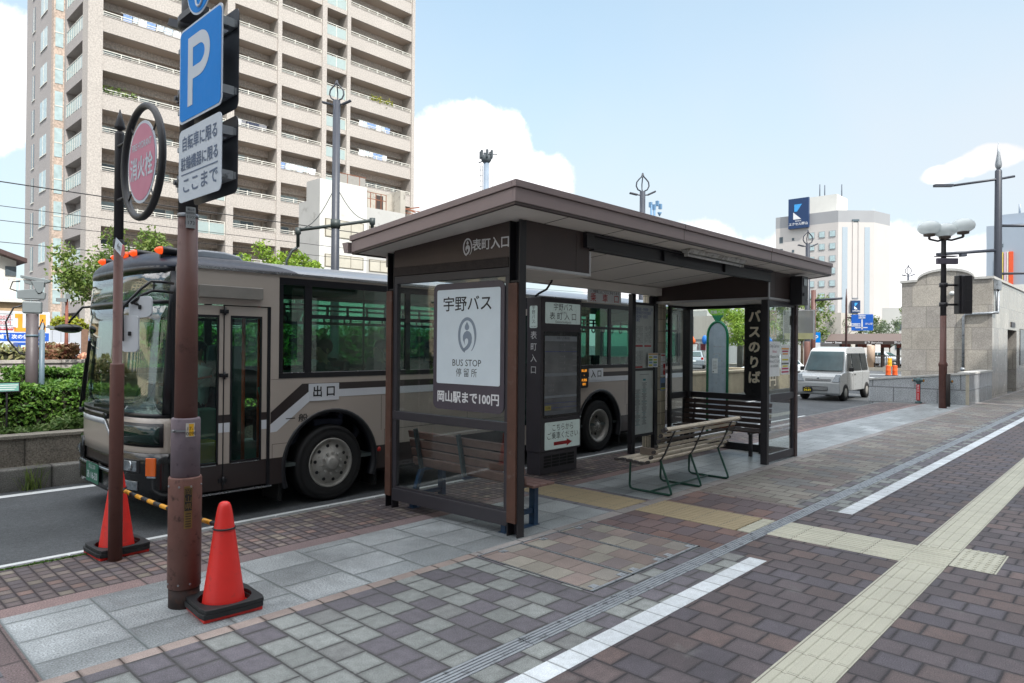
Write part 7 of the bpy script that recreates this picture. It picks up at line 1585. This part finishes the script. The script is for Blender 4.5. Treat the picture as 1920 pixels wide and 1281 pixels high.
def hsign(p, q, a0, z0, w, h, big):
    s = onface(p, q, a0, a0+w, z0, z0+h, .9, .8).build('hotel_sign', m_navy2, t); p_, q_ = Vector((*p, 0)), Vector((*q, 0)); u = (q_-p_).normalized(); n = Vector((u.y, -u.x, 0)); 
    if n.x > 0: n = -n
    if big: u, org = u, p_+u*(a0+w*.5)+n*.93
    else: org = p_+u*(a0+w*.5)+n*.93
    Q = lambda a, b: tuple(org+u*a*w+Vector((0, 0, z0+b*h)))
    mb = MB(); mb.poly([Q(-.2, .80), Q(.18, .80), Q(-.06, .56), Q(-.2, .56)], 0); mb.poly([Q(-.25, .54), Q(-.25, .3), Q(.15, .3)], 1)
    mb.text('株式会社', h*.05, Q(0, .24), u, (0, 0, 1), 1, bold=.02); mb.text('エクセル岡山', h*.105, Q(0, .14), u, (0, 0, 1), 1, bold=.05, sx=1.0)
    mb.build('lettering', [m_cy, m_ltr_w], s, fix=False)
hsign(A_, B_, 3.6, 31.8, 5.0, 7.6, True); hsign(B_, C_, 3.1, 10.2, 2.0, 3.0, False)
t = thing('office_block', 'blue grey office block with coloured stripes at the right edge', 'building', (140, 10, -.12)); m_of = mat('office_panel', (150, 160, 172), .5, var=.05, scale=.1)
mb = MB(); mb.box(130, 160, -6, 19.4, -.12, 21.1); mb.build('main_wall', m_of, t); mb = MB(); mb.box(132, 158, -6, 18.5, 21.101, 23.0); mb.tube([(133, 15.5, 23), (133, 15.5, 24.6)], .15, 6); mb.build('roof_storey', m_of, t)
mb = MB()
for z in (14.6, 17.6): mb.box(129.95, 130.02, 17.2, 18.1, z, z+.55)
mb.build('small_window', m_tg, t)
mb = MB()
for i, (y, w) in enumerate(((17.5, .35), (17.05, .3), (16.7, .2), (16.45, .55))): mb.box(129.6-i*.02, 129.94, y-w, y, 5, 16.8, i % 4)
mb.build('stripe_banner', [mat('stripe_yellow', (220, 196, 90), .5), mat('stripe_lilac', (196, 170, 186), .5), mat('stripe_white', (214, 206, 190), .5), mat('stripe_orange', (216, 84, 44), .5)], t)
t = thing('white_block', 'low white building with dark windows behind the station entrance', 'building', (106, 9, -.12)); mb = MB(); mb.box(100, 112, -2, 12.6, -.12, 9.4); mb.box(103, 112, -2, 11, 9.401, 12.0); mb.build('walls', m_wb, t); mb = MB()
for z in (2, 4.5, 7): mb.box(99.95, 100.02, 8, 12, z, z+1.2)
mb.build('window', m_tg, t)
for lab, x0, x1, y0, y1, h, seed in (('distant pale building between the tram canopy and the stone gable', 118, 128, 27.4, 31.2, 8.0, 1), ('distant grey building behind the trees left of the hotel', 120, 134, 62, 80, 8.6, 2), ('distant low white building seen over the shelter roof', 150, 168, 82, 92, 24, 3)):
    t = thing('distant_building', lab, 'building', ((x0+x1)/2, (y0+y1)/2, -.12)); mb = MB(); mb.box(x0, x1, y0, y1, -.12, h); mb.build('walls', m_wbg if seed == 2 else m_wb, t); mb = MB(); z = 1.5
    while z < h-1.5:
        y = y0+.8
        while y < y1-1.5: mb.box(x0-.05, x0+.02, y, y+1.1, z, z+1.2); y += 2.6
        z += 3
    mb.build('window', m_tg, t)
# hoarding, tarpaulins and the grey building seen through the shelter
t = thing('hoarding', 'white construction hoarding seen through the far shelter glass', 'fence', (70, 33, -.12)); mb = MB()
for i in range(10): mb.box(70, 70.1, 26+i*1.5, 27.48+i*1.5, -.1, 2.25)
mb.build('panel', mat('hoarding_white', (176, 178, 178), .5, var=.08, scale=.5), t)
mb = MB(); mb.box(69.95, 69.999, 37.2, 37.9, 1.2, 2.05, 0); mb.box(69.95, 69.999, 37.2, 37.9, .2, 1.1, 0); mb.box(69.94, 69.9495, 37.28, 37.82, 1.28, 1.97, 1); mb.box(69.94, 69.9495, 37.28, 37.82, .28, 1.02, 1); mb.box(69.95, 69.999, 36.3, 36.9, 1.3, 2.0, 0)
mb.build('poster', [mat('poster_maroon', (110, 40, 50), .6), m_paper], t)
t = thing('grey_building', 'plain grey beige building behind the white hoarding', 'building', (80, 36, -.12)); mb = MB(); mb.box(76, 84, 24, 44, -.12, 5.4); mb.build('walls', mat('beige_panel', (178, 172, 164), .8, var=.05, scale=.2), t); mb = MB()
for y in (27, 32, 37.5, 41): mb.box(75.96, 75.999, y, y+.1, .2, 5.3)
mb.box(75.9, 75.959, 24, 44, 2.0, 2.6); mb.build('wall_seam', mat('seam_grey', (110, 110, 112), .7), t)
for i, (y, c) in enumerate(((37.9, 'orange'), (36.3, 'blue'), (34.6, 'blue'), (31.2, 'blue'), (29.2, 'blue'))):
    t = thing('tarpaulin', ['orange tarpaulin bundle at the far left above the hoarding', 'blue tarpaulin bundle beside the orange one above the hoarding', 'blue tarpaulin bundle behind the arched bus stop board', 'blue tarpaulin bundle right of the arched bus stop board', 'blue tarpaulin bundle half behind the vertical sign'][i], 'tarpaulin', (69.8, y, 2.3)); mb = MB(); mb.ball((69.75, y, 2.45), .2, .34, .5, 0, 12, 8); mb.ball((69.7, y-.3, 2.3), .15, .22, .3, 0, 10, 8)
    mb.build('sheet', mat('tarp_'+c, (216, 96, 44) if c == 'orange' else (40, 116, 200), .6, var=.15, bump=.6, bscale=6), t)
t = thing('utility_pole', 'grey concrete pole rising in front of the hoarding', 'pole', (60, 27.7, -.12)); mb = MB(); mb.lathe([(.27, -.12), (.22, 9)], (60, 27.7, 0), 14, 0); mb.box(59.7, 59.75, 26.4, 27.6, 3.4, 6.0, 1); mb.build('shaft', [mat('pole_concrete', (120, 120, 112), .8), m_paper], t)
tree('bright bushy street tree behind the arched bus stop board', 58, 26.4, -.12, 4.0, 2.6, 5200, .13, L_spring, 21, squash=.8)
# trees at the right
tree('green tree beyond the shelter corner before the hotel', 64, 23.6, -.12, 4.3, 2.6, 3600, .14, L_tree, 31, .14, squash=1.0, sparse=.75)
tree('loose pale tree in front of the hotel base', 78, 24.8, -.12, 3.3, 2.6, 2600, .15, L_bluegrey, 32, .12, sparse=.9)
tree('wispy tree between the blue road sign and the stone gable', 84, 21.4, -.12, 3.2, 2.2, 1300, .15, L_bluegrey, 33, .1, sparse=.9)
tree('dark tree close behind the left edge of the stone gable', 90, 19.9, -.12, 5.6, 1.9, 4200, .18, L_tree, 34, .18, squash=1.3)
tree('distant olive tree seen left of the dark tree', 120, 31.5, -.12, 4.6, 2.6, 1800, .2, L_tree, 35, .16)
# street furniture at the right
lamp3 = twinlamp('street lamp with leaf ring and salmon brown foot beyond the shelter roof corner', 30, 10.84, -.12, 6.3, .42, rp=.09)
twinlamp('street lamp with leaf ring above the middle of the shelter roof', 18.04, 11.5, -.12, 6.62, .40, rp=.085)
twinlamp('small far street lamp with leaf ring left of the stone gable', 101.3, 23.65, -.12, 11.6, .85, rp=.12)
t = thing('cross_arm_pole', 'slim dark pole with a trolley wire arm beside the salmon footed lamp', 'pole', (30.3, 10.7, -.12)); mb = MB(); mb.tube([(30.3, 10.7, -.12), (30.3, 10.7, 4.2)], .1, 12, 1); mb.tube([(30.3, 10.75, 3.76), (30.2, 9.5, 3.8)], .05, 8, 0); mb.build('shaft', [m_lamp, m_pole], t)
t = thing('road_sign', 'large blue overhead direction sign beside the tram stop canopy', 'sign', (55, 15.9, -.12)); mb = MB(); mb.prism(rrect(15.13, 16.63, 3.02, 4.22, .05, 3), YZf, 54.98, 55.02); pn = mb.build('sign_panel', mat('road_sign_blue', (20, 92, 186), .4), t)
mb = MB(); mb.box(54.97, 54.9795, 15.83, 15.93, 3.1, 3.85); mb.box(54.97, 54.9795, 15.5, 16.35, 3.2, 3.27); mb.box(54.97, 54.9795, 15.65, 16.12, 3.92, 4.17); mb.box(54.97, 54.9795, 16.0, 16.62, 3.33, 3.56); mb.text('岡山駅', .17, (54.965, 15.4, 3.5), *WEST, bold=.006); mb.build('sign_marks', m_ltr_w, pn, fix=False); mb = MB(); mb.text('市役所', .17, (54.965, 15.885, 4.04), *WEST, bold=.005); mb.text('東山公園', .15, (54.965, 16.31, 3.44), *WEST, bold=.005); mb.build('lettering', MATS['road_sign_blue'], pn, fix=False)
mb = MB(); mb.lathe([(.09, -.12), (.07, 5.4), (.02, 6.2)], (55, 17.0, 0), 12); mb.tube([(55.1, 17, 4.0), (55.1, 15.3, 4.0)], .05, 6); mb.tube([(55.1, 17, 3.3), (55.1, 15.3, 3.3)], .05, 6); mb.build('post', mat('dark_maroon_pole', (70, 48, 46), .5), t)
t = thing('parking_plate', 'small blue parking plate beyond the box sign', 'sign', (38, 13.4, -.12)); mb = MB(); mb.box(38, 38.02, 13.05, 13.45, 2.0, 2.55, 0); mb.box(38, 38.02, 13.05, 13.45, 1.72, 1.99, 1); mb.text('P', .38, (37.99, 13.25, 2.24), *WEST, mi=1, bold=.01); mb.tube([(38.06, 13.25, -.12), (38.06, 13.25, 2.5)], .035, 8, 2); mb.build('plate', [m_sblue, m_ltr_w, m_pole], t, fix=False)
mb = MB(); mb.lathe([(.125, -.12), (.125, 1.95), (.1, 2.0)], (30, 10.84, 0), 14); mb.build('post_sleeve', mat('salmon_brown_pole', (112, 78, 70), .6), lamp3)
# tram stop canopy
t = thing('tram_stop', 'long brown roofed tram stop shelter across the junction', 'tram stop', (65, 17.5, -.12)); m_can = mat('canopy_brown', (88, 74, 68), .6, var=.06); m_cand = mat('canopy_dark', (62, 52, 48), .6)
mb = MB(); mb.prism([(62, 2.25), (63.6, 2.95), (68, 2.5), (68, 2.35), (63.6, 2.75), (62, 2.1)], XZf, 10, 20.9); mb.build('roof', m_can, t); mb = MB(); mb.box(61.98, 61.999, 10, 20.9, 2.02, 2.3); mb.build('fascia', m_cand, t)
for y in (19.9, 18.6, 17.3, 16.6, 15.4, 14.2, 12.5): mb = MB(); mb.box(63.3, 63.5, y, y+.22, -.1, 2.7); mb.build('post', m_cand, t)
mb = MB()
for y, s in ((20.2, 'Roman・Street'), (17.0, '城下 Shiroshita'), (14.8, '岡山電気軌道')): mb.text(s, .22, (61.97, y, 2.16), *WEST, bold=.008)
mb.build('lettering', m_ltr_w, t, fix=False); mb = MB()
for y in (19.5, 18.2, 16.4, 15.2): mb.box(63.1, 63.2, y-.35, y+.35, 1.75, 2.05)
mb.build('hanging_panel', mat('panel_rust', (130, 72, 60), .6), t)
mb = MB(); mb.box(61, 61.3, 8, 30, -.12, .12); mb.box(61.31, 68, 8, 30, -.12, .1); struct('tram_platform', mb, mat('platform_concrete', (150, 146, 136), .85))
t = thing('platform_railing', 'dark railing along the tram stop platform', 'railing', (62, 15.5, .1)); mb = MB()
for i in range(24): mb.box(62, 62.04, 14.2+i*.14, 14.24+i*.14, .12, 1.1)
mb.box(61.99, 62.05, 14.2, 17.5, 1.05, 1.12); mb.build('rail', m_cand, t)
t = thing('advert_column', 'pale cream poster column at the end of the tram platform', 'column', (61.6, 17.0, -.12)); mb = MB(); mb.lathe([(.22, .12), (.22, .5), (.3, .52), (.3, 1.9), (.2, 1.95)], (61.6, 17.1, 0), 18); mb.build('column_body', mat('poster_cream', (168, 146, 128), .6, var=.1), t)
for x, y, z, m_, lab in ((50.9, 13.05, -.12, 'barrel_orange', 'orange road barrel on the left of the pair before the tram stop'), (51.2, 12.72, -.12, 'barrel_orange', 'orange road barrel on the right of the pair before the tram stop'), (58.5, 14.9, .28, 'barrel_yellow', 'yellow road barrel on the far island before the tram stop')):
    t = thing('road_barrel', lab, 'barrel', (x, y, z)); mb = MB(); mb.lathe([(.17, z+.0), (.16, z+.05), (.15, z+.32), (.16, z+.34), (.15, z+.36), (.145, z+.62), (.155, z+.66), (.1, z+.68)], (x, y, 0), 18); mb.build('drum', mat(m_, (222, 92, 34) if 'orange' in m_ else (228, 160, 30), .45, var=.06), t); mb = MB(); mb.lathe([(.2, z), (.2, z+.04)], (x, y, 0), 18); mb.build('drum_base', m_cblk, t)
mb = MB(); mb.box(58.2, 58.8, 14.5, 15.3, -.12, .28); struct('traffic_island', mb, MATS['platform_concrete'])
for y0, y1 in ((8, 16), (17, 24)):
    for k in range(3): mb = MB(); x = 40+k*6; mb.poly([(x, y0, -.115), (x+.5, y0, -.115), (x+.5, y1, -.115), (x, y1, -.115)]); struct('road_marking', mb, m_paint, fix=False)
# masts over the roof line
t = thing('chimney_mast', 'far steel mast with antennas and a ladder above the shelter roof', 'mast', (105, 107, -.12)); mb = MB(); mb.lathe([(.62, -.12), (.6, 42.4)], (105, 107, 0), 14); mb.build('shaft', mat('mast_steel', (120, 132, 146), .5, var=.2, scale=.3), t); mb = MB(); mb.lathe([(.7, 41.6), (1.15, 42.2), (1.15, 43), (.6, 43.4)], (105, 107, 0), 12)
for a in range(7): mb.box(105+1.2*cos(a)-.2, 105+1.2*cos(a)+.2, 107+1.4*sin(a)-.2, 107+1.4*sin(a)+.2, 42.6, 44.2)
mb.tube([(104.2, 106.2, 43.2), (106.6, 105.2, 43.5)], .12, 6); mb.tube([(104.6, 107.6, 42), (103.9, 108.3, 41.6)], .12, 6); mb.build('antenna_head', mat('mast_dark', (74, 80, 84), .6), t); mb = MB()
for s_ in (-.25, .25): mb.tube([(104.3+s_*.7, 107.8-s_*.7, 5), (104.3+s_*.7, 107.8-s_*.7, 41)], .06, 5)
for i in range(26): mb.tube([(104.12, 107.98, 10+i*1.2), (104.48, 107.62, 10+i*1.2)], .06, 5)
mb.tube([(106.2, 106.2, 5), (106.2, 106.2, 42)], .05, 5); mb.build('ladder', MATS['mast_dark'], t)
t = thing('antenna_cluster', 'small blue grey antenna cluster just above the shelter roof', 'antenna', (130.4, 80.2, -.12)); mb = MB()
for s_ in (-.5, .1): mb.tube([(130.4+s_, 80.2-s_, -.12), (130.4+s_*.8, 80.2-s_*.8, 32.6)], .25, 8)
for a, b, c in ((-.4, .6, 32.8), (.6, -.5, 33.1), (1.0, -1.0, 32.4), (.1, 0, 32.3)): mb.box(130.4+a-.3, 130.4+a+.3, 80.2+b-.3, 80.2+b+.3, c-.6, c+.5)
mb.lathe([(.05, 30.2), (.5, 31.0), (.45, 31.1)], (131.3, 79.3, 0), 10); mb.build('antenna_array', mat('antenna_blue', (96, 128, 158), .5), t)

# ================================================================ LEFT BACKGROUND
t = thing('house', 'white two storey house with a dark eave and balcony at the left edge', 'house', (3, 38, -.12)); mb = MB(); mb.prism([(-4, -.12), (6.85, -.12), (6.85, 5.2), (1.2, 7.1), (-4, 5.5)], XZf, 36.2, 44); mb.build('walls', m_wb, t); mb = MB(); mb.prism([(1.2, 7.12), (7.15, 5.12), (7.15, 5.3), (1.2, 7.34), (-4.4, 5.6), (-4.4, 5.4)], XZf, 35.7, 44.3); mb.build('roof', mat('eave_dark', (72, 54, 52), .7), t)
mb = MB(); mb.box(6.45, 6.85, 36.15, 36.199, 4.55, 4.95, 0); mb.build('window', m_tg, t); mb = MB(); mb.box(-4, 6.95, 35.0, 36.19, 3.35, 3.5, 0)
for i in range(60): mb.box(-3.9+i*.18, -3.87+i*.18, 35.0, 35.03, 3.501, 4.3, 0)
mb.box(-4, 6.95, 34.99, 35.04, 4.3, 4.36, 0); mb.build('balcony', m_rail, t); mb = MB(); mb.box(-4, 6.9, 35.2, 36.18, 2.6, 3.34); mb.build('awning_band', mat('tan_band', (178, 152, 120), .8), t); mb = MB(); mb.box(-4, 6.8, 36.1, 36.18, .2, 2.4); mb.build('shopfront', m_tg, t)
mb = MB(); mb.box(-4, 6.95, 33.0, 33.06, 2.05, 2.1); mb.box(-4, 6.95, 33.0, 33.06, 2.55, 2.62)
for i in range(8): mb.box(-3.9+i*1.5, -3.84+i*1.5, 33, 33.06, 1.5, 2.6)
mb.build('rail', m_rail, t)
t = thing('parking_price_board', 'large white parking price board with orange and blue panels', 'billboard', (4.3, 26, -.12)); mb = MB(); mb.box(2.0, 5.83, 26, 26.12, .6, 2.66, 0); bd = mb.build('board', mat('board_white', (200, 202, 204), .5), t); mb = MB(); Y = 25.995
mb.box(2.02, 5.81, Y-.002, Y+.004, 1.72, 1.98, 0); mb.box(4.98, 5.1, Y-.002, Y+.004, 2.05, 2.55, 1); mb.box(4.9, 5.1, Y-.0025, Y+.0039, 2.45, 2.58, 1); mb.box(4.88, 5.22, Y-.0025, Y+.0039, 2.02, 2.14, 1); mb.box(5.55, 5.72, Y-.0025, Y+.0039, 2.02, 2.58, 1); mb.box(4.5, 4.86, Y-.0023, Y+.0038, 2.06, 2.09, 2)
mb.text('100円', .15, (4.62, Y-.004, 2.45), *SOUTH, mi=2); mb.text('100円', .15, (4.62, Y-.004, 2.28), *SOUTH, mi=2); mb.text('60分 200円', .13, (4.62, Y-.004, 2.1), *SOUTH, mi=2); mb.heavy('パーク城下 次の信号左折', .15, (4.87, Y-.004, 1.85), *SOUTH, w=.004, mi=3)
for k in range(3): mb.box(4.2, 4.85, Y-.0024, Y+.0037, 2.56-k*.18, 2.57-k*.18, 4)
mb.build('board_print', [mat('board_blue', (30, 84, 170), .5), mat('board_orange', (226, 150, 44), .5), m_red, m_ltr_w, mat('grey_ink', (90, 96, 100))], bd, fix=False); mb = MB()
for x in (2.3, 4.0, 5.6): mb.box(x, x+.08, 26.02, 26.1, -.12, .6)
mb.build('leg', m_steel_d, t)
def vend(label, x, w, c):
    t = thing('vending_machine', label, 'vending machine', (x+w/2, 26.0, -.12), 0, 'vending machines under the price board'); mb = MB(); mb.box(x, x+w, 25.3, 25.95, -.1, 1.68); b_ = mb.build('cabinet', mat('vend_'+c, {'white': (206, 208, 208), 'blue': (40, 84, 170), 'pale': (196, 206, 212)}[c], .4), t, bevel=.02)
    mb = MB(); mb.box(x+.08, x+w-.08, 25.285, 25.299, .78, 1.6, 0)
    for r in range(3):
        for k in range(9): mb.box(x+.12+k*(w-.24)/9, x+.12+(k+.75)*(w-.24)/9, 25.275, 25.2845, .86+r*.25, 1.04+r*.25, 1+(k*7+r*3) % 5)
    mb.build('display', [mat('vend_shelf', (190, 204, 200), .2), mat('can_blue', (60, 110, 170), .4), mat('can_red', (170, 60, 50), .4), mat('can_teal', (80, 150, 150), .4), mat('can_yellow', (200, 180, 90), .4), mat('can_white', (210, 212, 210), .4)], b_)
vend('white vending machine beside the rusty lamp post', 5.68, .62, 'white'); vend('blue vending machine behind the camera post', 4.85, .68, 'blue'); vend('pale vending machine at the far left under the price board', 4.0, .7, 'pale')
t = thing('tiled_wall', 'pale grey tiled screen wall with a brick end behind the vending machines', 'wall', (6.4, 27, -.12)); mb = MB(); mb.box(5.7, 6.95, 26.9, 27.1, -.12, 2.1, 0); mb.box(6.951, 7.15, 26.85, 27.15, -.12, 2.15, 1)
for x in (6.1, 6.35, 6.6): mb.box(x, x+.01, 26.895, 26.9, -.1, 2.08, 2)
for z in (.9, 1.5): mb.box(5.7, 6.95, 26.895, 26.8995, z, z+.01, 2)
mb.build('wall_body', [mat('pale_tile', (178, 182, 190), .5, var=.06, scale=2), mat('brick_end', (120, 92, 76), .8, var=.2, scale=12), m_seam if 'm_seam' in globals() else MATS['seam_grey']], t)
t = thing('stone_planter', 'long pale stone planter across the far carriageway', 'planter', (2, 19.5, -.12)); mb = MB(); mb.box(-12, 5.6, 19, 21, -.12, 1.22, 0); mb.box(-12, 5.65, 18.96, 21.04, 1.221, 1.29, 0); mb.build('planter_body', paver('far_planter_stone', .75, 3, [((168, 162, 156), 1), ((160, 154, 148), 1), ((174, 168, 166), 1)], joint=.02, jcol=(110, 104, 98), stag=0, rot='XZ', oy=-1.3, grain=.15, gscale=20), t)
hedge('low_shrub', 'pale grassy shrubs in the far stone planter', -6, 4.0, 19.2, 20.8, 1.2, 1.58, 2600, .09, leaf_mat('straw_leaves', [(150, 150, 104), (126, 132, 84), (164, 156, 120)]), 11, .14, 'shrub'); hedge('low_shrub', 'reddish shrub in the far stone planter near the camera post', 4.05, 4.9, 19.2, 20.6, 1.2, 1.5, 1500, .08, L_red, 12, .16, 'shrub')
t = thing('terracotta_mound', 'small terracotta mound on the far stone planter', 'pot', (5.2, 19.8, 1.29)); mb = MB(); mb.ball((5.2, 19.8, 1.29), .18, .18, .16); mb.build('mound', mat('terracotta', (206, 146, 118), .8), t)
t = thing('street_lamp', 'thin rusty lamp post with a small white lamp by the vending machines', 'street lamp', (5.33, 22, -.12)); mb = MB(); mb.tube([(5.33, 22, -.12), (5.33, 22, 1.7), (5.33, 22, 2.9)], [.05, .05, .035], 8); mb.build('post', mat('rusty_post', (120, 70, 56), .8, var=.3), t); mb = MB(); mb.box(5.08, 5.3, 21.9, 22.05, 2.82, 2.92); mb.box(5.31, 5.4, 21.9, 22.05, 2.9, 3.05); mb.build('lamp_head', m_camg, t)
t = thing('cctv_stalk', 'slim pale post with a small white security camera before the price board', 'camera post', (5.0, 23, -.12)); mb = MB(); mb.tube([(4.98, 23, -.12), (4.98, 23, 2.25)], .05, 8); mb.tube([(4.98, 23, 2.15), (5.12, 23, 2.12)], .02, 6); mb.obox((5.22, 23, 2.12), (.12, 0, -.03), (0, .04, 0), (.01, 0, .04)); mb.build('post', m_camg, t)
tree('leafy street tree with sparse branches rising behind the bus windscreen', 5.2, 17.2, -.12, 3.38, 1.3, 6500, .062, L_tree, 41, .07, squash=.68, sparse=.7, clumps=34)
tree('bright green tree top showing just over the bus roof', 10.1, 20, -.12, 3.9, .95, 2600, .075, L_spring, 42, .06, squash=.8)
tree('bright green tree top behind the bus roof beside the lamp post', 11.25, 20.3, -.12, 3.9, .85, 2200, .075, L_spring, 43, .06, squash=.85)
hedge('yellow_shrub', 'yellow green shrub above the tiled screen wall', 6.5, 8.3, 28, 29, .3, 2.45, 2600, .1, L_yel, 44, .25, 'shrub')
# overhead wires, strung between poles outside the picture
for i, (z0, z1, lab) in enumerate(((7.42, 7.62, 'thickest overhead wire crossing above the hydrant sign ring'), (6.62, 6.78, 'second overhead wire from the top crossing the tower'), (6.14, 6.3, 'third overhead wire from the top crossing the tower'), (5.42, 5.5, 'lowest overhead wire crossing behind the street tree'))):
    mb = MB(); mb.tube([(-25+ (75*k/24), 30+i*.3, z0+(z1-z0)*k/24-.5*sin(pi*k/24)+.38) for k in range(25)], .022 if i == 0 else .013, 5); tag(mb.build('overhead_wire', m_cblk), lab, 'wire')

# ================================================================ BUILDINGS BEHIND THE CAMERA (they shade the footway)
m_of2 = mat('office_render', (206, 202, 194), .8, var=.05, scale=.3)
def office(label, x0, x1, y0, y1, h, seed):
    t = thing('street_block', label, 'building', ((x0+x1)/2, (y0+y1)/2, 0)); mb = MB(); mb.box(x0, x1, y0, y1, -.1, h); mb.build('walls', m_of2, t); mb = MB(); z = 1.0
    while z < h-2.5: mb.box(x0+1, x1-1, y1+.001, y1+.05, z, z+1.7); z += 3.4
    mb.build('window_band', m_tg, t)
office('tall street block behind the camera shading the footway', -44, 16.8, -36, -14, 32.4, 1); office('lower street block further along behind the footway', 20.0, 58, -36, -14, 24.8, 2)
# ---- the street behind the bus front, mirrored in its windscreen
t = thing('corner_building', 'cream sunlit building down the street ahead of the bus', 'building', (-34, 35, -.12)); mb = MB(); mb.box(-60, -9, 26, 44, -.12, 15); mb.build('walls', mat('cream_render', (206, 190, 164), .8, var=.05, scale=.3), t); mb = MB(); z = 1.5
while z < 14:
    y = -58
    while y < -11: mb.box(y, y+1.7, 25.95, 26, z, z+1.6); y += 3.1
    z += 3.3
mb.build('window', m_tg, t)
tree('green street tree standing ahead of the bus down the street', -13, 13.5, -.12, 4.6, 2.4, 2600, .16, L_tree, 61, .14); tree('taller green street tree further ahead of the bus', -24, 15, -.12, 5.6, 3.0, 2600, .2, L_green, 62, .16)
